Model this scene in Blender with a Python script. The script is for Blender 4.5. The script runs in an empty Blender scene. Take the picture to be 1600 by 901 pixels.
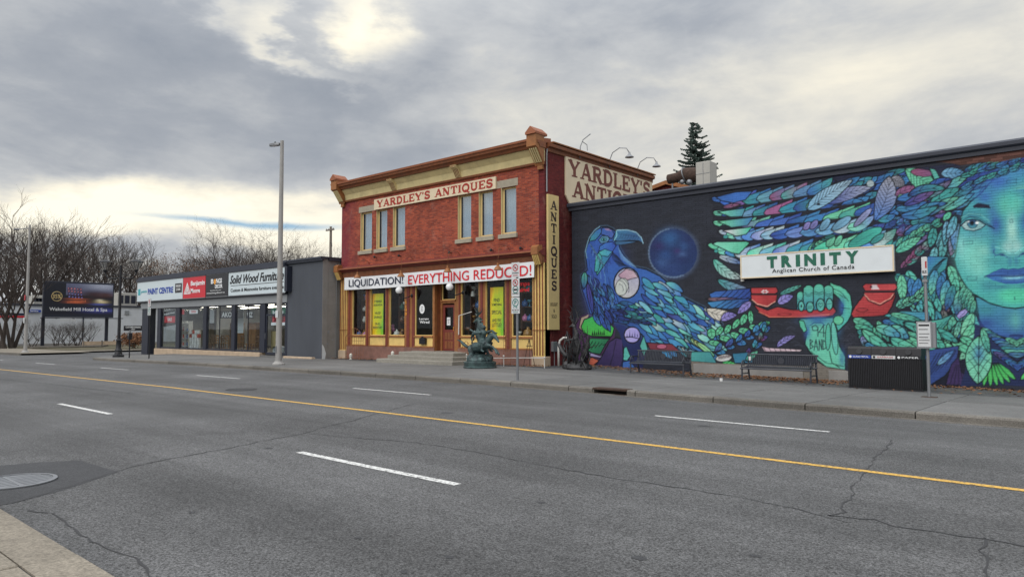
import bpy, bmesh, math, random
import numpy as np
from mathutils import Vector, Matrix
S = bpy.context.scene; COL = S.collection
R = math.radians
# ------------------------------------------------------------------ camera (solved from the street's vanishing points)
CF, CP, CT, CR, EH = 1099.86, 0.055678, 0.855361, -0.0021936, 1.5
_F = np.array([-math.cos(CT) * math.cos(CP), math.sin(CT) * math.cos(CP), math.sin(CP)])
_R = np.array([math.sin(CT), math.cos(CT), 0.0]); _U = np.cross(_R, _F)
_R2 = _R * math.cos(CR) + _U * math.sin(CR); _U2 = -_R * math.sin(CR) + _U * math.cos(CR)
def ray(px, py): return _F + _R2 * ((px - 800) / CF) - _U2 * ((py - 450.5) / CF)
def at(px, py, Y):                      # where a facade plane y = Y is met, measured off the photograph
    d = ray(px, py); k = Y / d[1]; return (d[0] * k, Y, EH + d[2] * k)
def atx(px, py, X):
    d = ray(px, py); k = X / d[0]; return (X, d[1] * k, EH + d[2] * k)
def xa(px, Y): return at(px, 480, Y)[0]
cam = bpy.data.objects.new('camera', bpy.data.cameras.new('camera')); COL.objects.link(cam)
cam.data.sensor_width = 36; cam.data.lens = CF / 1600 * 36; cam.data.clip_start = .05; cam.data.clip_end = 3000
M3 = Matrix((( _R2[0], _U2[0], -_F[0]), (_R2[1], _U2[1], -_F[1]), (_R2[2], _U2[2], -_F[2])))
cam.matrix_world = Matrix.Translation((0, 0, EH)) @ M3.to_4x4()
S.camera = cam
# ------------------------------------------------------------------ daylight: broken overcast, a fill lamp added behind the camera to brighten the fronts
FILL_AZ, FILL_EL = math.atan2(-.80, .10), R(38)
W = bpy.data.worlds.new('World'); S.world = W; W.use_nodes = True
def build_sky():
    nt = W.node_tree; N = nt.nodes; L = nt.links; N.clear()
    def n(t, **k):
        x = N.new(t)
        for a, b in k.items(): setattr(x, a, b)
        return x
    def m(op, a, b=None, c=None):
        x = n('ShaderNodeMath', operation=op)
        for i, v in enumerate((a, b, c)):
            if v is None: continue
            if isinstance(v, (int, float)): x.inputs[i].default_value = v
            else: L.new(v, x.inputs[i])
        return x.outputs[0]
    out = n('ShaderNodeOutputWorld'); bg = n('ShaderNodeBackground'); bg.inputs[1].default_value = .1
    tc = n('ShaderNodeTexCoord'); sp = n('ShaderNodeSeparateXYZ'); L.new(tc.outputs['Generated'], sp.inputs[0])
    x, y, z = sp.outputs
    az0 = math.atan2(_F[1], _F[0])
    # azimuth to the right of the view axis, by rotating the direction first
    ca, sa = math.cos(-az0), math.sin(-az0)
    xr = m('SUBTRACT', m('MULTIPLY', x, ca), m('MULTIPLY', y, sa)); yr = m('ADD', m('MULTIPLY', x, sa), m('MULTIPLY', y, ca))
    A = m('MULTIPLY', m('ARCTAN2', yr, xr), -1.0); E = m('ARCSINE', m('MINIMUM', m('MAXIMUM', z, -1), 1))
    # a cloud deck: coordinates on a flat layer overhead, so streets of cloud flatten towards the horizon
    zz = m('ADD', m('MAXIMUM', z, 0.0), .10)
    cx = m('DIVIDE', xr, zz); cy = m('DIVIDE', yr, zz)
    cb = n('ShaderNodeCombineXYZ'); L.new(cx, cb.inputs[0]); L.new(cy, cb.inputs[1])
    def noise(scale, det, rough, dist=0, off=(0, 0, 0), src=None):
        mp = n('ShaderNodeMapping'); mp.inputs['Location'].default_value = off; L.new(src or cb.outputs[0], mp.inputs[0])
        t = n('ShaderNodeTexNoise'); t.inputs['Scale'].default_value = scale; t.inputs['Detail'].default_value = det
        t.inputs['Roughness'].default_value = rough; t.inputs['Distortion'].default_value = dist
        L.new(mp.outputs[0], t.inputs[0]); return t.outputs[0]
    big = noise(.42, 5, .55, .6, (3.1, 1.7, 0)); mid = noise(1.3, 7, .55, .4, (7.7, 2.2, 0)); 
    cb2 = n('ShaderNodeCombineXYZ'); L.new(A, cb2.inputs[0]); L.new(m('MULTIPLY', E, 2.2), cb2.inputs[1])
    fine = noise(5.0, 8, .6, .3, (1, 4, 0), cb2.outputs[0])
    wob = m('MULTIPLY', m('SUBTRACT', noise(3.2, 6, .6, 0, (9, 3, 0), cb2.outputs[0]), .5), 1.0)
    def g(ax, ex, ra, re, rot=0.0, amp=1.0, wa=.30, we=.16):
        # soft elliptical cloud mass centred at an azimuth/elevation
        dA = m('ADD', m('SUBTRACT', A, ax), m('MULTIPLY', wob, wa)); dE = m('ADD', m('SUBTRACT', E, ex), m('MULTIPLY', wob, we))
        c, s_ = math.cos(rot), math.sin(rot)
        u = m('DIVIDE', m('ADD', m('MULTIPLY', dA, c), m('MULTIPLY', dE, s_)), ra)
        v = m('DIVIDE', m('SUBTRACT', m('MULTIPLY', dE, c), m('MULTIPLY', dA, s_)), re)
        q = m('ADD', m('MULTIPLY', u, u), m('MULTIPLY', v, v))
        return m('MULTIPLY', m('EXPONENT', m('MULTIPLY', q, -1.0)), amp)
    def P(px, py):
        d = ray(px, py); a = -(math.atan2(d[1], d[0]) - az0); return a, math.atan2(d[2], math.hypot(d[0], d[1]))
    base = m('ADD', .515, m('MULTIPLY', m('SUBTRACT', big, .5), .36)); base = m('ADD', base, m('MULTIPLY', m('SUBTRACT', mid, .5), .46))
    base = m('ADD', base, m('MULTIPLY', m('SUBTRACT', fine, .5), .34)); base = m('ADD', base, m('MULTIPLY', m('SUBTRACT', noise(13, 9, .62, .4, (2, 8, 0), cb2.outputs[0]), .5), .15))
    MASS = [((330, 190), .42, .105, -.1, -.13), ((610, 175), .20, .07, -.4, -.10), ((250, 60), .20, .05, .4, -.06), ((480, 110), .16, .05, -.9, -.08), ((120, 290), .40, .05, 0, -.05),
            ((400, 30), .12, .022, -.5, .22), ((566, 55), .045, .035, -.9, .44), ((470, 70), .10, .018, -.8, .2),
            ((60, 345), .30, .026, 0, .44), ((330, 330), .34, .028, .03, .46), ((180, 372), .16, .012, .1, -.10), ((1300, 90), .60, .14, 0, .04), ((1200, 200), .5, .10, .1, .09), ((860, 200), .22, .10, 0, .06), ((1050, 40), .25, .05, .1, -.06),
            ((200, 400), .22, .030, 0, -.02), ((480, 385), .12, .025, 0, .25)]
    for (p, ra, re, ro, amp) in MASS:
        a, e = P(*p); base = m('ADD', base, g(a, e, ra, re, ro, amp))
    # overcast skies brighten towards the zenith
    zen = n('ShaderNodeMapRange'); L.new(E, zen.inputs[0]); zen.interpolation_type = 'SMOOTHSTEP'
    zen.inputs[1].default_value = .30; zen.inputs[2].default_value = 1.25; zen.inputs[3].default_value = 1.0; zen.inputs[4].default_value = ZENITH
    base = m('MAXIMUM', base, .2)
    # thin = warm cream, thick = cool grey
    rmp = n('ShaderNodeValToRGB'); L.new(base, rmp.inputs[0]); e = rmp.color_ramp.elements
    e[0].position = .22; e[0].color = (.255, .285, .335, 1); e[1].position = 1.0; e[1].color = (.98, .93, .78, 1)
    for p, c in ((.38, (.335, .36, .40, 1)), (.52, (.475, .49, .505, 1)), (.66, (.67, .655, .60, 1)), (.82, (.86, .81, .68, 1))):
        q = e.new(p); q.color = c
    lum = n('ShaderNodeVectorMath', operation='SCALE'); L.new(rmp.outputs[0], lum.inputs[0]); L.new(m('MULTIPLY', zen.outputs[0], SKYK), lum.inputs[3])
    sky = n('ShaderNodeTexSky'); sky.sky_type = 'NISHITA'; sky.sun_disc = False; sky.sun_elevation = FILL_EL; sky.sun_rotation = math.pi / 2 - FILL_AZ
    sky.air_density = 1.0; sky.dust_density = .6; sky.ozone_density = 1.5
    a1, e1 = P(330, 346); a3, e3 = P(470, 352)
    gap = m('ADD', g(a1, e1, .10, .006, -.02, 1.05, .16, .05), g(a3, e3, .07, .006, 0, .9, .05, .03))
    gp = n('ShaderNodeMapRange'); L.new(gap, gp.inputs[0]); gp.inputs[1].default_value = .22; gp.inputs[2].default_value = 1.15
    blue = n('ShaderNodeMixRGB'); blue.inputs[0].default_value = .85; L.new(sky.outputs[0], blue.inputs[1]); blue.inputs[2].default_value = (3.0, 4.5, 5.8, 1)
    mx = n('ShaderNodeMixRGB'); L.new(gp.outputs[0], mx.inputs[0]); L.new(lum.outputs[0], mx.inputs[1]); L.new(blue.outputs[0], mx.inputs[2])
    L.new(mx.outputs[0], bg.inputs[0]); L.new(bg.outputs[0], out.inputs[0])
ZENITH = 3.3; SKYK = 9.5
build_sky()
sun = bpy.data.objects.new('sun', bpy.data.lights.new('sun', 'SUN')); COL.objects.link(sun)  # added broad fill from behind the camera, lifts the shopfronts
sun.data.energy = 1.45; sun.data.angle = R(55); sun.data.color = (1, .965, .91)
sun.rotation_euler = Vector((math.cos(FILL_AZ) * math.cos(FILL_EL), math.sin(FILL_AZ) * math.cos(FILL_EL), math.sin(FILL_EL))).to_track_quat('Z', 'Y').to_euler()
S.view_settings.view_transform = 'Standard'; S.view_settings.look = 'None'; S.view_settings.gamma = 1.0; S.view_settings.use_curve_mapping = False
S.view_settings.exposure = 0.28
S.render.engine = 'CYCLES'
# ------------------------------------------------------------------ the mural, painted with numpy in wall coordinates
# the canvas is the wall itself: 1 texel = 1 cm, column = x along the wall, row = height
MX0, MX1, MZ0, MZ1, MY = -17.2, 5.4, -0.34, 6.36, 23.6
MW, MH = int((MX1 - MX0) * 100), int((MZ1 - MZ0) * 100)
def lin(c):
    c = np.array(c, float) / 255.0
    return np.where(c < .04045, c / 12.92, ((c + .055) / 1.055) ** 2.4)
class Canvas:
    def __init__(s):
        s.a = np.zeros((MH, MW, 3), np.float32)
    def w(s, pts):
        out = []
        for (px, py) in pts:
            P = at(px, py, MY)
            out.append(((P[0] - MX0) * 100, (P[2] - MZ0) * 100))
        return np.array(out)
    def box(s, p, m=3):
        x0, y0 = np.floor(p.min(0) - m).astype(int); x1, y1 = np.ceil(p.max(0) + m).astype(int)
        x0, y0 = max(x0, 0), max(y0, 0); x1, y1 = min(x1, MW - 1), min(y1, MH - 1)
        if x1 <= x0 or y1 <= y0: return None
        X, Y = np.meshgrid(np.arange(x0, x1 + 1), np.arange(y0, y1 + 1))
        return x0, x1, y0, y1, X + .5, Y + .5
    def put(s, b, m, col):
        x0, x1, y0, y1 = b[:4]
        r = s.a[y0:y1 + 1, x0:x1 + 1]
        m = m[..., None]
        r[...] = r * (1 - m) + col * m
    def inside(s, p, X, Y):
        c = np.zeros(X.shape, bool)
        n = len(p); j = n - 1
        for i in range(n):
            xi, yi = p[i]; xj, yj = p[j]
            if yi != yj:
                k = ((yi > Y) != (yj > Y)) & (X < (xj - xi) * (Y - yi) / (yj - yi) + xi)
                c ^= k
            j = i
        return c
    def grad(s, X, Y, c1, c2, g0, g1):
        if c2 is None: return lin(c1)
        d = g1 - g0; t = ((X - g0[0]) * d[0] + (Y - g0[1]) * d[1]) / max(d @ d, 1e-6)
        t = np.clip(t, 0, 1)[..., None]
        return lin(c1) * (1 - t) + lin(c2) * t
    def poly(s, pts, c1, c2=None, g=None, line=0, lc=(16, 18, 28), al=1.0):
        p = s.w(pts); b = s.box(p)
        if b is None: return
        m = s.inside(p, b[4], b[5]).astype(np.float32) * al
        if c2 is not None:
            gg = s.w(g) if g is not None else np.array([p[0], p[len(p) // 2]])
            col = s.grad(b[4], b[5], c1, c2, gg[0], gg[1])
        else: col = lin(c1)
        s.put(b, m, col)
        if line: s.line(list(pts) + [pts[0]], line, lc)
    def line(s, pts, wd, col=(16, 18, 28), al=1.0, taper=False):
        p = s.w(pts)
        sc = 100.0 * (at(pts[0][0] + 1, pts[0][1], MY)[0] - at(pts[0][0], pts[0][1], MY)[0])
        hw = max(wd * sc / 2, .55); b = s.box(p, hw + 2)
        if b is None: return
        X, Y = b[4], b[5]; m = np.zeros(X.shape, np.float32); n = len(p) - 1
        for i in range(n):
            a, c = p[i], p[i + 1]; d = c - a; L = max(d @ d, 1e-6)
            t = np.clip(((X - a[0]) * d[0] + (Y - a[1]) * d[1]) / L, 0, 1)
            D = np.hypot(X - a[0] - t * d[0], Y - a[1] - t * d[1])
            h = hw if not taper else hw * (1 - .75 * (i + t) / n)
            m = np.maximum(m, np.clip(h - D + .5, 0, 1))
        s.put(b, m * al, lin(col))
    def glow(s, cx, cy, rx, ry, col, al=.8, rot=0, pw=2.0):
        pts = [(cx - 2.2 * rx, cy - 2.2 * ry), (cx + 2.2 * rx, cy + 2.2 * ry), (cx - 2.2 * rx, cy + 2.2 * ry), (cx + 2.2 * rx, cy - 2.2 * ry)]
        p = s.w(pts + [(cx, cy), (cx + rx, cy), (cx, cy + ry)]); b = s.box(p[:4])
        if b is None: return
        X, Y = b[4], b[5]; c = p[4]; e1 = p[5] - c; e2 = p[6] - c
        if rot:
            R = np.array([[math.cos(rot), -math.sin(rot)], [math.sin(rot), math.cos(rot)]])
            e1 = R @ e1; e2 = R @ e2
        M = np.linalg.inv(np.array([e1, e2]).T)
        u = M[0, 0] * (X - c[0]) + M[0, 1] * (Y - c[1]); v = M[1, 0] * (X - c[0]) + M[1, 1] * (Y - c[1])
        s.put(b, (np.exp(-(u * u + v * v) ** (pw / 2)) * al).astype(np.float32), lin(col))
def ell(cx, cy, rx, ry, rot=0, n=22):
    o = []
    for i in range(n):
        t = 2 * math.pi * i / n; x, y = rx * math.cos(t), ry * math.sin(t)
        o.append((cx + x * math.cos(rot) - y * math.sin(rot), cy + x * math.sin(rot) + y * math.cos(rot)))
    return o
TEAL, AQUA, MINT, GREEN = (44, 150, 148), (88, 188, 186), (96, 196, 158), (40, 172, 88)
BLUE, DEEP, CYAN, SKYB = (34, 98, 178), (30, 62, 146), (40, 132, 186), (108, 170, 206)
LAV, MAUVE, PALE, NAVY, INK = (140, 130, 204), (128, 78, 124), (178, 194, 198), (30, 42, 98), (17, 20, 30)
CREAM, PURP = (196, 192, 180), (58, 44, 98)
BG = (38, 42, 54)
def paint_mural():
    K = Canvas(); rn = random.Random(5)
    K.a[...] = lin(BG)
    # uneven brushed darks of the ground coat
    gx = np.random.RandomState(3).rand(MH // 9 + 2, MW // 42 + 2)
    gx = np.kron(gx, np.ones((9, 42)))[:MH, :MW]
    K.a *= (0.86 + .28 * gx[..., None]).astype(np.float32)
    def feather(p0, p1, w, c1, c2=None, veins=4, bend=0.0, ln=1.3, fat=.85, mid=True, vc=INK):
        x0, y0 = p0; x1, y1 = p1; dx, dy = x1 - x0, y1 - y0; L = math.hypot(dx, dy) or 1
        nx, ny = -dy / L, dx / L
        def C(t):
            k = bend * L * 4 * t * (1 - t)
            return (x0 + dx * t + nx * k, y0 + dy * t + ny * k)
        def hw(t): return w * (math.sin(math.pi * min(1, t ** fat)) ** .75)
        T = [i / 10 for i in range(11)]
        up = [(C(t)[0] + nx * hw(t), C(t)[1] + ny * hw(t)) for t in T]
        dn = [(C(t)[0] - nx * hw(t), C(t)[1] - ny * hw(t)) for t in T]
        pl = up + dn[::-1][1:-1]
        K.poly(pl, c1, c2, g=[p0, p1], line=ln)
        if mid: K.line([C(t / 6) for t in range(7)], ln * .7, vc, taper=True)
        for i in range(veins):
            t = .12 + .72 * (i + .5) / max(veins, 1); q = C(t); h = hw(min(1, t + .14)) * .92; q2 = C(min(1, t + .17))
            for sg in (1, -1):
                K.line([q, (q2[0] + nx * h * sg, q2[1] + ny * h * sg)], ln * .55, vc)
    def pick(l): return l[rn.randrange(len(l))]
    def spl(pts, t):
        n = len(pts) - 1; s = min(max(t, 0), .9999) * n; i = int(s); f = s - i
        return (pts[i][0] + (pts[i + 1][0] - pts[i][0]) * f, pts[i][1] + (pts[i + 1][1] - pts[i][1]) * f)
    def laurel(path, n, L, w, cols, ang=35, ln=1.2, both=True, veins=2, rev=False):
        seq = range(n) if not rev else range(n - 1, -1, -1)
        for i in seq:
            t = i / n; a = spl(path, t); b = spl(path, t + .06); th = math.atan2(b[1] - a[1], b[0] - a[0])
            for sg in ((1, -1) if both else (1,)):
                k = th + sg * math.radians(ang + rn.uniform(-6, 6)); l = L * rn.uniform(.85, 1.15) * (1 - .25 * t)
                c = pick(cols)
                feather(a, (a[0] + l * math.cos(k), a[1] + l * math.sin(k)), w * rn.uniform(.85, 1.1), c, pick(cols), veins=veins, ln=ln, bend=-sg * .06)
        K.line([spl(path, i / 10) for i in range(11)], ln)
    def stream(path, h0, h1, step, cols, slant=.9, ln=1.2, veins=1, lean=1.0):
        # a long wing quill cut into slanted vanes; path runs from the free tip to the root
        n = max(2, int(sum(math.dist(path[i], path[i + 1]) for i in range(len(path) - 1)) / step))
        K.line(path, (h0 + h1) * .9, (30, 34, 46))
        for i in range(n):
            t = i / n; a = spl(path, t); b = spl(path, t + 1.25 / n)
            h = h0 + (h1 - h0) * t; 
            if i == 0: h *= .55
            L = step * slant
            c = cols[i % len(cols)]
            feather((a[0] - L * .35, a[1] + h * .85 * (1 if i else .3)), (b[0] + L * .55, b[1] - h * .95), h * .62 + step * .1, c, pick(cols), veins=veins, ln=ln, fat=.7, bend=.10 * lean, mid=rn.random() < .6)
    def field(poly, ang, L, w, step, cols, ln=1.0, veins=1, jit=.35, colf=None):
        xs = [p[0] for p in poly]; ys = [p[1] for p in poly]; pa = np.array(poly, float)
        ca, sa = math.cos(ang), math.sin(ang); P = []
        R = int(max(max(xs) - min(xs), max(ys) - min(ys)) / step) + 2; cx, cy = (min(xs) + max(xs)) / 2, (min(ys) + max(ys)) / 2
        for i in range(-R, R):
            for j in range(-R, R):
                u = i * step * 1.35 + (.67 * step if j % 2 else 0); v = j * step * .62
                x = cx + u * ca - v * sa + rn.uniform(-jit, jit) * step; y = cy + u * sa + v * ca + rn.uniform(-jit, jit) * step * .6
                if K.inside(pa, np.array([x]), np.array([y]))[0]: P.append((u, x, y))
        for u, x, y in sorted(P, reverse=True):
            k = ang + rn.uniform(-.2, .2); l = L * rn.uniform(.8, 1.2)
            c = colf(x, y) if colf else pick(cols)
            feather((x, y), (x + l * math.cos(k), y + l * math.sin(k)), w * rn.uniform(.8, 1.15), c, pick(cols), veins=veins, ln=ln, mid=veins > 0, bend=rn.uniform(-.08, .08))
    # --- moon
    K.glow(1052, 395, 40, 40, (80, 104, 146), .6, pw=12)
    K.poly(ell(1052, 395, 37.5, 37.5), (28, 40, 88), (22, 50, 100), g=[(1040, 360), (1060, 430)])
    for gx_, gy_, r_, c_ in ((1058, 378, 12, (22, 34, 84)), (1036, 410, 10, (50, 90, 150)), (1066, 398, 6, (70, 110, 170)), (1046, 372, 16, (30, 92, 150)), (1066, 404, 9, (24, 40, 92)), (1040, 398, 10, (28, 74, 136)), (1030, 384, 8, (44, 36, 96)), (1068, 385, 8, (36, 80, 138)), (1050, 420, 14, (34, 62, 120)), (1058, 392, 5, (58, 44, 110))):
        K.glow(gx_, gy_, r_, r_ * .8, c_, .7)
    for k in range(26):
        t = math.radians(100 + k * 7.5)
        K.line([(1052 + 37.5 * math.cos(t), 395 - 37.5 * math.sin(t)), (1052 + 38.5 * math.cos(t + .12), 395 - 38.5 * math.sin(t + .12))], 2.2, (110, 140, 176), .35)
    # --- mounds below the raven
    K.poly([(900, 497), (922, 488), (948, 497), (962, 512), (955, 575), (905, 576)], (70, 40, 80))
    K.poly([(905, 512), (908, 496), (921, 490), (913, 520)], (170, 150, 130), line=1)
    K.poly([(908, 510), (913, 499), (928, 493), (945, 498), (960, 512), (957, 523), (953, 527), (925, 525), (912, 520)], (42, 184, 74), (60, 176, 60), g=[(930, 494), (930, 527)], line=1.6)
    K.line([(925, 525), (953, 526)], 2.2)
    for i, h in enumerate((7, 9, 6, 10, 8, 6, 9)):
        x = 926 + i * 3; K.poly([(x - 1.3, 523), (x, 523 - h), (x + 1.3, 523)], INK)
    K.poly([(922, 528), (953, 529), (948, 535), (938, 553), (925, 551), (913, 544)], (34, 140, 84), (28, 104, 78), line=1.4)
    for k in range(5): K.line([(918 + 6 * k, 547 - 2 * k), (926 + 5 * k, 533 + k)], 1.1)
    K.poly([(918, 549), (938, 556), (950, 545), (946, 560), (920, 556)], (150, 140, 190), line=1)
    K.poly([(913, 560), (926, 558), (936, 563), (922, 575), (914, 575)], (140, 58, 44), (190, 90, 60), line=1.2)
    K.poly([(926, 577), (940, 557), (952, 534), (963, 527), (973, 530), (974, 557), (969, 578)], (62, 46, 100), (44, 36, 82), g=[(955, 530), (940, 575)], line=1.6)
    K.line([(963, 530), (958, 555), (952, 575)], .9)
    # --- raven body
    K.poly([(968, 520), (950, 492), (1003, 500), (1012, 540), (1004, 575), (985, 582), (968, 578), (976, 548)], (30, 44, 104), (22, 30, 74), g=[(980, 500), (990, 580)])
    body = [(918, 383), (923.3, 368.7), (931.3, 359.3), (938, 354.7), (948.7, 354), (958, 358), (964.7, 365), (968.7, 388.7), (975, 399), (983, 408.7), (991, 416.7),
            (1010, 420.7), (1031, 431), (1043, 441), (1062, 462), (1100, 480), (1128, 506), (1112, 545), (1100, 560), (1070, 545), (1013, 542), (1003, 522), (975, 505), (950, 500), (922, 490), (915, 467), (909, 450), (908.7, 430), (918, 422), (916, 404.7), (915, 394)]
    K.line(body + [body[0]], 4.5, (62, 96, 128), .45)
    K.poly(body, (30, 84, 172), (34, 96, 168), g=[(940, 360), (1090, 540)], line=1.6)
    K.glow(925, 455, 12, 30, (46, 60, 150), .8); K.glow(950, 400, 20, 14, (26, 66, 158), .8); K.glow(980, 495, 30, 14, (22, 46, 110), .9)
    def colb(x, y):
        d = abs((y - 436) - (x - 985) * .52) / 26
        r = rn.random()
        if x < 972: return pick([BLUE, DEEP, BLUE, (30, 84, 190)])
        if r < .52 - .22 * d: return pick([PALE, SKYB, MINT, (150, 210, 196), (110, 200, 180)])
        if r < .84 - .2 * d: return pick([CYAN, TEAL, AQUA, (50, 140, 196)])
        return pick([BLUE, DEEP, BLUE, (60, 50, 120), CYAN])
    field([(990, 420), (1043, 440), (1062, 462), (1100, 480), (1124, 506), (1104, 556), (1070, 545), (1016, 540), (1004, 522), (990, 490), (985, 466), (1002, 444)], .62, 30, 4.7, 13.5, [CYAN, BLUE, TEAL, AQUA], ln=1.25, veins=0, colf=colb)
    field([(912, 432), (924, 424), (960, 440), (962, 470), (952, 492), (926, 488), (915, 465)], 1.15, 26, 3.5, 10, [BLUE, DEEP, (36, 92, 190), CYAN, NAVY], ln=1.1, veins=1)
    field([(966, 466), (986, 470), (998, 488), (1003, 506), (960, 500), (950, 480)], .25, 22, 3.2, 9, [BLUE, DEEP, (24, 90, 130), NAVY, TEAL], ln=1.0, veins=1)
    feather((914, 424), (912, 452), 5, (70, 170, 150), DEEP, veins=0); feather((918, 440), (927, 492), 4, (70, 60, 150), DEEP, veins=0)
    for k in range(34):
        x, y = rn.uniform(920, 962), rn.uniform(392, 470); K.line([(x, y), (x + rn.uniform(-2, 3), y + 8), (x + rn.uniform(-1, 6), y + 17)], .9, pick([(16, 30, 80), (90, 150, 200), INK, (40, 60, 150)]), .65)
    # neck ruff and head
    for k in range(9):
        K.line([(966 + k * .5, 386 + k * 2.2), (972 + k * 1.6, 398 + k * 2), (986 + k * 1.1, 411 + k * .9)], .8, (90, 140, 190), .7)
        K.line([(955 + k * 1.2, 392 + k), (958 + k * 2.2, 405 + k), (968 + k * 2, 416)], .9, INK, .8)
    K.poly([(930, 420), (934, 396), (948, 392), (958, 394), (946, 412), (933, 430)], (36, 150, 150), BLUE, line=1.2)
    K.poly([(931, 400), (938, 392), (941, 404), (934, 425), (929, 424)], (60, 180, 170), (40, 140, 160), line=1.0)
    K.poly([(921, 377), (923.5, 369), (931, 360), (938.5, 356), (941, 361), (936, 369), (930, 375)], (40, 150, 160), (32, 92, 180), line=1.2)
    K.poly([(941, 356), (950, 356), (957, 359), (960, 366), (956, 373), (946, 368), (939, 366)], (38, 88, 170), (60, 90, 170), g=[(941, 360), (958, 372)], line=1.2)
    K.poly([(944, 357), (951, 357), (956, 361), (948, 360)], (150, 120, 160), al=.8)
    K.poly([(935, 375), (941, 368.5), (949, 368.5), (953, 373), (948, 379), (939, 380)], (70, 130, 170), line=1.1)
    K.poly(ell(943.5, 374, 4, 2.6), (60, 150, 160), line=.8); K.poly(ell(943.5, 374, 1.5, 1.5), INK)
    K.poly([(937, 385), (946, 379), (957, 377), (963, 384), (957, 393), (947, 392), (936, 392)], (36, 110, 190), (30, 70, 170), line=1.1)
    K.poly([(935, 394), (945, 389), (957, 393), (950, 401), (940, 399)], (60, 180, 180), (40, 130, 180), line=1.0)
    for k in range(11): K.line([(920 + k * 1.6, 378 + k * 3), (926 + k * 2, 386 + k * 3), (924 + k * 2.1, 396 + k * 3)], .9, (80, 130, 170) if k % 2 else INK, .8)
    K.poly([(958, 375), (962, 361), (966, 359.3), (980.7, 359.3), (994, 363.3), (1002, 371.3), (1005, 380), (998, 376), (984, 375.5), (966, 377)], (44, 116, 160), (40, 92, 140), g=[(965, 362), (975, 378)], line=1.2)
    K.poly([(960, 377), (984, 376.5), (998, 377), (985, 380), (970, 383), (963, 382)], (44, 96, 140), line=1.0)
    K.line([(964, 359.6), (980.7, 359.2), (994, 363), (1002, 371), (1005, 380)], 1.2, (130, 180, 205))
    for k in range(8): K.line([(966 + 4 * k, 364 + .6 * k), (971 + 4 * k, 367 + .4 * k), (968 + 4 * k, 372 + .3 * k)], .7, (28, 52, 96), .8)
    K.line([(963, 361), (964, 368), (960, 375)], 1.3, (120, 190, 205))
    K.line([(917, 403), (915, 392), (918, 380), (921, 371), (929, 360), (937, 354)], 1.3, (110, 160, 185), .8)
    # the pale ball on the wing
    K.poly(ell(979.5, 442, 20, 24, .12), (150, 150, 186), (186, 186, 190), g=[(985, 418), (970, 462)], line=2.2)
    K.poly([(966, 430), (978, 420), (990, 423), (997, 433), (985, 436), (975, 440)], (170, 130, 156), (190, 166, 180), line=.9)
    K.poly(ell(972, 448, 10, 14, .3), (182, 190, 186), line=.9)
    for r_ in (8, 13, 17): K.line([(966 + r_ * math.cos(t / 8), 452 - r_ * math.sin(t / 8) * 1.1) for t in range(-2, 12)], .8, (60, 60, 80))
    K.poly(ell(988, 523, 12.5, 12.5), (150, 142, 214), (168, 160, 216), line=1.8)
    K.line([(976, 527), (986, 526), (1000, 529)], 1.3)
    for i, h in enumerate((6, 10, 7, 9, 6)): K.poly([(980 + i * 4 - .9, 526), (980 + i * 4, 526 - h), (980 + i * 4 + .9, 526)], (50, 44, 110))
    K.poly([(975, 544), (979, 541), (985, 556), (980, 563), (974, 562)], (70, 180, 170), line=1.1); K.poly([(973, 565), (984, 563), (996, 578), (972, 580)], (36, 96, 176), line=1.2)
    K.poly([(1000, 540), (1006, 524), (1012, 545), (1006, 556)], (70, 170, 160), line=1.1)
    K.poly([(1011, 535), (1050, 537), (1062, 548), (1016, 546)], (120, 44, 60), line=1.2); K.poly(ell(1034, 541, 8, 4), (176, 84, 116), line=1)
    for k in range(4): feather((1058 + k * 5, 540 + k * 2), (1092 + k * 8, 560 + k * 1.5), 4, pick([SKYB, MINT, (170, 180, 110), PALE]), MINT, veins=0)
    for k in range(5): feather((1068 + 5 * k, 522 + 3 * k), (1098 + 5 * k, 545 + 3 * k), 4.2, pick([(180, 190, 110), MINT, (150, 200, 120), TEAL]), pick([MINT, SKYB]), veins=0)
    K.poly([(1078, 549), (1110, 549), (1120, 567), (1080, 564)], (60, 160, 156), (44, 130, 140), line=1.2)
    # --- lower left wing
    feather((1122, 420), (1160, 432), 7.5, MINT, PALE, veins=4, bend=.08); feather((1120, 436), (1173, 452), 7, TEAL, (120, 130, 180), veins=4, bend=.08)
    K.poly([(1108, 459), (1118, 455), (1172, 450), (1175, 466), (1150, 469), (1112, 467)], BLUE, DEEP, g=[(1108, 460), (1175, 460)], line=1.4)
    for k in range(6): K.line([(1118 + 9 * k, 468), (1128 + 9 * k, 462), (1136 + 9 * k, 454)], 1.1)
    feather((1102, 467), (1166, 469), 3.5, (150, 110, 110), DEEP, veins=3)
    K.poly([(1104, 472), (1130, 469), (1172, 466), (1166, 478), (1140, 483), (1112, 480)], CYAN, DEEP, g=[(1104, 474), (1172, 474)], line=1.4)
    for k in range(5): K.line([(1116 + 10 * k, 481), (1124 + 10 * k, 476), (1134 + 10 * k, 470)], 1.1)
    feather((1103, 483), (1152, 490), 9, CREAM, (206, 200, 190), veins=5, bend=.12)
    feather((1174, 471), (1152, 490), 6, LAV, (120, 110, 190), veins=3); feather((1126, 500), (1152, 492), 6.5, LAV, (110, 100, 180), veins=3, bend=-.1)
    for (x, y, r, rx, ry) in ((1112, 521, 1.4, 9, 7), (1124, 517, 2.2, 9, 5), (1137, 514, 2.1, 9, 5), (1150, 506, 2.2, 10, 5), (1162, 499, 2.0, 10, 5.5), (1173, 496, 1.5, 12, 4.5)):
        feather((x - rx * math.cos(r), y - rx * math.sin(r)), (x + rx * math.cos(r), y + rx * math.sin(r)), ry, (70, 188, 130), MINT, veins=2, ln=1.5)
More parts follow.
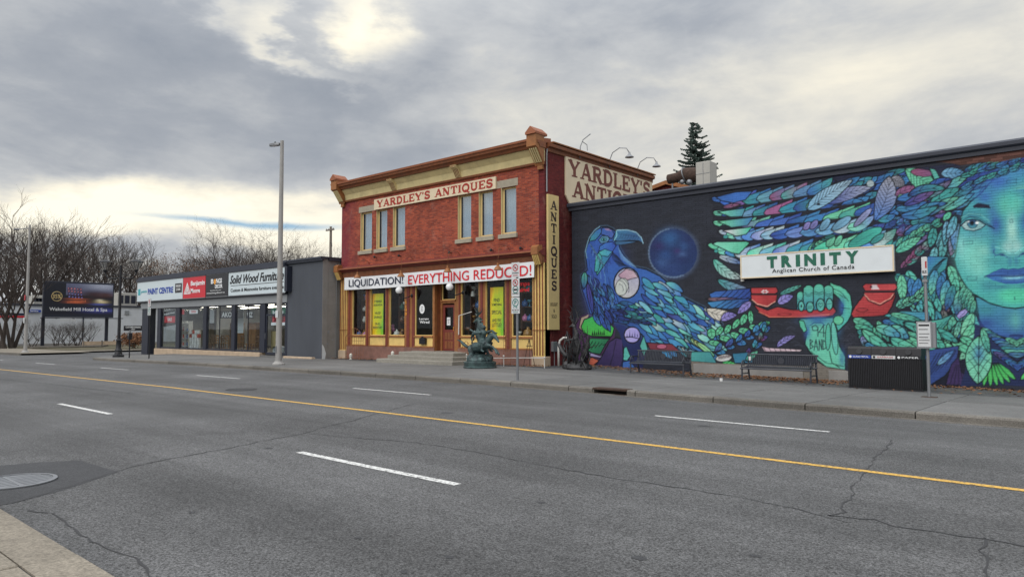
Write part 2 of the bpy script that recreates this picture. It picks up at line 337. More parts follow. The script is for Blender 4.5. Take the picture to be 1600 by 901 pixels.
    for (x, y, r, rx, ry) in ((1118, 536, .2, 12, 4.5), (1134, 529, .25, 11, 5), (1150, 524, .35, 10, 5), (1164, 517, .2, 11, 5.5), (1180, 512, .3, 11, 5), (1194, 506, -.3, 11, 5)):
        feather((x - rx * math.cos(r), y - rx * math.sin(r)), (x + rx * math.cos(r), y + rx * math.sin(r)), ry, MINT, (64, 180, 120), veins=2, ln=1.5)
    laurel([(1118, 550), (1150, 535), (1178, 520), (1198, 508)], 6, 17, 4.8, [BLUE, DEEP, CYAN, (70, 60, 130)], 30, ln=1.4, veins=1)
    laurel([(1155, 565), (1175, 548), (1190, 528), (1200, 505)], 5, 16, 4.4, [CYAN, DEEP, TEAL, (120, 40, 70)], 28, ln=1.3, veins=1)
    feather((1128, 566), (1158, 574), 7, GREEN, (60, 190, 100), veins=5, bend=.05)
    K.poly([(1144, 552), (1168, 550), (1178, 566), (1148, 567)], (32, 116, 150), line=1.2)
    K.poly(ell(1131, 559, 12.5, 5.6, -.12), (196, 200, 200), line=1.2)
    for k in range(8): K.line([(1122 + 2.4 * k, 561 - .4 * k), (1123.5 + 2.4 * k, 556 - .3 * k), (1125 + 2.3 * k, 561 - .4 * k)], .9, (70, 30, 40))
    feather((1165, 563), (1185, 548), 5, (40, 150, 140), MINT, veins=2)
    feather((1213, 542), (1244, 524), 5, (126, 122, 200), LAV, veins=4, bend=-.08)
    K.poly([(1190, 541), (1200, 543), (1254, 546), (1250, 549), (1195, 549)], (196, 166, 182), (210, 190, 200), line=1)
    for k in range(7): K.line([(1197 + 8 * k, 549), (1193 + 8 * k, 542)], .9)
    for k in range(16):
        x, y = rn.uniform(1205, 1245), rn.uniform(500, 540); K.line([(x, y), (x + 6, y - 2), (x + 13, y + 1)], .9, (60, 64, 80), .7)
        x, y = rn.uniform(1318, 1332), rn.uniform(505, 545); K.line([(x, y), (x + 5, y - 3), (x + 9, y + 1)], .9, (60, 64, 80), .7)
    # --- upper wing, seen as quills with free tips on the left
    K.poly([(1165, 296), (1290, 275), (1440, 262), (1500, 255), (1500, 400), (1400, 390), (1160, 405), (1140, 390), (1190, 360)], (28, 34, 62), al=.9)
    # loose fill of small vanes between the long quills
    field([(1270, 296), (1400, 270), (1412, 300), (1480, 300), (1470, 345), (1400, 392), (1280, 396), (1262, 372)], -.35, 34, 6, 16, [DEEP, BLUE, (50, 70, 150), CYAN, TEAL, BLUE, NAVY], ln=1.7, veins=1)
    UP = [([(1118, 309), (1150, 308), (1200, 302), (1240, 297), (1290, 289)], 9, 13, 19, [BLUE, (30, 92, 190), (150, 84, 136), TEAL, (90, 160, 176), (140, 74, 118), (60, 160, 160), (80, 130, 176)]),
          ([(1120, 331), (1155, 331), (1200, 325), (1258, 316), (1300, 312)], 9, 11.5, 18, [MINT, BLUE, TEAL, SKYB, (40, 150, 150), (150, 84, 136), (30, 150, 160), DEEP]),
          ([(1121, 346), (1160, 348), (1220, 343), (1300, 334), (1366, 322)], 8.5, 11, 21, [MINT, TEAL, BLUE, (100, 80, 160), (50, 96, 186), (60, 110, 190), DEEP, CYAN]),
          ([(1129, 360), (1165, 364), (1210, 361), (1280, 354), (1356, 345)], 8, 10.5, 19, [PALE, (110, 210, 170), SKYB, (50, 120, 210), (110, 130, 206), SKYB, DEEP, (90, 130, 200), (80, 150, 204), SKYB]),
          ([(1113, 381), (1150, 390), (1205, 388), (1264, 382), (1330, 376), (1390, 368)], 9, 12.5, 19, [MINT, (100, 210, 170), (50, 120, 200), PALE, (50, 200, 160), SKYB, (40, 90, 180), TEAL, (40, 140, 130), (60, 180, 150)])]
    for pth, h0, h1, st, cols in UP: stream(pth, h0, h1, st, cols, slant=1.1, ln=1.3, veins=1)
    K.poly([(1113, 381), (1120, 378), (1166, 377), (1172, 379), (1155, 397), (1143, 395)], (120, 214, 186), (60, 176, 140), g=[(1115, 380), (1170, 392)], line=1.5)
    K.poly([(1118, 308), (1150, 300), (1176, 299), (1165, 312), (1146, 317), (1128, 314)], (30, 92, 172), (36, 104, 190), g=[(1118, 308), (1170, 308)], line=1.4)
    K.poly([(1121, 331), (1165, 325), (1160, 338), (1142, 339)], MINT, (60, 140, 170), g=[(1121, 331), (1165, 331)], line=1.4)
    K.poly([(1121, 346), (1178, 339), (1168, 352), (1143, 355)], MINT, (36, 110, 180), g=[(1130, 346), (1178, 342)], line=1.4)
    K.poly([(1129, 360), (1162, 356), (1176, 354), (1166, 366), (1150, 369)], (196, 190, 200), (60, 190, 160), g=[(1132, 360), (1170, 360)], line=1.4)
    feather((1128, 324), (1158, 319), 3, MAUVE, (150, 90, 130), veins=1)
    K.poly(ell(1134, 370, 4, 3), TEAL, line=1); K.poly(ell(1119, 392, 3.2, 3), TEAL, line=1)
    feather((1122, 400), (1162, 412), 5, PALE, BLUE, veins=2); feather((1114, 404), (1158, 436), 8, (60, 180, 160), PALE, veins=5, bend=.10)
    for (x, y, r, rx, ry, c) in ((1261, 353, -.9, 8, 5, LAV), (1272, 351, -.9, 9, 5, (120, 120, 190)), (1289, 351, -.9, 12, 6, SKYB), (1315, 349, -.6, 18, 6.5, SKYB), (1348, 340, -.8, 20, 5, (140, 150, 200)), (1298, 377, -1.0, 10, 6, MINT), (1310, 376, -1.0, 10, 5, MINT), (1352, 371, -.5, 30, 9.5, (44, 176, 160)), (1371, 373, -.6, 13, 5, TEAL)):
        K.poly(ell(x, y, rx, ry, r), c, tuple(int(v * .75) for v in c), line=1.5)
        K.line([(x - rx * .6 * math.cos(r), y - rx * .6 * math.sin(r)), (x + rx * .5 * math.cos(r), y + rx * .5 * math.sin(r))], .8, (20, 60, 90), .6)
    for k in range(6): feather((1262 + k * 5, 392 - k * 4), (1282 + k * 5, 372 - k * 1), 3, pick([TEAL, (30, 110, 110), MINT]), veins=0)
    feather((1380, 392), (1396, 374), 4, TEAL, veins=1)
    # hanging quill shapes along the top
    feather((1292, 318), (1362, 293), 10, DEEP, (150, 160, 190), veins=6, bend=-.05)
    feather((1261, 328), (1333, 281), 11.5, SKYB, (150, 184, 206), veins=9, bend=-.02, fat=.75, ln=1.6)
    K.poly(ell(1279, 319, 3, 2.2), INK)
    K.poly(ell(1360, 287, 6, 5.5), (150, 170, 178), line=1)
    feather((1392, 278), (1414, 290), 9, (140, 142, 156), (110, 112, 128), veins=6)
    feather((1366, 346), (1390, 275), 16, (34, 108, 190), (150, 152, 166), veins=8, bend=.08, ln=1.7, fat=1.15)
    feather((1398, 305), (1430, 291), 7, MAUVE, (140, 80, 130), veins=3)
    laurel([(1400, 350), (1440, 340), (1476, 318)], 7, 20, 5, [DEEP, BLUE, (70, 60, 140), CYAN], 18, ln=1.3)
    laurel([(1400, 366), (1440, 352), (1480, 330)], 6, 20, 5, [LAV, BLUE, MAUVE, DEEP], 16, ln=1.2)
    laurel([(1402, 330), (1440, 325), (1500, 300), (1540, 280)], 9, 22, 5, [BLUE, CYAN, BLUE, TEAL, DEEP], 14, ln=1.4)
    laurel([(1402, 308), (1440, 308), (1480, 298), (1530, 270)], 9, 22, 5, [BLUE, (40, 110, 180), TEAL, MAUVE, MINT], 13, ln=1.4)
    feather((1400, 312), (1462, 298), 7, (32, 104, 180), CYAN, veins=2); feather((1398, 327), (1450, 315), 6.5, (40, 130, 170), (34, 104, 180), veins=2, bend=.05)
    feather((1414, 264), (1462, 295), 15, MINT, (80, 180, 150), veins=7, bend=.0, ln=1.6, fat=1.1)
    K.poly(ell(1440, 270, 17, 6, .12), MAUVE, (140, 70, 110), line=1.2)
    K.poly([(1452, 262), (1462, 266), (1472, 284), (1478, 292), (1470, 293), (1462, 290), (1458, 276)], (80, 176, 160), TEAL, line=1.5); K.poly(ell(1475, 289, 4.5, 4.5), MINT, line=1.3)
    feather((1470, 271), (1508, 270), 8.5, SKYB, (60, 130, 180), veins=4, ln=1.5)
    laurel([(1486, 292), (1510, 280), (1545, 262), (1580, 248)], 8, 22, 4.2, [TEAL, CYAN, MINT, (40, 120, 160)], 12, ln=1.3)
    laurel([(1506, 268), (1540, 258), (1600, 244)], 6, 24, 4.2, [TEAL, (44, 150, 130), CYAN, DEEP], 10, ln=1.3)
    laurel([(1466, 312), (1500, 296), (1540, 276)], 7, 20, 4.5, [(130, 170, 180), TEAL, MAUVE, CYAN], 13, ln=1.2)
    feather((1490, 326), (1530, 302), 6.5, (50, 90, 170), (70, 180, 160), veins=4, ln=1.5)
    field([(1398, 300), (1470, 292), (1540, 266), (1600, 246), (1600, 256), (1560, 272), (1530, 300), (1500, 322), (1470, 345), (1440, 372), (1402, 388)], -.36, 54, 7.4, 21, [DEEP, BLUE, CYAN, TEAL, BLUE, (110, 76, 130), MINT, (40, 130, 190), TEAL], ln=2.0, veins=2, jit=.25)
    K.poly([(1462, 345), (1484, 333), (1500, 335), (1502, 352), (1498, 400), (1470, 395)], (30, 28, 52))
    laurel([(1400, 386), (1430, 368), (1470, 345)], 6, 21, 5.5, [MINT, TEAL, (60, 170, 140)], 18, ln=1.4, veins=3)
    laurel([(1408, 420), (1430, 398), (1462, 372)], 6, 20, 5, [MAUVE, (130, 66, 110), TEAL, (90, 180, 160)], 20, ln=1.3, veins=2)
    feather((1398, 394), (1440, 370), 7.5, (70, 184, 160), MINT, veins=5, ln=1.5)
    K.poly(ell(1480, 338, 8.5, 5, -.8), (70, 184, 150), line=1.6)
    for k in (-1, 0, 1): K.poly(ell(1480 + 2.2 * k, 338 - 2.4 * k, .9, .9), INK)
    for (a, b, w_, c) in (((1478, 352), (1462, 388), 5, TEAL), ((1492, 350), (1488, 384), 5, (100, 180, 190)), ((1484, 360), (1478, 405), 8, SKYB), ((1476, 364), (1464, 410), 6.5, (60, 160, 176)), ((1466, 386), (1450, 412), 5, BLUE), ((1488, 378), (1486, 412), 6, TEAL), ((1494, 346), (1496, 372), 4, MAUVE)):
        feather(a, b, w_, c, (90, 170, 190), veins=4, ln=1.4)
    # hair falling past the cheek
    K.poly([(1405, 420), (1470, 395), (1498, 405), (1508, 440), (1528, 470), (1534, 520), (1500, 610), (1450, 600), (1448, 500), (1400, 505)], (24, 28, 46))
    field([(1402, 425), (1450, 405), (1478, 400), (1496, 408), (1506, 445), (1522, 470), (1526, 500), (1490, 500), (1452, 490), (1440, 460), (1410, 470)], 1.25, 46, 8, 21, [MINT, TEAL, CYAN, (70, 190, 180), MINT, (110, 66, 96), (60, 180, 160)], ln=2.1, veins=3, jit=.3)
    field([(1462, 345), (1500, 330), (1497, 395), (1470, 412), (1448, 412)], 1.75, 42, 7, 19, [TEAL, SKYB, (60, 160, 176), MAUVE, BLUE, (100, 180, 190)], ln=2.0, veins=3, jit=.25)
    laurel([(1398, 428), (1414, 440), (1424, 470)], 4, 32, 6.5, [DEEP, TEAL, MINT, (60, 170, 150)], 20, ln=1.3, veins=1)
    for i in range(5):
        x = 1408 + 14 * i; y = 428 + 6 * math.sin(i)
        feather((x, y), (x + 3 + 10 * math.sin(i * 2.3), y + 44), 8, pick([TEAL, MINT, CYAN, MINT]), pick([MINT, TEAL, BLUE]), veins=4, ln=1.4)
    K.poly([(1450, 400), (1482, 402), (1478, 420), (1450, 440), (1442, 425)], (34, 104, 176), (40, 150, 150), line=1.5)
    for k in range(6): K.line([(1446 + 3 * k, 436 - 2 * k), (1458 + 3 * k, 418 - 2 * k), (1474 + k, 404)], 1)
    for i in range(5):
        x = 1462 + 9.5 * i; y = 420 + 8 * i
        feather((x, y), (x - 8 + 5 * math.sin(i * 1.7), y + 42), 7.5, pick([MINT, TEAL, CYAN, MINT]), pick([MINT, DEEP]), veins=3, ln=1.4)
    for i in range(4): feather((1494 + 2 * i, 404 + 11 * i), (1502 + 4 * i, 436 + 12 * i), 4, [BLUE, TEAL, MINT, MINT][i], TEAL, veins=2)
    for i in range(5): feather((1512 + 3 * i, 440 + 7 * i), (1497 + 5 * i, 470 + 6 * i), 4.5, MINT, TEAL, veins=3)
    # the flowing arm of leaves from the hand towards the neck
    K.poly([(1380, 492), (1410, 486), (1452, 488), (1452, 500), (1400, 500)], (60, 170, 170), (44, 130, 170), line=1.2)
    laurel([(1400, 480), (1425, 468), (1446, 452)], 5, 20, 5, [MINT, TEAL, (100, 200, 170)], 22, ln=1.5, veins=3)
    for (a, b, w_, c) in (((1332, 498), (1366, 512), 7, MINT), ((1334, 508), (1370, 520), 6, (80, 190, 150)), ((1338, 516), (1378, 532), 7, TEAL), ((1340, 524), (1385, 542), 8, (60, 170, 160)), ((1346, 524), (1354, 543), 5, LAV),
                       ((1370, 500), (1390, 535), 6, MINT), ((1366, 508), (1378, 540), 6, (80, 190, 150)), ((1378, 500), (1420, 518), 7, BLUE), ((1380, 506), (1398, 522), 5, LAV), ((1388, 496), (1440, 508), 7, TEAL), ((1390, 490), (1440, 500), 5, MINT),
                       ((1392, 510), (1402, 545), 6, (70, 180, 140)), ((1402, 512), (1416, 545), 6, MINT), ((1410, 520), (1446, 532), 7, MINT), ((1400, 528), (1440, 545), 6, SKYB)):
        feather(a, b, w_, c, (44, 150, 140), veins=3, ln=1.5)
    K.poly([(1436, 505), (1470, 498), (1492, 490), (1486, 510), (1450, 530), (1438, 528)], (80, 190, 160), TEAL, line=1.6)
    for k in range(5): K.line([(1446 + 8 * k, 526 - 5 * k), (1456 + 8 * k, 510 - 3 * k)], 1)
    laurel([(1450, 556), (1470, 535), (1494, 505)], 5, 30, 7, [MINT, (80, 190, 150), TEAL], 24, ln=1.8, veins=2)
    K.poly([(1494, 494), (1500, 486), (1508, 482), (1513, 486), (1508, 493), (1499, 498)], (150, 142, 210), line=1.6); K.line([(1500, 495), (1508, 487)], 1)
    for (a, b, w_, c) in (((1521, 488), (1502, 530), 9, MINT), ((1522, 505), (1500, 545), 8, (80, 196, 150)), ((1526, 520), (1500, 556), 8, (100, 196, 170)), ((1522, 538), (1499, 562), 7, MINT), ((1500, 500), (1492, 530), 5, TEAL)):
        feather(a, b, w_, c, (120, 204, 170), veins=3, ln=1.6)
    field([(1330, 500), (1400, 492), (1440, 500), (1500, 520), (1500, 548), (1425, 556), (1345, 548)], .55, 46, 8.5, 23, [MINT, TEAL, (80, 196, 156), MINT, CYAN, (60, 176, 160)], ln=2.2, veins=2, jit=.25)
    K.poly([(1425, 555), (1462, 545), (1498, 540), (1496, 560), (1478, 585), (1450, 604), (1428, 600)], (36, 74, 146), (40, 66, 132), line=1.6)
    for k in range(7): K.line([(1430 + 8 * k, 600 - 5 * k), (1450 + 7 * k, 576 - 4 * k), (1464 + 5 * k, 552 - k)], 1.1)
    feather((1464, 570), (1492, 546), 5, SKYB, BLUE, veins=2)
    K.poly([(1478, 600), (1486, 570), (1498, 556), (1502, 580), (1522, 602)], (62, 44, 98), (50, 36, 84), line=1.4)
    for k in range(4): K.line([(1484 + 7 * k, 600), (1494 + 2 * k, 570)], 1)
    # --- the face
    face = [(1561, 275), (1546, 286.6), (1532, 303), (1516, 316), (1504, 330), (1500, 351), (1496.6, 373), (1493, 398), (1491, 405), (1494, 418), (1501, 434), (1510, 448), (1521, 458.5), (1545, 473), (1570, 480), (1587, 482), (1612, 478), (1612, 258), (1588, 262)]
    neck = [(1524, 462), (1545, 472), (1612, 478), (1612, 536), (1590, 532), (1560, 524), (1540, 514), (1530, 500)]
    K.poly(neck, (44, 140, 166), (32, 76, 158), g=[(1560, 470), (1570, 530)], line=2.4)
    K.glow(1600, 500, 22, 16, (90, 190, 160), .8); K.glow(1540, 505, 14, 10, (30, 62, 140), .8); K.glow(1540, 484, 14, 8, (36, 130, 140), .7)
    K.poly(face, (48, 150, 166), (52, 172, 166), g=[(1560, 270), (1560, 480)], line=2.6)
    G = K.glow
    G(1562, 284, 28, 18, (34, 92, 180), .95); G(1538, 308, 15, 12, (34, 98, 180), .85); G(1596, 262, 26, 16, (44, 120, 186), .8)
    G(1585, 318, 20, 26, (52, 186, 170), .9); G(1556, 350, 12, 20, (30, 78, 156), .95); G(1602, 350, 8, 14, (26, 60, 140), .9)
    G(1524, 366, 20, 9, (44, 126, 160), .7); G(1600, 300, 14, 10, (120, 200, 176), .5); G(1536, 392, 10, 8, (150, 214, 196), .45); G(1550, 330, 8, 10, (40, 96, 170), .5); G(1512, 400, 16, 22, (92, 196, 190), .9); G(1530, 418, 14, 18, (110, 200, 186), .75); G(1502, 385, 7, 16, (130, 205, 200), .6)
    G(1522, 396, 18, 26, (120, 206, 186), .55); G(1570, 322, 10, 16, (80, 190, 165), .6); G(1580, 360, 7, 24, (150, 212, 200), .95); G(1576, 386, 10, 10, (150, 206, 200), .8); G(1552, 388, 6, 12, (40, 110, 160), .6)
    G(1560, 410, 18, 6, (52, 150, 160), .7); G(1578, 408, 4, 9, (36, 116, 150), .8); G(1545, 445, 14, 12, (40, 130, 150), .7); G(1520, 446, 8, 10, (60, 170, 160), .6)
    G(1582, 462, 22, 13, (62, 200, 160), .95, pw=4)
    G(1520, 336, 17, 6, (32, 110, 140), .8)
    K.poly([(1520, 322), (1528, 317), (1546, 320), (1548, 326), (1536, 325), (1522, 325)], (24, 30, 56))
    K.line([(1500, 350), (1506, 343), (1516, 339), (1530, 341), (1541, 348), (1552, 355)], 1.2, (24, 44, 80)); K.line([(1502, 340), (1514, 334), (1532, 335), (1546, 346)], 1.6, (90, 180, 180), .8)
    K.poly([(1501, 352), (1508, 346), (1518, 343.5), (1530, 345), (1540, 351), (1533, 357), (1522, 361), (1509, 359)], (156, 190, 192), (110, 170, 176), line=1.8, lc=(18, 30, 60))
    K.poly(ell(1519.5, 350, 8, 6.5), (24, 70, 120), (50, 140, 160), g=[(1519, 344), (1519, 357)], line=1.0)
    K.poly(ell(1519, 348.5, 3.4, 3.4), (12, 14, 28)); K.poly(ell(1526.5, 348, 2.6, 1.9), (224, 232, 236)); K.poly(ell(1513.5, 346.5, 1.4, 1.2), (200, 210, 216))
    K.line([(1501, 353), (1509, 345), (1519, 342.5), (1531, 344.5), (1541, 351), (1554, 357)], 2.0, (16, 26, 56))
    K.line([(1554, 389), (1552, 394), (1556, 399), (1563, 397), (1569, 399), (1574, 402)], 1.8, (30, 84, 140)); K.line([(1555, 386), (1562, 387), (1569, 391), (1578, 396)], 1.6, (110, 206, 204)); G(1566, 398, 4, 2.4, (20, 50, 110), .95)
    K.poly([(1538, 432), (1552, 425), (1566, 419), (1576, 421), (1584, 419), (1600, 421), (1612, 425), (1612, 430), (1584, 431), (1560, 431)], (34, 92, 160), (30, 76, 150), line=1.0, lc=(24, 60, 120))
    K.poly([(1540, 432), (1560, 431.5), (1584, 432), (1612, 430), (1612, 440), (1590, 444), (1570, 443), (1552, 438)], (34, 108, 176), (28, 84, 156), g=[(1570, 432), (1570, 444)])
    G(1578, 434, 10, 2.5, (120, 196, 210), .8); K.line([(1538, 432.3), (1560, 431), (1580, 432), (1612, 430)], 1.6, (18, 34, 84)); G(1566, 448, 18, 3, (34, 110, 140), .7)
    for (x, y) in ((1580, 284), (1585, 346), (1512, 380), (1518, 436), (1590, 403), (1592, 466)):
        K.line([(x - 7, y - 3), (x + 8, y - 4.2), (x + 8, y + 1.2), (x - 7, y + 2.4), (x - 7, y - 3)], .9, (20, 60, 90), .9)
    K.poly(ell(1583, 524, 6, 1.6, -.1), (30, 60, 130), line=.9)
    laurel([(1500, 296), (1540, 278), (1575, 266), (1612, 256)], 6, 24, 4.4, [TEAL, CYAN, (40, 120, 160)], 10, ln=1.3)
    laurel([(1500, 276), (1545, 262), (1612, 248)], 7, 26, 4.4, [TEAL, (44, 150, 130), CYAN, DEEP], 10, ln=1.3)
    # --- collar of leaves under the chin
    K.poly([(1524, 505), (1545, 515), (1570, 528), (1612, 536), (1612, 604), (1545, 600), (1500, 604), (1520, 540)], (26, 40, 84))
    for i in range(9): feather((1532 + 5 * i, 512 + 5 * i), (1562 + 9 * i, 530 + 4 * i), 5, pick([MINT, TEAL, BLUE, DEEP]), pick([MINT, BLUE]), veins=3, ln=1.4)
    for i in range(7): feather((1545 + 6 * i, 545 + 4 * i), (1590 + 6 * i, 566 + 5 * i), 5.5, pick([BLUE, DEEP, CYAN, (80, 60, 130)]), pick([CYAN, BLUE]), veins=3, ln=1.4)
    for i in range(5): feather((1570 + 6 * i, 528 + 3 * i), (1600 + 6 * i, 540 + 4 * i), 4.5, MINT, TEAL, veins=2)
    for i in range(6):
        a = math.radians(18 + 20 * i); feather((1544 + 3 * i, 566), (1544 + 3 * i + 40 * math.cos(math.pi / 2 + .35 - a * .55), 566 + 38 * math.sin(math.pi / 2 + .35 - a * .55)), 3.8, (46, 176, 84), (70, 196, 96), veins=0, ln=1.5, fat=1.3, mid=False)
    feather((1530, 524), (1528, 600), 21, MINT, (110, 200, 170), veins=4, ln=1.9, fat=.95)
    G(1530, 552, 10, 14, (40, 110, 180), .75); K.line([(1530, 526), (1529, 598)], 1.5)
    for k in range(4):
        for sg in (1, -1): K.line([(1529.5, 585 - 13 * k), (1529.5 + sg * 10, 568 - 12 * k), (1529.5 + sg * (17 - k), 560 - 11 * k)], 1.1)
    feather((1534, 512), (1546, 552), 6, MINT, TEAL, veins=3, ln=1.5)
    # --- the two red boots and the fist
    RED = (176, 44, 50)
    K.poly([(1176, 474), (1186, 479), (1199, 484), (1215, 479), (1240, 484), (1302, 478), (1307, 486), (1302, 493), (1285, 496), (1202, 497), (1187, 488)], RED, (168, 40, 46), line=2)
    K.line([(1186, 487), (1203, 495), (1250, 495), (1296, 491)], .9, (226, 120, 90)); K.line(ell(1226, 491, 11, 2) , 1.0, (90, 16, 30))
    K.poly([(1173.3, 460), (1215, 460), (1213, 471.5), (1199, 480.4), (1183, 476.8), (1174, 468)], (188, 50, 54), (160, 38, 44), line=1.8); K.line([(1175, 468), (1184, 475), (1199, 478.5), (1211, 471)], 1.0, (230, 170, 150))
    K.poly([(1173.3, 449.3), (1213.3, 448.4), (1216, 455.5), (1211.5, 459), (1174, 459)], (186, 48, 54), (170, 40, 48), line=1.6)
    for k in range(6): K.poly(ell(1195 + 4 * math.cos(k * 1.05), 455.5 + 2 * math.sin(k * 1.05), 1.8, 1.0), (214, 196, 200))
    K.poly([(1349, 462), (1400, 460), (1394, 478), (1387, 490), (1380, 493), (1333, 496), (1330, 490), (1336, 478)], (178, 48, 54), (160, 36, 44), line=2)
    K.line([(1336, 491), (1360, 488), (1384, 489)], 1.0, (110, 20, 34)); K.line(ell(1347, 484, 9, 2.6) + [ell(1347, 484, 9, 2.6)[0]], 1.1, (40, 12, 24))
    K.poly([(1349, 456.4), (1399, 456.4), (1394.5, 466), (1375, 477), (1357, 469.7)], (186, 56, 60), (170, 40, 46), line=1.8); K.line([(1351, 460), (1359, 469), (1375, 474.5), (1391, 466), (1396, 459)], 1.1, (228, 160, 140))
    K.poly([(1348, 447), (1352, 443), (1399, 443), (1402, 448.4), (1398, 454), (1352, 454.5)], (180, 44, 52), (190, 60, 66), line=1.6); K.poly([(1362, 445), (1370, 445), (1374, 452), (1362, 452)], (206, 190, 196)); K.poly(ell(1361, 448, 2, 1.6), (60, 20, 40))
    feather((1217, 460), (1254, 445), 4, (60, 150, 150), (90, 190, 170), veins=4); feather((1215, 474), (1240, 462), 7, LAV, (120, 116, 200), veins=3, bend=-.06)
    K.poly([(1249, 498), (1302, 496), (1309, 519.5), (1312, 541), (1321, 556), (1321, 578), (1291, 573), (1277, 562), (1266, 550), (1257.7, 537), (1261, 519.5), (1250.6, 509)], (84, 184, 162), (92, 196, 166), g=[(1280, 500), (1290, 570)], line=2)
    G(1278, 500, 22, 7, (32, 100, 160), .95); G(1262, 517, 5, 12, (34, 90, 160), .85); G(1306, 510, 8, 16, (40, 120, 170), .6); G(1316, 560, 5, 14, (36, 96, 160), .7)
    K.poly([(1248, 500), (1256, 501), (1261, 516), (1256, 519), (1250, 510)], (70, 180, 150), line=1.4)
    K.poly(ell(1294, 526, 4.2, 21, .02), (70, 180, 156), line=1.3); K.poly(ell(1304, 528, 4.6, 26, -.1), (84, 186, 170), line=1.3)
    K.line([(1266, 508), (1272, 504), (1284, 504), (1289, 508)], 1.4, (24, 70, 130)); K.line([(1268, 550), (1290, 566), (1318, 572)], 1.1); K.line([(1296, 548), (1300, 566), (1312, 574)], 1.4)
    L9 = lambda pts: K.line(pts, 1.5, (30, 44, 60))
    L9([(1278, 511), (1274, 508), (1269, 510), (1270, 516), (1277, 516), (1278, 511), (1278, 525)]); L9([(1289, 520), (1279.5, 519), (1287, 508), (1287, 526)])
    L9([(1266, 530), (1266, 545)]); L9([(1266, 530), (1270, 533), (1266, 537), (1271, 541), (1266, 545)]); L9([(1272, 547), (1275, 530), (1278, 547)]); L9([(1273, 541), (1277, 541)]); L9([(1280, 547), (1280, 531), (1284, 546), (1284, 530)]); L9([(1286, 531), (1286, 546), (1291, 543), (1290, 534), (1286, 531)])
    K.poly([(1296, 440.4), (1304, 444), (1313, 446.6), (1322, 452), (1329, 461), (1332, 480), (1330, 492), (1325, 502), (1309, 518), (1306, 508), (1303, 500), (1316, 490), (1318, 478), (1311, 466), (1300, 456)], (84, 196, 160), (60, 176, 164), g=[(1300, 445), (1320, 500)], line=2)
    G(1316, 478, 5, 14, (32, 92, 160), .8); K.line([(1300, 450), (1314, 456), (1326, 470)], 1); K.line([(1304, 456), (1322, 466)], .9); K.line([(1314, 480), (1328, 482)], .9); K.poly(ell(1310, 500, 8, 7), (84, 190, 150), line=1.3)
    for (x0, x1, y0, y1) in ((1245, 1256, 455, 484), (1255, 1272, 445, 484), (1287, 1302, 445, 480), (1271, 1288, 443, 484)):
        xm = (x0 + x1) / 2; hw_ = (x1 - x0) / 2
        K.poly([(x0, y1), (x0, y0 + hw_)] + [(xm - hw_ * math.cos(math.pi * k / 8), y0 + hw_ - hw_ * math.sin(math.pi * k / 8)) for k in range(9)] + [(x1, y1)], (78, 188, 158), (40, 130, 160), g=[(xm, y0), (xm, y1)], line=1.8)
        K.line([(x0 + 2, y0 + 12), (xm, y0 + 15), (x1 - 2, y0 + 12)], .9); K.line([(x0 + 2, y0 + 15), (xm, y0 + 18), (x1 - 2, y0 + 15)], .8)
    for (x, y, rx, ry) in ((1252, 478, 4.8, 8), (1265.7, 479.5, 6, 8.2), (1282, 476.5, 6.6, 10), (1296, 475, 5.2, 9)): K.poly(ell(x, y, rx, ry), (84, 186, 170), (60, 160, 160), line=2)
    K.line([(1282, 480), (1278, 475), (1280, 473), (1282, 475), (1285, 473), (1286, 476), (1282, 480)], .9); K.line([(1262, 478), (1269, 478)], .9); K.line([(1262, 481), (1269, 481)], .9); K.line([(1293, 475), (1299, 474)], .9); K.poly(ell(1252, 478, 1.4, 2.4), INK)
    # --- bare concrete plinth and bare red brick, where the paint stops
    K.poly([(1080, 564), (1118, 567), (1160, 569), (1260, 572), (1278, 566), (1293, 574), (1322, 578), (1322, 620), (1080, 620)], (118, 112, 104))
    rows = int(.62 / .0762); r8 = np.random.RandomState(8)
    def bare(px, z):
        return at(px, 300, MY)[0], z
    for k in range(MW):
        x = MX0 + k / 100
        if x > -4.1:
            e = .22 + .03 * math.sin(x * 2.1) + .02 * math.sin(x * 7)
            if x < -3.4: e *= (x + 4.1) / .7
            zz = int((MZ1 - e - MZ0) * 100); K.a[max(zz, 0):, k] = lin((92, 58, 50))
    # mirrored beyond the middle of the face, where the photograph ends
    cm = int((at(1583, 400, MY)[0] - MX0) * 100)
    n = MW - cm
    K.a[:560, cm:] = K.a[:560, cm - n:cm][:, ::-1]
    g_ = K.a.mean(2, keepdims=True); K.a = np.clip((K.a * .86 + g_ * .14) * 1.12 + .002, 0, 1)
    return K.a
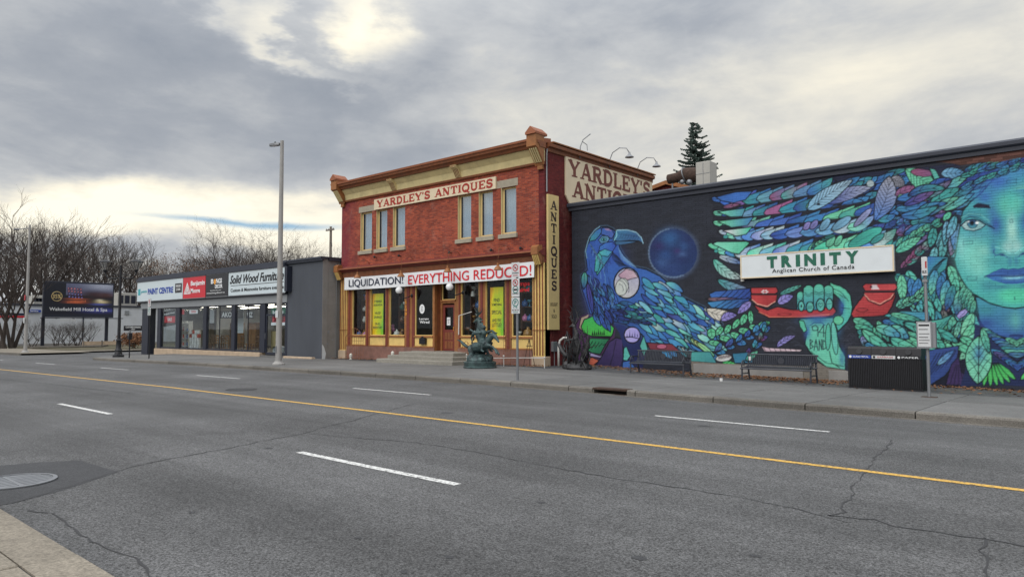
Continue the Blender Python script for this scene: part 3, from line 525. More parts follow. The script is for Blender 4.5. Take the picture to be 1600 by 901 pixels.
# ------------------------------------------------------------------ helpers
class MB:
    def __init__(s): s.v = []; s.f = []; s.c = []
    def add(s, vs, fs):
        o = len(s.v); s.v += [tuple(v) for v in vs]; s.f += [tuple(i + o for i in f) for f in fs]; return s
    def box(s, x0, x1, y0, y1, z0, z1):
        if x1 < x0: x0, x1 = x1, x0
        if y1 < y0: y0, y1 = y1, y0
        if z1 < z0: z0, z1 = z1, z0
        return s.add([(x0, y0, z0), (x1, y0, z0), (x1, y1, z0), (x0, y1, z0), (x0, y0, z1), (x1, y0, z1), (x1, y1, z1), (x0, y1, z1)],
                     [(0, 3, 2, 1), (4, 5, 6, 7), (0, 1, 5, 4), (1, 2, 6, 5), (2, 3, 7, 6), (3, 0, 4, 7)])
    def bbox(s, x0, x1, y0, y1, z0, z1, b=.01):      # box with bevelled front and top edges
        if x1 < x0: x0, x1 = x1, x0
        if y1 < y0: y0, y1 = y1, y0
        if z1 < z0: z0, z1 = z1, z0
        vs = []; 
        for z, i in ((z0, 0), (z1 - b, 0), (z1, b)):
            vs += [(x0 + i, y0 + i, z), (x1 - i, y0 + i, z), (x1 - i, y1 - i, z), (x0 + i, y1 - i, z)]
        fs = [(0, 3, 2, 1), (8, 9, 10, 11)]
        for k in (0, 4):
            for i in range(4): j = (i + 1) % 4; fs.append((k + i, k + j, k + j + 4, k + i + 4))
        return s.add(vs, fs)
    def tube(s, pts, r, n=8, cap=True):
        pts = [Vector(p) for p in pts]; rr = r if isinstance(r, (list, tuple)) else [r] * len(pts)
        rings = []; up = None
        for i, p in enumerate(pts):
            d = (pts[min(i + 1, len(pts) - 1)] - pts[max(i - 1, 0)])
            d = d.normalized() if d.length > 1e-9 else Vector((0, 0, 1))
            if up is None: up = Vector((0, 0, 1)) if abs(d.z) < .9 else Vector((1, 0, 0))
            a = d.cross(up).normalized(); up2 = a.cross(d).normalized(); up = up2
            rings.append([p + (a * math.cos(2 * math.pi * k / n) + up2 * math.sin(2 * math.pi * k / n)) * rr[i] for k in range(n)])
        vs = [v for q in rings for v in q]; fs = []
        for i in range(len(pts) - 1):
            for k in range(n):
                j = (k + 1) % n; fs.append((i * n + k, i * n + j, (i + 1) * n + j, (i + 1) * n + k))
        if cap: fs.append(tuple(range(n))[::-1]); fs.append(tuple(range((len(pts) - 1) * n, len(pts) * n)))
        return s.add(vs, fs)
    def lathe(s, c, prof, n=20):
        vs = []; fs = []
        for r, z in prof: vs += [(c[0] + r * math.cos(2 * math.pi * k / n), c[1] + r * math.sin(2 * math.pi * k / n), c[2] + z) for k in range(n)]
        for i in range(len(prof) - 1):
            for k in range(n): j = (k + 1) % n; fs.append((i * n + k, i * n + j, (i + 1) * n + j, (i + 1) * n + k))
        fs.append(tuple(range(n))[::-1]); fs.append(tuple(range((len(prof) - 1) * n, len(prof) * n)))
        return s.add(vs, fs)
    def ball(s, c, r, n=14, m=9, sq=(1, 1, 1), M=None):
        vs = []; fs = []
        for i in range(m + 1):
            a = math.pi * i / m
            for k in range(n):
                b = 2 * math.pi * k / n; v = Vector((r * sq[0] * math.sin(a) * math.cos(b), r * sq[1] * math.sin(a) * math.sin(b), r * sq[2] * math.cos(a)))
                if M is not None: v = M @ v
                vs.append((c[0] + v.x, c[1] + v.y, c[2] + v.z))
        for i in range(m):
            for k in range(n): j = (k + 1) % n; fs.append((i * n + k, (i + 1) * n + k, (i + 1) * n + j, i * n + j))
        return s.add(vs, fs)
    def prism_x(s, prof, x0, x1):        # profile in (y, z) swept along x
        n = len(prof); vs = [(x0, y, z) for y, z in prof] + [(x1, y, z) for y, z in prof]
        fs = [tuple(range(n)), tuple(range(n, 2 * n))[::-1]] + [(i, i + n, (i + 1) % n + n, (i + 1) % n) for i in range(n)]
        return s.add(vs, fs)
    def prism_y(s, prof, y0, y1):        # profile in (x, z) swept along y
        n = len(prof); vs = [(x, y0, z) for x, z in prof] + [(x, y1, z) for x, z in prof]
        fs = [tuple(range(n)), tuple(range(n, 2 * n))[::-1]] + [(i, i + n, (i + 1) % n + n, (i + 1) % n) for i in range(n)]
        return s.add(vs, fs)
    def prism_z(s, prof, z0, z1):
        n = len(prof); vs = [(x, y, z0) for x, y in prof] + [(x, y, z1) for x, y in prof]
        fs = [tuple(range(n))[::-1], tuple(range(n, 2 * n))] + [(i, (i + 1) % n, (i + 1) % n + n, i + n) for i in range(n)]
        return s.add(vs, fs)
    def mesh(s, name, loc=(0, 0, 0)):
        me = bpy.data.meshes.new(name); a = np.array(s.v, np.float32).reshape(-1, 3) - np.array(loc, np.float32)
        me.from_pydata(a.tolist(), [], s.f); me.update(); return me
def fixn(me):
    bm = bmesh.new(); bm.from_mesh(me); bmesh.ops.recalc_face_normals(bm, faces=bm.faces); bm.to_mesh(me); bm.free()
def obj(name, mb, m, parent=None, label=None, smooth=False, kind=None, norm=True):
    loc = (0, 0, 0)
    if parent is not None:
        p = parent
        while p is not None: loc = tuple(a + b for a, b in zip(loc, p.location)); p = p.parent
    me = mb.mesh(name, loc) if isinstance(mb, MB) else mb
    if norm and isinstance(mb, MB): fixn(me)
    if m is not None and not me.materials: me.materials.append(m)
    if smooth is True: me.polygons.foreach_set('use_smooth', [True] * len(me.polygons))
    elif smooth: me.set_sharp_from_angle(angle=R(smooth)) if hasattr(me, 'set_sharp_from_angle') else None
    o = bpy.data.objects.new(name, me); COL.objects.link(o)
    if parent is not None: o.parent = parent
    if label: o['label'] = label
    if kind: o['kind'] = kind
    return o
def thing(name, loc, label, cat, group=None, rz=0):
    o = bpy.data.objects.new(name, None); o.empty_display_size = .2; COL.objects.link(o); o.location = loc; o.rotation_euler = (0, 0, rz)
    o['label'] = label; o['category'] = cat
    if group: o['group'] = group
    return o
def tag(o, label, cat, group=None):
    o['label'] = label; o['category'] = cat
    if group: o['group'] = group
    return o
def dup(root, loc, rz=None, label=None, group=None, sc=None):
    def cp(o, par):
        c = o.copy(); COL.objects.link(c); c.parent = par
        for ch in list(o.children): cp(ch, c)
        return c
    r = cp(root, root.parent); r.location = loc
    if rz is not None: r.rotation_euler = (0, 0, rz)
    if sc: r.scale = (sc if isinstance(sc, tuple) else (sc, sc, sc))
    if label: r['label'] = label
    if group: r['group'] = group
    return r
# ------------------------------------------------------------------ materials
def rgb(r, g, b): return tuple(float(v) for v in lin((r, g, b)))
def mat(name, col, rough=.7, metal=0.0, var=.0, vs=3.0, bump=0.0, bs=20.0, spec=.5, col2=None, streak=False, stretch=None, dirt=0.0):
    m = bpy.data.materials.new(name); m.use_nodes = True; nt = m.node_tree; N, L = nt.nodes, nt.links; b = N['Principled BSDF']
    col = tuple(col)
    b.inputs['Roughness'].default_value = rough; b.inputs['Metallic'].default_value = metal; b.inputs['Specular IOR Level'].default_value = spec
    tc = N.new('ShaderNodeTexCoord'); mp = N.new('ShaderNodeMapping'); L.new(tc.outputs['Object'], mp.inputs[0])
    if stretch: mp.inputs['Scale'].default_value = stretch
    if var or col2:
        t = N.new('ShaderNodeTexNoise'); t.inputs['Scale'].default_value = vs; t.inputs['Detail'].default_value = 6; t.inputs['Roughness'].default_value = .6; L.new(mp.outputs[0], t.inputs[0])
        r = N.new('ShaderNodeValToRGB'); L.new(t.outputs[0], r.inputs[0]); e = r.color_ramp.elements
        c2 = col2 or tuple(c * (1 - var) for c in col); c1 = col if col2 else tuple(min(1, c * (1 + var)) for c in col)
        e[0].position = .32; e[1].position = .68; e[0].color = (*c2, 1); e[1].color = (*c1, 1); src = r.outputs[0]
    else:
        rg = N.new('ShaderNodeRGB'); rg.outputs[0].default_value = (*col, 1); src = rg.outputs[0]
    if dirt:
        t2 = N.new('ShaderNodeTexNoise'); t2.inputs['Scale'].default_value = 1.7; t2.inputs['Detail'].default_value = 8; t2.inputs['Roughness'].default_value = .7; L.new(tc.outputs['Object'], t2.inputs[0])
        r2 = N.new('ShaderNodeMapRange'); r2.inputs[1].default_value = .5; r2.inputs[2].default_value = .75; r2.inputs[4].default_value = dirt; L.new(t2.outputs[0], r2.inputs[0])
        mx = N.new('ShaderNodeMixRGB'); mx.inputs[2].default_value = (.07, .06, .05, 1); L.new(r2.outputs[0], mx.inputs[0]); L.new(src, mx.inputs[1]); src = mx.outputs[0]
    L.new(src, b.inputs['Base Color'])
    if bump:
        t = N.new('ShaderNodeTexNoise'); t.inputs['Scale'].default_value = bs; t.inputs['Detail'].default_value = 5; L.new(mp.outputs[0], t.inputs[0])
        bp = N.new('ShaderNodeBump'); bp.inputs['Strength'].default_value = bump; bp.inputs['Distance'].default_value = .02; L.new(t.outputs[0], bp.inputs['Height']); L.new(bp.outputs[0], b.inputs['Normal'])
    return m
def brick_mat(name, axes, c1, c2, mortar, bw=.21, bh=.075, tint=None, off=(0, 0)):
    m = bpy.data.materials.new(name); m.use_nodes = True; N, L = m.node_tree.nodes, m.node_tree.links; b = N['Principled BSDF']
    g = N.new('ShaderNodeNewGeometry'); sp = N.new('ShaderNodeSeparateXYZ'); L.new(g.outputs['Position'], sp.inputs[0]); cb = N.new('ShaderNodeCombineXYZ')
    L.new(sp.outputs[axes[0]], cb.inputs[0]); L.new(sp.outputs[axes[1]], cb.inputs[1])
    br = N.new('ShaderNodeTexBrick'); L.new(cb.outputs[0], br.inputs[0]); br.inputs['Scale'].default_value = 1.0
    br.inputs['Brick Width'].default_value = bw; br.inputs['Row Height'].default_value = bh; br.inputs['Mortar Size'].default_value = .008; br.inputs['Mortar Smooth'].default_value = .3; br.inputs['Bias'].default_value = 0
    br.inputs['Color1'].default_value = (*c1, 1); br.inputs['Color2'].default_value = (*c2, 1); br.inputs['Mortar'].default_value = (*mortar, 1)
    t = N.new('ShaderNodeTexNoise'); t.inputs['Scale'].default_value = .9; t.inputs['Detail'].default_value = 9; t.inputs['Roughness'].default_value = .65; L.new(g.outputs['Position'], t.inputs[0])
    r = N.new('ShaderNodeMapRange'); r.inputs[1].default_value = .3; r.inputs[2].default_value = .7; r.inputs[3].default_value = .72; r.inputs[4].default_value = 1.25; L.new(t.outputs[0], r.inputs[0])
    v = N.new('ShaderNodeVectorMath'); v.operation = 'SCALE'; L.new(br.outputs[0], v.inputs[0]); L.new(r.outputs[0], v.inputs[3]); src = v.outputs[0]
    if tint:   # (x threshold, softness, colour): paint that has gone purple near one end
        mr = N.new('ShaderNodeMapRange'); mr.inputs[1].default_value = tint[0]; mr.inputs[2].default_value = tint[1]; mr.inputs[3].default_value = .75; mr.inputs[4].default_value = 0
        ad = N.new('ShaderNodeMath'); ad.operation = 'MULTIPLY_ADD'; ad.inputs[1].default_value = 2.4; L.new(t.outputs[0], ad.inputs[0]); L.new(sp.outputs[0], ad.inputs[2]); L.new(ad.outputs[0], mr.inputs[0])
        mx = N.new('ShaderNodeMixRGB'); mx.inputs[2].default_value = (*tint[2], 1); L.new(mr.outputs[0], mx.inputs[0]); L.new(src, mx.inputs[1]); src = mx.outputs[0]
    t3 = N.new('ShaderNodeTexNoise'); t3.inputs['Scale'].default_value = 1.9; t3.inputs['Detail'].default_value = 9; t3.inputs['Roughness'].default_value = .72; mp = N.new('ShaderNodeMapping'); mp.inputs['Scale'].default_value = (1, 1, .45); L.new(g.outputs['Position'], mp.inputs[0]); L.new(mp.outputs[0], t3.inputs[0])
    for lo, hi, am, cc in ((.54, .74, .42, (.30, .19, .15)), (.46, .30, .45, (.06, .035, .03))):      # bleached patches and soot
        q = N.new('ShaderNodeMapRange'); q.inputs[1].default_value = lo; q.inputs[2].default_value = hi; q.inputs[4].default_value = am; L.new(t3.outputs[0], q.inputs[0]); mx2 = N.new('ShaderNodeMixRGB'); mx2.inputs[2].default_value = (*cc, 1); L.new(q.outputs[0], mx2.inputs[0]); L.new(src, mx2.inputs[1]); src = mx2.outputs[0]
    L.new(src, b.inputs['Base Color']); b.inputs['Roughness'].default_value = .8; b.inputs['Specular IOR Level'].default_value = .25
    bp = N.new('ShaderNodeBump'); bp.inputs['Strength'].default_value = .6; bp.inputs['Distance'].default_value = .012; bp.invert = True; L.new(br.outputs['Fac'], bp.inputs['Height']); L.new(bp.outputs[0], b.inputs['Normal'])
    return m
def glass(name, tint=(.75, .8, .82), refl=1.0, ior=1.5, rough=.02, base=.04):
    m = bpy.data.materials.new(name); m.use_nodes = True; N, L = m.node_tree.nodes, m.node_tree.links; N.clear()
    o = N.new('ShaderNodeOutputMaterial'); tr = N.new('ShaderNodeBsdfTransparent'); tr.inputs[0].default_value = (*tint, 1); gl = N.new('ShaderNodeBsdfGlossy'); gl.inputs['Roughness'].default_value = rough; gl.inputs[0].default_value = (refl, refl, refl, 1)
    lw = N.new('ShaderNodeLayerWeight'); lw.inputs[0].default_value = .5; pw = N.new('ShaderNodeMath'); pw.operation = 'POWER'; pw.inputs[1].default_value = 4.6; L.new(lw.outputs['Facing'], pw.inputs[0])
    ad = N.new('ShaderNodeMath'); ad.operation = 'ADD'; ad.inputs[1].default_value = base; ad.use_clamp = True; L.new(pw.outputs[0], ad.inputs[0])
    t = N.new('ShaderNodeTexNoise'); t.inputs['Scale'].default_value = .8; g = N.new('ShaderNodeNewGeometry'); L.new(g.outputs['Position'], t.inputs[0])
    bp = N.new('ShaderNodeBump'); bp.inputs['Strength'].default_value = .08; bp.inputs['Distance'].default_value = .02; L.new(t.outputs[0], bp.inputs['Height']); L.new(bp.outputs[0], gl.inputs['Normal'])
    mx = N.new('ShaderNodeMixShader'); L.new(ad.outputs[0], mx.inputs[0]); L.new(tr.outputs[0], mx.inputs[1]); L.new(gl.outputs[0], mx.inputs[2]); L.new(mx.outputs[0], o.inputs[0]); return m
def emis(name, col, s):
    m = mat(name, col); b = m.node_tree.nodes['Principled BSDF']; b.inputs['Emission Color'].default_value = (*col, 1); b.inputs['Emission Strength'].default_value = s; return m
def ground_mat(name, base, dark, scale=60, rough=.9, cracks=False, big=.18, speck=.5, bump=.5, lanes=False, each=False):
    m = bpy.data.materials.new(name); m.use_nodes = True; N, L = m.node_tree.nodes, m.node_tree.links; b = N['Principled BSDF']
    g = N.new('ShaderNodeNewGeometry'); P = g.outputs['Position']
    def noise(s, d=4, r=.6, stretch=None):
        src = P
        if stretch: mp = N.new('ShaderNodeMapping'); mp.inputs['Scale'].default_value = stretch; L.new(P, mp.inputs[0]); src = mp.outputs[0]
        t = N.new('ShaderNodeTexNoise'); t.inputs['Scale'].default_value = s; t.inputs['Detail'].default_value = d; t.inputs['Roughness'].default_value = r; L.new(src, t.inputs[0]); return t.outputs[0]
    def mr(x, a, b_, c, d):
        q = N.new('ShaderNodeMapRange'); L.new(x, q.inputs[0])
        for i, v in enumerate((a, b_, c, d)): q.inputs[i + 1].default_value = v
        return q.outputs[0]
    def mul(a, b_):
        q = N.new('ShaderNodeMath'); q.operation = 'MULTIPLY'; L.new(a, q.inputs[0]); L.new(b_, q.inputs[1]); return q.outputs[0]
    agg = noise(scale, 3, .8); k = mr(agg, .36, .64, 1 - speck, 1 + speck)
    k = mul(k, mr(noise(.35, 6, .6), .3, .7, 1 - big, 1 + big)); k = mul(k, mr(noise(1.1, 8, .7, (.05, 1.5, 1)), .3, .7, 1 - big * .8, 1 + big * .8)); k = mul(k, mr(noise(scale * 2.6, 2, .5), .58, .72, 1, 1 + speck * 1.3))
    k = mul(k, mr(noise(7, 6, .7), .3, .7, .90, 1.10))
    if each: oi = N.new('ShaderNodeObjectInfo'); k = mul(k, mr(oi.outputs['Random'], 0, 1, .88, 1.10))
    if lanes:      # oil-darkened lane middles, polished wheel paths
        sp = N.new('ShaderNodeSeparateXYZ'); L.new(P, sp.inputs[0]); wv = N.new('ShaderNodeMath'); wv.operation = 'MULTIPLY_ADD'; wv.inputs[1].default_value = 1.904; wv.inputs[2].default_value = -6.5; L.new(sp.outputs[1], wv.inputs[0])
        co = N.new('ShaderNodeMath'); co.operation = 'COSINE'; L.new(wv.outputs[0], co.inputs[0]); k = mul(k, mul(mr(co.outputs[0], -1, 1, 1.07, .88), mr(noise(.5, 5, .6, (.2, 1, 1)), .3, .7, .94, 1.06)))
    v = N.new('ShaderNodeVectorMath'); v.operation = 'SCALE'; v.inputs[0].default_value = base; L.new(k, v.inputs[3])
    st = mr(noise(.8, 9, .75), .60, .74, 0, .55); mx = N.new('ShaderNodeMixRGB'); L.new(st, mx.inputs[0]); L.new(v.outputs[0], mx.inputs[1]); mx.inputs[2].default_value = (*dark, 1)
    L.new(mx.outputs[0], b.inputs['Base Color']); b.inputs['Roughness'].default_value = rough; b.inputs['Specular IOR Level'].default_value = .35
    bp = N.new('ShaderNodeBump'); bp.inputs['Strength'].default_value = bump; bp.inputs['Distance'].default_value = .008; L.new(agg, bp.inputs['Height']); L.new(bp.outputs[0], b.inputs['Normal'])
    return m
MT = {}
def C3(r, g, b, k=1.0): return tuple(v * k for v in rgb(r, g, b))
def mk():
    M = MT
    M['asphalt'] = ground_mat('asphalt', (.088, .088, .090), (.060, .060, .061), 62, .86, big=.24, speck=.8, lanes=True)
    M['patch'] = ground_mat('asphalt_patch', (.052, .053, .057), (.04, .04, .044), 80, .85, big=.10, speck=.4)
    M['concrete'] = ground_mat('sidewalk_concrete', (.135, .133, .131), (.09, .088, .086), 40, .9, big=.20, speck=.22, bump=.3, each=True)
    M['kerb'] = ground_mat('kerb_concrete', (.135, .125, .112), (.06, .056, .052), 40, .92, big=.28, speck=.30, bump=.5, each=True)
    M['near'] = ground_mat('near_pavement_concrete', (.21, .185, .15), (.11, .10, .08), 35, .9, big=.22, speck=.26, bump=.4, each=True)
    M['paver'] = ground_mat('paver_concrete', (.080, .079, .082), (.055, .052, .05), 40, .9, big=.25, speck=.3, bump=.4, each=True)
    M['soil'] = ground_mat('ground_soil', (.09, .08, .066), (.08, .07, .05), 6, .95, big=.3, speck=.3)
    M['verge'] = ground_mat('dead_grass', (.085, .075, .045), (.06, .058, .035), 14, .95, big=.3, speck=.4)
    M['grit'] = ground_mat('gutter_grit', (.115, .105, .092), (.06, .055, .05), 30, .95, big=.3, speck=.5); M['crack'] = mat('crack_tar', (.035, .035, .038), .8); M['yellow'] = mat('yellow_paint', (.52, .31, .06), .75, var=.25, vs=30); M['white'] = mat('road_white', (.50, .50, .49), .75, var=.28, vs=30)
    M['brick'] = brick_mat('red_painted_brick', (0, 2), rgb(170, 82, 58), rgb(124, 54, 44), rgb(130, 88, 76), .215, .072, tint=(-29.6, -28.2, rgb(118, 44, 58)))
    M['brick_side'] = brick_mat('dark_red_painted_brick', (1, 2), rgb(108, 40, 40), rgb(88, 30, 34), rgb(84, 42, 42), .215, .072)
    M['orange'] = mat('orange_brown_trim', rgb(146, 94, 52), .6, var=.18, vs=5, dirt=.42); M['brown'] = mat('brown_trim', rgb(124, 72, 42), .6, var=.2, vs=5, dirt=.42)
    M['cream'] = mat('cream_trim', rgb(210, 194, 144), .65, var=.09, vs=2, dirt=.28); M['yellowc'] = mat('straw_yellow_paint', rgb(220, 188, 116), .6, var=.09, vs=3, dirt=.28)
    M['maroon'] = mat('maroon_wood', rgb(112, 48, 40), .6, var=.12, vs=5); M['redcap'] = mat('weathered_red_cap', rgb(146, 88, 60), .7, var=.16, vs=3)
    M['pinkst'] = mat('pinkish_painted_stone', rgb(128, 92, 82), .85, var=.2, vs=3, bump=.4, bs=8, dirt=.4); M['lintel'] = mat('grey_stone', rgb(156, 148, 132), .85, var=.1, vs=5, bump=.2)
    M['win'] = glass('window_glass', (.80, .86, .90), .9, 1.5, .015, .22); M['shop'] = glass('shop_glass', (.90, .93, .94), .75, 1.45, .01, .02)
    M['curtain'] = mat('pale_curtain', rgb(200, 214, 224), .9, var=.1, vs=2, stretch=(6, 1, .6)); M['castiron'] = mat('dark_cast_iron', (.03, .03, .032), .8, var=.3, vs=20); M['dark'] = mat('dark_interior', (.03, .028, .027), .9); M['darkwall'] = mat('interior_wall', (.10, .09, .08), .9, var=.3)
    M['steps'] = ground_mat('worn_step_concrete', (.25, .235, .205), (.15, .14, .12), 30, .9, big=.15, speck=.2, bump=.3)
    M['sgnc'] = mat('sign_cream', rgb(216, 200, 172), .6, var=.05, vs=2, dirt=.10); M['sgnr'] = mat('sign_letter_red', rgb(158, 48, 36), .6); M['sgnb'] = mat('sign_letter_brown', rgb(108, 56, 46), .6, var=.1)
    M['sgny'] = mat('sign_straw', rgb(206, 182, 126), .6, var=.06, vs=2, dirt=.15); M['ink'] = mat('letter_dark', rgb(52, 38, 34), .6)
    M['banner'] = mat('white_banner_vinyl', rgb(226, 228, 232), .45, var=.03); M['navy'] = mat('letter_navy', rgb(22, 34, 62), .5); M['redl'] = mat('letter_red', rgb(206, 32, 44), .5)
    M['slate'] = mat('slate_grey_render', rgb(70, 74, 82), .85, var=.10, vs=1.0, bump=.15, stretch=(1, 1, .35)); M['render'] = mat('grey_cement_render', rgb(136, 134, 132), .9, var=.10, vs=1.2, bump=.25, bs=14, dirt=.22)
    M['lgrey'] = mat('grey_fascia', rgb(132, 136, 140), .7, var=.05); M['frame'] = mat('dark_navy_frame', rgb(34, 38, 52), .45); M['roofd'] = mat('dark_roof_metal', rgb(54, 58, 70), .55, var=.1, vs=1.5, stretch=(.3, 1, 1))
    M['sill'] = mat('tan_stone', rgb(176, 156, 134), .85, var=.12, vs=3, bump=.3, dirt=.3); M['signw'] = mat('backlit_sign_white', rgb(196, 208, 214), .35, var=.03, vs=1.0); M['signred'] = mat('sign_red', rgb(196, 34, 50), .35)
    M['signdk'] = mat('sign_black', rgb(34, 34, 40), .35); M['blue'] = mat('letter_blue', rgb(38, 68, 156), .5); M['teal'] = mat('letter_teal', rgb(60, 160, 170), .5); M['whitel'] = mat('letter_white', rgb(228, 230, 232), .5); M['gold'] = mat('letter_gold', rgb(222, 150, 50), .5)
    M['green'] = mat('letter_green', rgb(22, 96, 76), .5); M['tsign'] = mat('white_sign_face', rgb(212, 218, 222), .4, var=.02, dirt=.06); M['galv'] = mat('galvanised_steel', rgb(136, 138, 142), .5, .6, var=.10, vs=3, stretch=(1, 1, .3))
    M['conc_pole'] = mat('grey_pole_paint', rgb(148, 146, 144), .65, .0, var=.08, vs=3, bump=.1); M['blackm'] = mat('black_metal', rgb(34, 35, 40), .5, .3, var=.2, vs=6); M['benchm'] = mat('black_bench_steel', rgb(66, 68, 76), .38, .3, var=.15, vs=6)
    M['bronze'] = mat('bronze_patina', rgb(78, 100, 100), .5, .3, var=.35, vs=5, bump=.6, bs=18, col2=rgb(34, 42, 46)); M['bronze2'] = mat('grey_bronze', rgb(66, 66, 68), .55, .3, bump=.8, bs=14, col2=rgb(30, 30, 33))
    M['globe'] = mat('opal_globe', rgb(232, 234, 236), .2, var=.02); M['iron'] = mat('rusty_iron', rgb(126, 78, 52), .8, var=.3, vs=10); M['rust'] = mat('rusty_steel', rgb(66, 50, 42), .9, var=.4, vs=8, bump=.4)
    M['pvc'] = mat('white_pipe', rgb(200, 198, 194), .5, dirt=.25); M['leafd'] = mat('dead_leaf', rgb(120, 84, 58), .9, var=.45, vs=9); M['bark'] = mat('grey_brown_bark', rgb(62, 54, 50), .9, var=.25, vs=5, bump=.4); M['twig'] = mat('brown_twig', rgb(64, 56, 52), .9, var=.2, vs=2)
    M['rustleaf'] = mat('clinging_rust_leaf', rgb(108, 82, 64), .9, var=.3, vs=2); M['needle'] = mat('spruce_needle', rgb(64, 80, 74), .85, var=.35, vs=2.2)
    M['whitewall'] = mat('white_painted_wall', rgb(196, 200, 206), .8, var=.05, vs=.8, stretch=(1, 1, .4), dirt=.15); M['hvac'] = mat('beige_metal_cabinet', rgb(168, 166, 160), .6, var=.06)
    M['wood'] = mat('weathered_wood', rgb(112, 104, 96), .9, var=.2, vs=3, stretch=(1, 1, .1)); M['litter'] = mat('white_foam', rgb(220, 220, 220), .7); M['opal'] = emis('lit_ceiling_strip', (1, .90, .72), 16)
    M['binm'] = mat('black_bin_metal', rgb(30, 30, 35), .5, .2, var=.2, vs=8); M['regs'] = mat('street_sign_face', rgb(198, 200, 202), .45, var=.03, dirt=.08); M['sred'] = mat('symbol_red', rgb(166, 40, 48), .5); M['sgreen'] = mat('symbol_green', rgb(28, 112, 104), .5); M['sblack'] = mat('symbol_black', rgb(30, 30, 34), .5)
mk()
for k_, c_ in (('white', (.12, .12, .12)), ('yellow', (.16, .12, .06))):       # worn road paint: asphalt grinning through
    for n_ in MT[k_].node_tree.nodes:
        if n_.type == 'VALTORGB': e_ = n_.color_ramp.elements; e_[0].position = .36; e_[1].position = .50; e_[0].color = (*c_, 1)
# ------------------------------------------------------------------ lettering
def text_mesh(txt, bold=0.0, shear=0.0, depth=.02, space=1.0, lead=1.0, align='CENTER'):
    cu = bpy.data.curves.new('lettering', 'FONT'); cu.body = txt; cu.size = 1.0; cu.offset = bold; cu.shear = shear; cu.extrude = depth; cu.space_character = space; cu.space_line = lead; cu.align_x = align; cu.resolution_u = 3
    o = bpy.data.objects.new('lettering', cu); COL.objects.link(o); dg = bpy.context.evaluated_depsgraph_get(); dg.update()
    me = bpy.data.meshes.new_from_object(o.evaluated_get(dg)); bpy.data.objects.remove(o); bpy.data.curves.remove(cu); return me
def fit(me, O, ux, uz, w, h, name, m, parent, depth=.012, label=None):
    """fit a flat lettering mesh into a w x h box whose lower-left corner is O, along ux and uz"""
    n = len(me.vertices); co = np.empty(n * 3, np.float32); me.vertices.foreach_get('co', co); co = co.reshape(-1, 3)
    a, b = co.min(0), co.max(0); s = np.maximum(b - a, 1e-6); co = (co - a) / s
    ux = np.array(ux, float); uz = np.array(uz, float); nn = np.cross(ux, uz)
    loc = np.zeros(3); p = parent
    while p is not None: loc += np.array(p.location); p = p.parent
    P = np.array(O, float) - loc + co[:, 0:1] * ux * w + co[:, 1:2] * uz * h + co[:, 2:3] * nn * depth
    me.vertices.foreach_set('co', P.astype(np.float32).ravel()); me.update(); me.materials.clear(); me.materials.append(m)
    o = bpy.data.objects.new(name, me); COL.objects.link(o); o.parent = parent
    if label: o['label'] = label
    return o
def txt(t, x0, x1, z0, z1, y, m, parent, bold=.0, shear=0, depth=.012, lead=1.0, name='lettering', space=1.0, align='CENTER'):
    # faces -y: lettering runs along +x
    me = text_mesh(t, bold, shear, .02, space, lead, align); return fit(me, (x0, y, z0), (1, 0, 0), (0, 0, 1), x1 - x0, z1 - z0, name, m, parent, depth)
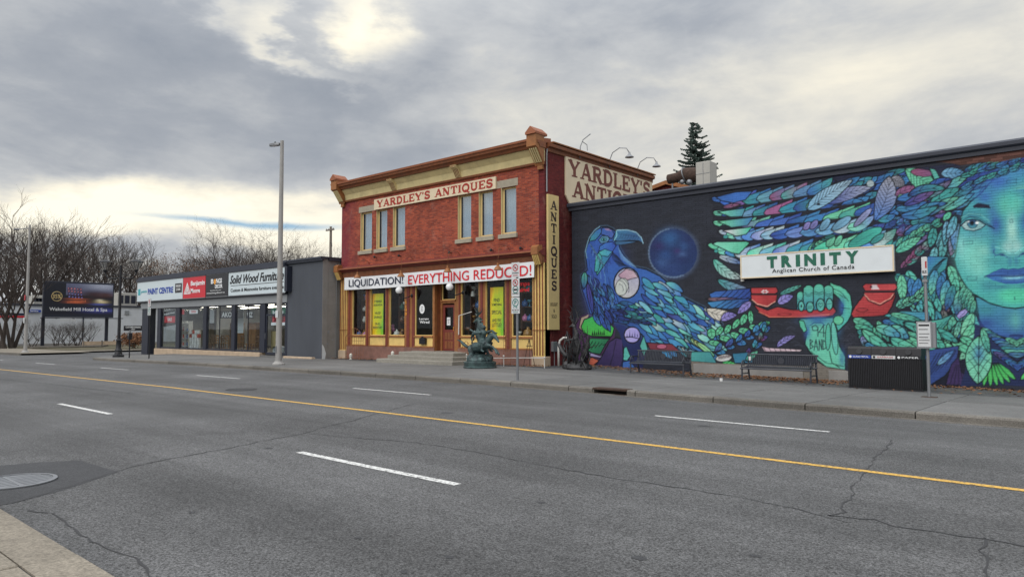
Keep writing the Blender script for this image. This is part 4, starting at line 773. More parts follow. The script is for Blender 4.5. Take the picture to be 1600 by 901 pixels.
# slab serif capitals drawn as strokes on a 0..1 high grid: (polyline, stroke width), serifs as (x centre, y, width)
def arc(cx, cy, rx, ry, a0, a1, n=9): return [(cx + rx * math.cos(R(a0 + (a1 - a0) * i / n)), cy + ry * math.sin(R(a0 + (a1 - a0) * i / n))) for i in range(n + 1)]
T1, T2 = .20, .11
GL = {
 'Y': (.86, [([(.13, .95), (.43, .45)], T1), ([(.75, .95), (.45, .45)], T2), ([(.44, .5), (.44, .05)], T1)], [(.14, 1, .30), (.74, 1, .26), (.44, 0, .40)]),
 'A': (.90, [([(.16, .05), (.44, .95)], T2), ([(.46, .97), (.74, .05)], T1), ([(.25, .33), (.66, .33)], T2)], [(.15, 0, .30), (.76, 0, .34)]),
 'R': (.86, [([(.2, .05), (.2, .95)], T1), ([(.2, .94), (.45, .94)] + arc(.45, .73, .20, .21, 90, -90) + [(.2, .52)], T2 + .03), ([(.44, .5), (.70, .05)], T1)], [(.2, 0, .36), (.14, 1, .24), (.74, 0, .26)]),
 'D': (.86, [([(.2, .05), (.2, .95)], T1), ([(.2, .94), (.38, .94)] + arc(.38, .5, .33, .44, 90, -90, 14) + [(.2, .06)], T2 + .05)], [(.14, 0, .24), (.14, 1, .24)]),
 'L': (.74, [([(.2, .05), (.2, .95)], T1), ([(.2, .05), (.66, .05), (.66, .28)], T2)], [(.2, 1, .36), (.14, 0, .24)]),
 'E': (.80, [([(.2, .05), (.2, .95)], T1), ([(.2, .05), (.69, .05), (.69, .26)], T2), ([(.2, .95), (.67, .95), (.67, .74)], T2), ([(.2, .51), (.5, .51), (.5, .62), (.5, .40)], T2)], [(.14, 0, .24), (.14, 1, .24)]),
 "'": (.28, [([(.14, .98), (.11, .70)], T2 + .03)], []),
 'S': (.74, [(arc(.37, .73, .24, .22, 15, 270, 12) + arc(.37, .27, .25, .23, 90, -165, 12), T2 + .05), ([(.62, .97), (.62, .72)], T2 * .7), ([(.10, .03), (.10, .30)], T2 * .7)], []),
 'N': (.92, [([(.18, .05), (.18, .95)], T2), ([(.18, .95), (.70, .05)], T1), ([(.72, .05), (.72, .95)], T2)], [(.18, 0, .30), (.14, 1, .24), (.72, 1, .30)]),
 'T': (.82, [([(.41, .05), (.41, .95)], T1), ([(.10, .72), (.10, .95), (.72, .95), (.72, .72)], T2)], [(.41, 0, .40)]),
 'I': (.44, [([(.22, .05), (.22, .95)], T1)], [(.22, 0, .38), (.22, 1, .38)]),
 'Q': (.90, [(arc(.44, .5, .33, .45, 90, 450, 20), T2 + .06), ([(.42, .22), (.56, .12), (.72, -.12), (.84, -.10)], T2)], []),
 'U': (.88, [([(.2, .95), (.2, .35)] + arc(.44, .33, .24, .28, 180, 360, 10) + [(.68, .95)], T2 + .05)], [(.2, 1, .34), (.68, 1, .28)]),
}
def slab(text, O, ux, uz, w, h, m, parent, name='letter', vertical=False, nrm=None, lift=.004, each=True):
    ux, uz = Vector(ux), Vector(uz); nn = Vector(nrm) if nrm else ux.cross(uz); O = Vector(O)
    tot = sum(GL[c][0] if c != ' ' else .5 for c in text); cur = 0; res = []
    k = w / tot if not vertical else w / .9
    n = len(text); dz = h / n if vertical else 0
    for i, ch in enumerate(text):
        if ch == ' ': cur += .5; continue
        adv, st, sf = GL[ch]; mb = MB(); li = [0]
        if vertical:
            base = O + uz * (h - (i + 1) * dz + dz * .11); hh = dz * .78; kk = w / .9; ox = (.9 - adv) / 2 * kk
        else: base = O; hh = h; kk = k; ox = cur * k
        def pt(x, y, l): return base + ux * (ox + x * kk) + uz * (y * hh) + nn * l
        def quad(a, b, c, d):
            li[0] += 1; l = lift + li[0] * .0004
            v = [pt(*q, l) for q in (a, b, c, d)] + [pt(*q, -.001) for q in (a, b, c, d)]
            mb.add(v, [(0, 1, 2, 3), (4, 7, 6, 5), (0, 4, 5, 1), (1, 5, 6, 2), (2, 6, 7, 3), (3, 7, 4, 0)])
        asp = hh / kk
        for pl, wd in st:
            for a, b in zip(pl, pl[1:]):
                dx, dy = b[0] - a[0], (b[1] - a[1]) * asp; L_ = math.hypot(dx, dy) or 1; e = .15 * wd
                nx, ny = -dy / L_ * wd / 2, dx / L_ * wd / 2 / asp; ex, ey = dx / L_ * e, dy / L_ * e / asp
                quad((a[0] - ex + nx, a[1] - ey + ny), (a[0] - ex - nx, a[1] - ey - ny), (b[0] + ex - nx, b[1] + ey - ny), (b[0] + ex + nx, b[1] + ey + ny))
        for x, y, ww in sf:
            y0 = 0 if y == 0 else .91; quad((x - ww / 2, y0 + .09), (x - ww / 2, y0), (x + ww / 2, y0), (x + ww / 2, y0 + .09))
        res.append(obj(name, mb, m, parent)); cur += adv
    return res
# ------------------------------------------------------------------ terrain, road, pavements
def lerp_k(x, K):
    if x <= K[0][0]: return K[0][1]
    for (a, b), (c, d) in zip(K, K[1:]):
        if x <= c: t = (x - a) / (c - a); return b + (d - b) * t
    return K[-1][1]
def sm(t): t = min(max(t, 0), 1); return t * t * (3 - 2 * t)
KG = [(-200, -.5), (-80, -.32), (-60, -.26), (-44, -.16), (-32, -.06), (-25, -.04), (-20, -.02), (-13, 0), (-9, -.03), (-5, -.07), (-1, -.09), (6, -.12), (60, -.3)]
KR = [(-200, -.8), (-80, -.5), (-50, -.36), (-37, -.27), (-20, -.14), (-10, -.12), (0, -.12), (60, -.3)]
def FG(x, y): return lerp_k(x, KG) - .15 * sm((x + 17) / 6) * sm((y - 15) / 8)
def RZ(x, y):
    t = sm((y - 10) / 4.5); return (1 - t) * lerp_k(x, KR) + t * (lerp_k(x, KG) - .13)
def onroad(px, py):
    d = ray(px, py); z = -.12
    for _ in range(6): k = (z - EH) / d[2]; x, y = d[0] * k, d[1] * k; z = RZ(x, y)
    return x, y
def sheet(name, m, xs, ys, fn, kind='structure', parent=None):
    mb = MB(); nx, ny = len(xs), len(ys)
    mb.v = [(x, y, fn(x, y)) for y in ys for x in xs]
    mb.f = [(j * nx + i, j * nx + i + 1, (j + 1) * nx + i + 1, (j + 1) * nx + i) for j in range(ny - 1) for i in range(nx - 1)]
    return obj(name, mb, m, parent, smooth=True, kind=kind, norm=False)
def rng(a, b, n): return [a + (b - a) * i / n for i in range(n + 1)]
KY, NY = 14.9, 1.75                      # far and near kerb faces
gnd = sheet('ground', MT['verge'], [-1500, -600, -300] + rng(-200, 60, 65) + [300, 1500], [-1500, -400, -60, -20] + rng(-8, 16, 12) + rng(18, 60, 12) + [120, 400, 1500], lambda x, y: min(RZ(x, y), FG(x, y)) - .16)
road = sheet('road', MT['asphalt'], rng(-200, 60, 130), rng(NY - .02, KY + .03, 22), RZ)
side = sheet('side_road', MT['asphalt'], rng(-200, -44.2, 60), rng(KY + .03, 62, 30), lambda x, y: FG(x, y) - .128)
lot = sheet('shopfront_apron', MT['patch'], rng(-44.2, 9, 50), rng(KY + .2, 46, 22), lambda x, y: FG(x, y) - .012)
rk0 = random.Random(3)
def strip(name, x0, x1, y, w, m, parent):
    mb = MB(); n = max(1, int((x1 - x0) / 1.0)); rr = random.Random(int(x0 * 7 + y))
    for i in range(n + 1):
        x = x0 + (x1 - x0) * i / n; e = rr.uniform(-.006, .006)
        mb.v += [(x, y - w / 2 + e, RZ(x, y) + .005), (x, y + w / 2 + e, RZ(x, y) + .005)]
    mb.f = [(2 * i, 2 * i + 2, 2 * i + 3, 2 * i + 1) for i in range(n)]
    return obj(name, mb, m, parent, norm=False)
strip('centre_line', -64, 40, 8.66, .115, MT['yellow'], road); 
for c in range(-9, 5):                                   # lane dashes, three metres painted and six open
    x1 = -5.27 + c * 9.4 ; strip('lane_dash', x1 - 2.95, x1, 5.2, .11, MT['white'], road)
    x2 = -3.57 + c * 9.25; strip('lane_dash', x2 - 3.1, x2, 11.72, .10, MT['white'], road)
mb = MB(); rr = random.Random(6); n = 420
for i in range(n + 1):
    x = -44 + 52 * i / n; w_ = .10 + .10 * rr.random() + .08 * math.sin(x * .9) ** 2; mb.v += [(x, KY + .01, RZ(x, KY) + .003), (x, KY - w_, RZ(x, KY - w_) + .003)]
mb.f = [(2 * i, 2 * i + 1, 2 * i + 3, 2 * i + 2) for i in range(n)]; obj('gutter_grit', mb, MT['grit'], road, norm=False)
def ribbon(name, pts, w, m, parent, lift=.004, jag=.012, seed=1):
    rr = random.Random(seed); P = [onroad(*p) for p in pts]; Q = []
    for a, b in zip(P, P[1:]):
        n = max(1, int(math.dist(a, b) / .12))
        for i in range(n): t = i / n; Q.append((a[0] + (b[0] - a[0]) * t + rr.uniform(-jag, jag) * 2.2, a[1] + (b[1] - a[1]) * t + rr.uniform(-jag, jag) * 2.2))
    Q.append(P[-1]); mb = MB()
    for i, q in enumerate(Q):
        a, b = Q[max(i - 1, 0)], Q[min(i + 1, len(Q) - 1)]; dx, dy = b[0] - a[0], b[1] - a[1]; L = math.hypot(dx, dy) or 1
        ww = w * rr.uniform(.3, 1.3) / 2; nx, ny = -dy / L * ww, dx / L * ww
        mb.v += [(q[0] + nx, q[1] + ny, RZ(*q) + lift), (q[0] - nx, q[1] - ny, RZ(*q) + lift)]
    mb.f = [(2 * i, 2 * i + 1, 2 * i + 3, 2 * i + 2) for i in range(len(Q) - 1)]
    return obj(name, mb, m, parent, norm=False)
CR_ = [[(-40, 647), (0, 643), (75, 637), (150, 631), (200, 625), (280, 620), (310, 615)],
       [(15, 787), (90, 765), (180, 737), (225, 725), (300, 710), (350, 701), (430, 685), (480, 676), (505, 667), (550, 657), (585, 647), (650, 630)],
       [(480, 677), (570, 685), (640, 690), (720, 702), (800, 717), (875, 732), (950, 745), (1010, 754), (1050, 760), (1150, 776), (1225, 790), (1275, 802), (1325, 816)],
       [(1295, 805), (1370, 812), (1400, 822), (1460, 830), (1535, 842), (1600, 852), (1700, 870)],
       [(1395, 687), (1385, 700), (1365, 715), (1352, 740), (1330, 760), (1335, 775), (1320, 785), (1317, 800), (1295, 805)],
       [(1537, 840), (1535, 860), (1540, 890), (1545, 920)], [(40, 797), (80, 802), (120, 830), (150, 850), (210, 870), (225, 890), (240, 915)],
       [(0, 592), (60, 598), (130, 606), (210, 615)], [(850, 600), (1000, 617), (1200, 640), (1330, 652)], [(620, 600), (760, 618), (900, 634)]]
for i, c in enumerate(CR_): ribbon('crack', c, [.018, .022, .02, .02, .018, .02, .02, .03, .008, .008][i], MT['crack'], road, seed=i)
pp = [onroad(*p) for p in [(-60, 734), (0, 727), (60, 722), (125, 719), (185, 737), (100, 765), (20, 786), (0, 789), (-60, 792)]]
mb = MB(); mb.v = [(x, y, RZ(x, y) + .0025) for x, y in pp]; mb.f = [tuple(range(len(pp)))[::-1]]
o_ = obj('asphalt_patch', mb, MT['patch'], road)
for i, (px, py, r_) in enumerate(((703, 870, .035), (630, 893, .03), (1000, 872, .05), (560, 840, .03), (846, 785, .04), (300, 800, .03), (1180, 868, .04), (420, 700, .06), (980, 690, .09), (1240, 720, .08), (700, 645, .12), (1100, 665, .10))):      # old drips
    x, y = onroad(px, py); mb = MB(); n = 11; mb.v = [(x + r_ * rk0.uniform(.6, 1.6) * math.cos(k * .571), y + r_ * rk0.uniform(.5, 1.1) * math.sin(k * .571), 0) for k in range(n)]; mb.v = [(a, b, RZ(a, b) + .003) for a, b, c in mb.v]; mb.f = [tuple(range(n))]; obj('oil_drip', mb, MT['patch'], road, norm=False)
# round slotted grate in the patch
def grate(cx, cy, r, label, dome=False):
    z = RZ(cx, cy) + .006; t = thing('drain_cover', (cx, cy, z), label, 'drain cover')
    mb = MB().lathe((cx, cy, z), [(r, 0), (r, .012), (r * .90, .016), (r * .90, .004)], 36); obj('rim', mb, MT['galv'], t)
    mb = MB().lathe((cx, cy, z), [(r * .9, .0005), (r * .88, .001)], 30); obj('plate', mb, MT['dark'], t)
    b = MB(); n = 4
    for i in range(-n, n + 1):
        x = i * r * .86 / n; h = math.sqrt(max((r * .87) ** 2 - x * x, 0))
        b.box(cx + x - r * .045, cx + x + r * .045, cy - h, cy - .02, z + .003, z + .008); b.box(cx + x - r * .045, cx + x + r * .045, cy + .02, cy + h, z + .003, z + .008)
    b.box(cx - r * .88, cx + r * .88, cy - .018, cy + .018, z + .0035, z + .0085); obj('grating', b, MT['galv'], t, kind='stuff')
gx_, gy_ = onroad(20, 753); grate(gx_, gy_, .40, 'round slotted metal drain cover in the dark asphalt patch by the near kerb')
gx_, gy_ = onroad(377, 608.5); 
t = thing('manhole_cover', (gx_, gy_, RZ(gx_, gy_) + .004), 'dark iron manhole cover sunk in the far side of the yellow line', 'manhole cover')
obj('rim', MB().lathe((gx_, gy_, RZ(gx_, gy_) + .004), [(.40, 0), (.40, .004), (.34, .004), (.34, 0)], 28), MT['castiron'], t); obj('lid', MB().lathe((gx_, gy_, RZ(gx_, gy_) + .004), [(.33, 0), (.33, .003)], 28), MT['castiron'], t)
# pavements: every slab and kerb stone on its own
side_w = sheet('sidewalk', MT['patch'], rng(-44, 8, 26), [KY + .16, 20.8], lambda x, y: FG(x, y) - .006)
rk = random.Random(11)
def slab_mesh(x0, x1, y0, y1, fn, th=.05, lift=0.0, b=.008, tilt=.004):
    mb = MB(); e = [rk.uniform(-tilt, tilt) for _ in range(4)]; P = [(x0, y0), (x1, y0), (x1, y1), (x0, y1)]; cx, cy = (x0 + x1) / 2, (y0 + y1) / 2
    mb.v = [(x, y, fn(x, y) - th) for x, y in P] + [(x, y, fn(x, y) + lift - b + k) for (x, y), k in zip(P, e)] + [(x + (b if x < cx else -b), y + (b if y < cy else -b), fn(x, y) + lift + k) for (x, y), k in zip(P, e)]
    mb.f = [(8, 9, 10, 11)] + [(i + k, (i + 1) % 4 + k, (i + 1) % 4 + k + 4, i + k + 4) for k in (0, 4) for i in range(4)]
    return mb
x = 6.98
while x > -44:
    w = 2.0
    for (y0, y1) in ((KY + .19, 17.9), (17.912, 20.8)):
        obj('slab', slab_mesh(x - w + .026, x, y0, y1, FG, lift=.004), MT['concrete'], side_w, norm=False)
    x -= w
INX0, INX1 = -10.25, -9.25
x = 6.98
def kerb_stone(x0, x1, par, Y0, Y1, fn, m, drop=.26, r=.03):
    z = lambda xx: fn(xx, KY + .1); mb = MB(); n = 3
    for i in range(n + 1):
        xx = x0 + (x1 - x0) * i / n; zz = z(xx) + rk.uniform(-.006, .006); yy = rk.uniform(-.008, .008) if 0 < i < n else 0
        mb.v += [(xx, Y0 + yy, zz - drop), (xx, Y0 + yy, zz - r), (xx, Y0 + r + yy, zz), (xx, Y1, zz + .004), (xx, Y1, zz - drop)]
    mb.f = [(5 * i + k, 5 * i + 5 + k, 5 * i + 5 + (k + 1) % 5, 5 * i + (k + 1) % 5) for i in range(n) for k in range(5)] + [(0, 1, 2, 3, 4), tuple(5 * n + k for k in (4, 3, 2, 1, 0))]
    return obj('kerb_stone', mb, m, par)
while x > -44:
    a, b = x - 1.975, x
    if b <= INX0 or a >= INX1: kerb_stone(a, b, side_w, KY, KY + .18, FG, MT['kerb'])
    else:
        if a < INX0 - .1: kerb_stone(a, INX0 - .01, side_w, KY, KY + .18, FG, MT['kerb'])
        if b > INX1 + .1: kerb_stone(INX1 + .01, b, side_w, KY, KY + .18, FG, MT['kerb'])
    x -= 2.0
t = thing('storm_drain', ((INX0 + INX1) / 2, KY, FG(-9.7, KY) - .13), 'rusty storm drain inlet with a dark mouth cut into the far kerb', 'storm drain'); zz = FG(-9.7, KY)
obj('lintel', MB().bbox(INX0, INX1, KY + .0, KY + .30, zz - .035, zz + .012, .01), MT['rust'], t); obj('throat', MB().box(INX0, INX1, KY + .30, KY + .44, zz - .24, zz - .04), MT['dark'], t)
obj('sill', MB().box(INX0, INX1, KY - .10, KY + .3, zz - .20, zz - .128), MT['rust'], t); obj('jamb', MB().box(INX0, INX0 + .03, KY + .01, KY + .3, zz - .13, zz - .035), MT['kerb'], t)
# rounded corner and the white concrete beyond the side street
mb = MB(); cpts = [(-44, KY + .02)] + [(-44 - 4 * math.sin(R(a)), KY + .02 + 4 - 4 * math.cos(R(a))) for a in range(10, 91, 10)] + [(-48, 34), (-44, 34)]
mb.v = [(x, y, FG(x, y)) for x, y in cpts] + [(x, y, FG(x, y) - .25) for x, y in cpts]; n = len(cpts); mb.f = [tuple(range(n))] + [(i, (i + 1) % n, (i + 1) % n + n, i + n) for i in range(n)]
obj('corner_pavement', mb, MT['concrete'], None, kind='structure')
mb = MB(); mb.v = []; 
fc = sheet('far_pavement', MT['near'], rng(-84, -59, 10), rng(KY + .05, 19.5, 3), lambda x, y: FG(x, y) + .01); obj('kerb', MB().box(-84, -59, KY - .08, KY + .05, -.6, -.275), MT['kerb'], fc)
sheet('far_lawn', MT['verge'], rng(-130, -64.5, 12), rng(19.5, 70, 12), lambda x, y: FG(x, y) + .03)
sheet('side_walkway', MT['near'], rng(-64.4, -61.5, 3), rng(19.5, 60, 8), lambda x, y: FG(x, y) + .01)
# near pavement under the camera
npv = sheet('near_sidewalk', MT['patch'], rng(-60, 40, 20), [-6, NY - .17], lambda x, y: -.02)
def NG(x, y): return lerp_k(x, [(-60, -.2), (-12, -.02), (0, 0), (60, -.2)])
for i in range(-30, 12):
    x = i * 1.9 + .32
    for (y0, y1) in ((-3.2, -.735), (-.72, NY - .36)): obj('slab', slab_mesh(x - 1.886, x, y0, y1, NG, lift=.004), MT['near'], npv, norm=False)
    mb = MB(); z = NG(x - .9, 1); a, b = x - 1.886, x
    mb.v = [(xx, yy, zz) for xx in (a, a + .02, b - .02, b) for (yy, zz) in ((NY - .35, z - .2), (NY - .35, z + .002), (NY - .03, z - .004), (NY, z - .035), (NY + .02, z - .2))]
    mb.f = [(5 * i + k, 5 * i + 5 + k, 5 * i + 5 + (k + 1) % 5, 5 * i + (k + 1) % 5) for i in range(3) for k in range(5)] + [(0, 1, 2, 3, 4), (19, 18, 17, 16, 15)]
    obj('kerb_stone', mb, MT['near'], npv)
# dark pavers along the mural: the nearest 300 singly, the rest joined
PV = []
nx_, ny_ = 58, 9
for i in range(nx_):
    for j in range(ny_):
        x0 = -16.3 + i * .3; y0 = 20.84 + j * .3; PV.append((math.hypot(x0, y0), x0, y0))
PV.sort(); pv = sheet('paver_strip', MT['soil'], rng(-16.3, 1.1, 12), [20.82, 23.6], lambda x, y: FG(x, y) - .004); rest = MB()
for k, (_, x0, y0) in enumerate(PV):
    s_ = slab_mesh(x0 + .004, x0 + .294, y0 + .004, y0 + .294, FG, .02, .006, .006, .003)
    if k < 300: obj('paver', s_, MT['paver'], pv, norm=False)
    else: rest.add(s_.v, s_.f)
obj('paver', rest, MT['paver'], pv, kind='stuff', norm=False)
# leaf litter
def leaves(name, areas, label, seed=2):
    rr = random.Random(seed); mb = MB()
    for (x0, x1, y0, y1, n, fn) in areas:
        for _ in range(n):
            x, y = rr.uniform(x0, x1), y1 - (y1 - y0) * rr.random() ** 1.6; z = fn(x, y) + .012 + rr.random() * .035; a = rr.random() * 6.28; s = rr.uniform(.025, .06); t1, t2 = rr.uniform(-.5, .5), rr.uniform(-.5, .5)
            c, sn = math.cos(a) * s, math.sin(a) * s
            mb.add([(x - c, y - sn, z), (x + sn * .5, y - c * .5, z + t1 * s), (x + c, y + sn, z + .01), (x - sn * .5, y + c * .5, z + t2 * s)], [(0, 1, 2), (0, 2, 3)])
    o = obj(name, mb, MT['leafd'], None, kind='stuff', norm=False); tag(o, label, 'leaves')
leaves('leaf_litter', [(-13, -10.6, 22.1, 23.5, 420, FG), (-10.6, -6.4, 22.0, 23.5, 1100, FG), (-6.4, -1, 22.6, 23.5, 700, FG), (-16.9, -13, 22.2, 23.5, 420, FG), (-21.8, -17, 20.9, 21.9, 260, FG), (-31, -27.5, 21.2, 21.9, 90, FG), (-12, -2, 20.5, 22.5, 120, FG)], 'brown fallen leaves drifted against the foot of the mural wall and under the benches')
mb = MB().lathe((-9.26, 20.28, FG(-9.26, 20.28)), [(.03, .0), (.045, .02), (.05, .09), (.052, .1)], 10); obj_ = obj('foam_cup', mb, MT['litter']); tag(obj_, 'small white foam cup lying on the pavement between the two benches', 'cup')
# ------------------------------------------------------------------ red brick antiques shop
F = 22.0; AX0, AX1 = -31.02, -17.37
A = thing('antiques_shop', ((AX0 + AX1) / 2, F, 0), 'two storey red brick antiques shop with straw yellow and brown shopfront', 'building')
SKIN = 0
def wall_holes(x0, x1, z0, z1, y0, y1, holes):
    """front wall as rectangles round the openings, y0 front, y1 back"""
    mb = MB(); xs = sorted({x0, x1, *[h[0] for h in holes], *[h[1] for h in holes]}); zs = sorted({z0, z1, *[h[2] for h in holes], *[h[3] for h in holes]})
    def solid(i, j):
        if not (0 <= i < len(xs) - 1 and 0 <= j < len(zs) - 1): return False
        cx, cz = (xs[i] + xs[i + 1]) / 2, (zs[j] + zs[j + 1]) / 2
        return not any(h[0] < cx < h[1] and h[2] < cz < h[3] for h in holes)
    for i in range(len(xs) - 1):
        for j in range(len(zs) - 1):
            if not solid(i, j): continue
            a, b, c, d = xs[i], xs[i + 1], zs[j], zs[j + 1]
            mb.add([(a, y0, c), (b, y0, c), (b, y0, d), (a, y0, d)], [(0, 1, 2, 3)]); mb.add([(a, y1, c), (b, y1, c), (b, y1, d), (a, y1, d)], [(3, 2, 1, 0)])
            for (di, dj, q) in ((-1, 0, [(a, y0, c), (a, y0, d), (a, y1, d), (a, y1, c)]), (1, 0, [(b, y0, c), (b, y1, c), (b, y1, d), (b, y0, d)]), (0, -1, [(a, y0, c), (a, y1, c), (b, y1, c), (b, y0, c)]), (0, 1, [(a, y0, d), (b, y0, d), (b, y1, d), (a, y1, d)])):
                if not solid(i + di, j + dj): mb.add(q, [(0, 1, 2, 3)])
    return mb
UW = [(562, 580), (587, 604), (613, 632), (715, 736), (748, 770), (783, 807)]
ux_ = [(xa(a, F), xa(b, F)) for a, b in UW]
holes = [(a, b, 5.42, 7.40) for a, b in ux_]
obj('front_wall', wall_holes(AX0, AX1 - .31, 4.2, 8.4, F, F + .3, holes), MT['brick'], A, norm=False)
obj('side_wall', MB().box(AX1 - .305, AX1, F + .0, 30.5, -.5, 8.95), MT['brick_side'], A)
obj('party_wall', MB().box(AX0, AX0 + .3, F + .31, 30.5, -.5, 8.9), MT['brick_side'], A); obj('rear_wall', MB().box(AX0 + .31, AX1 - .31, 30.2, 30.5, -.5, 8.9), MT['brick_side'], A)
obj('roof', MB().box(AX0 + .31, AX1 - .31, F + .31, 30.19, 8.3, 8.42), MT['roofd'], A)
for i, (a, b) in enumerate(ux_):
    w = obj('upper_window', MB().box(a, a + .10, F + .12, F + .2, 5.42, 7.4).box(b - .05, b, F + .12, F + .2, 5.42, 7.4).box(a + .10, b - .05, F + .12, F + .2, 7.33, 7.4).box(a + .10, b - .05, F + .12, F + .2, 5.42, 5.5), MT['sgny'], A)
    obj('reveal', MB().box(a + .002, a + .022, F + .004, F + .118, 5.42, 7.398), MT['cream'], w)
    obj('pane', MB().box(a + .10, b - .05, F + .15, F + .156, 5.5, 7.33), MT['win'], w)
    cw = MB(); n = 12; z0 = 5.5
    for k in range(n + 1): cw.v += [(a + .05 + (b - a - .08) * k / n, F + .24 + .02 * math.sin(k * 2.1 + i), z0), (a + .05 + (b - a - .08) * k / n, F + .24 + .02 * math.sin(k * 2.1 + i), 7.35)]
    cw.f = [(2 * k, 2 * k + 2, 2 * k + 3, 2 * k + 1) for k in range(n)]; obj('curtain', cw, MT['curtain'], w, norm=False)
    obj('sash_bar', MB().box(a + .10, a + .145, F + .125, F + .18, 5.5, 7.33), MT['frame'], w)
    obj('window_sill', MB().bbox(a - .10, b + .08, F - .09, F + .11, 5.24, 5.415, .012), MT['lintel'], A)
obj('lintel', MB().box(ux_[0][0] - .14, ux_[2][1] + .1, F - .012, F + .1, 7.402, 7.70), MT['lintel'], A); obj('lintel', MB().box(ux_[3][0] - .1, ux_[5][1] + .1, F - .012, F + .1, 7.402, 7.72), MT['lintel'], A)
# main cornice
obj('bed_moulding', MB().prism_x([(F - .002, 8.06), (F - .09, 8.09), (F - .11, 8.17), (F - .002, 8.18)], AX0 - .05, AX1 + .03), MT['brown'], A)
obj('frieze', MB().prism_x([(F - .003, 8.182), (F - .06, 8.185), (F - .12, 8.45), (F - .30, 8.66), (F - .30, 8.70), (F - .003, 8.70)], AX0 - .03, AX1 + .02), MT['cream'], A)
obj('fascia', MB().prism_x([(F - .02, 8.702), (F - .40, 8.70), (F - .46, 8.80), (F - .55, 8.83), (F - .58, 8.94), (F - .02, 8.94)], AX0 - .12, AX1 + .10), MT['brown'], A)
obj('cornice_cap', MB().prism_x([(F - .62, 8.942), (F - .64, 9.03), (F + .35, 9.16), (F + .35, 8.942)], AX0 - .16, AX1 + .06), MT['redcap'], A)
def bracket(px, z0=8.19, z1=8.69, w=.34, depth=.42, ribs=4, y=F - .05):
    x = xa(px, F)
    prof = [(y, z0), (y - .05, z0 + .01), (y - depth * .55, z1 - .18), (y - depth, z1 - .10), (y - depth, z1), (y, z1)]
    b = obj('cornice_bracket', MB().prism_x(prof, x - w / 2, x + w / 2), MT['cream'], A)
    r = MB()
    for k in range(ribs):
        xx = x - w / 2 + w * (k + .5) / ribs; r.prism_x([(q[0] - .018, q[1] + (.012 if j < 4 else -.01)) for j, q in enumerate(prof)], xx - w / ribs * .22, xx + w / ribs * .22)
    obj('bracket_rib', r, MT['brown'], b, kind='stuff'); return b
bracket(617); bracket(718)
for (x, sx) in ((AX1 - .16, 1), (AX0 + .16, -1)):
    px_w = .30
    obj('end_block', MB().prism_x([(F - .12, 8.02), (F - .16, 8.12), (F - .52, 8.62), (F - .66, 8.70), (F - .66, 9.18), (F - .12, 9.18)], x - .24, x + .24), MT['orange'], A)
    r = MB()
    for k in range(4): xx = x - .15 + .1 * k; r.prism_x([(F - .17, 8.13), (F - .21, 8.12), (F - .56, 8.60), (F - .56, 8.66), (F - .17, 8.66)], xx - .028, xx + .028)
    obj('bracket_rib', r, MT['cream'], A, kind='stuff')
    # gabled cap
    g = MB(); x0, x1, y0, y1, zb, zt = x - .26, x + .26, F - .72, F + .06, 9.182, 9.50
    g.add([(x0, y0, zb), (x1, y0, zb), (x1, y1, zb), (x0, y1, zb), (x0, y0, zb + .09), (x1, y0, zb + .09), (x1, y1, zb + .09), (x0, y1, zb + .09), (x, y0, zt), (x, y1, zt)],
          [(0, 3, 2, 1), (0, 1, 5, 8, 4), (2, 3, 7, 9, 6), (1, 2, 6, 5), (3, 0, 4, 7), (5, 6, 9, 8), (7, 4, 8, 9)])
    obj('gable_cap', g, MT['redcap'], A); obj('corner_post', MB().box(x - .13, x + .13, F - .11, F + .0, 7.86, 8.05), MT['orange'], A)
# side cornice, stepping back along the flank
obj('side_cornice', MB().prism_y([(AX1 + .002, 8.60), (AX1 + .05, 8.62), (AX1 + .06, 8.76), (AX1 + .17, 8.80), (AX1 + .18, 8.93), (AX1 + .06, 8.98), (AX1 - .34, 8.98), (AX1 - .34, 8.952), (AX1 + .002, 8.952)], F + .12, 30.55), MT['brown'], A)
obj('side_gutter', MB().prism_y([(AX1 + .10, 8.982), (AX1 + .20, 8.982), (AX1 + .20, 9.03), (AX1 - .34, 9.06), (AX1 - .34, 8.982)], F + .36, 30.6), MT['orange'], A)
dp = MB().tube([(AX1 + .06, F + .10, 8.7), (AX1 + .05, F + .08, 8.4), (AX1 + .05, F + .08, 6.95)], .028, 8); obj('conduit', dp, MT['galv'], A)
# shop cornice
obj('shop_beam', MB().prism_x([(F - .003, 4.10), (F - .14, 4.10), (F - .16, 4.38), (F - .003, 4.38)], AX0 + .02, AX1 - .01), MT['brown'], A)
obj('shop_moulding', MB().prism_x([(F - .003, 4.382), (F - .22, 4.382), (F - .30, 4.46), (F - .36, 4.48), (F - .36, 4.54), (F - .003, 4.70)], AX0 - .02, AX1 + .02), MT['maroon'], A)
obj('gutter_lip', MB().prism_x([(F - .362, 4.50), (F - .42, 4.50), (F - .42, 4.56), (F - .362, 4.56)], AX0 - .04, AX1 + .02), MT['redcap'], A)
for x in (AX0 + .16, AX1 - .17):
    obj('shop_bracket', MB().prism_x([(F - .17, 4.02), (F - .24, 4.04), (F - .40, 4.36), (F - .48, 4.40), (F - .48, 4.70), (F - .36, 4.78), (F - .17, 4.78)], x - .17, x + .17), MT['orange'], A)
    r = MB()
    for k in range(4): xx = x - .12 + .08 * k; r.prism_x([(F - .25, 4.02), (F - .27, 4.0), (F - .44, 4.34), (F - .44, 4.39), (F - .30, 4.39)], xx - .022, xx + .022)
    obj('bracket_rib', r, MT['yellowc'], A, kind='stuff')
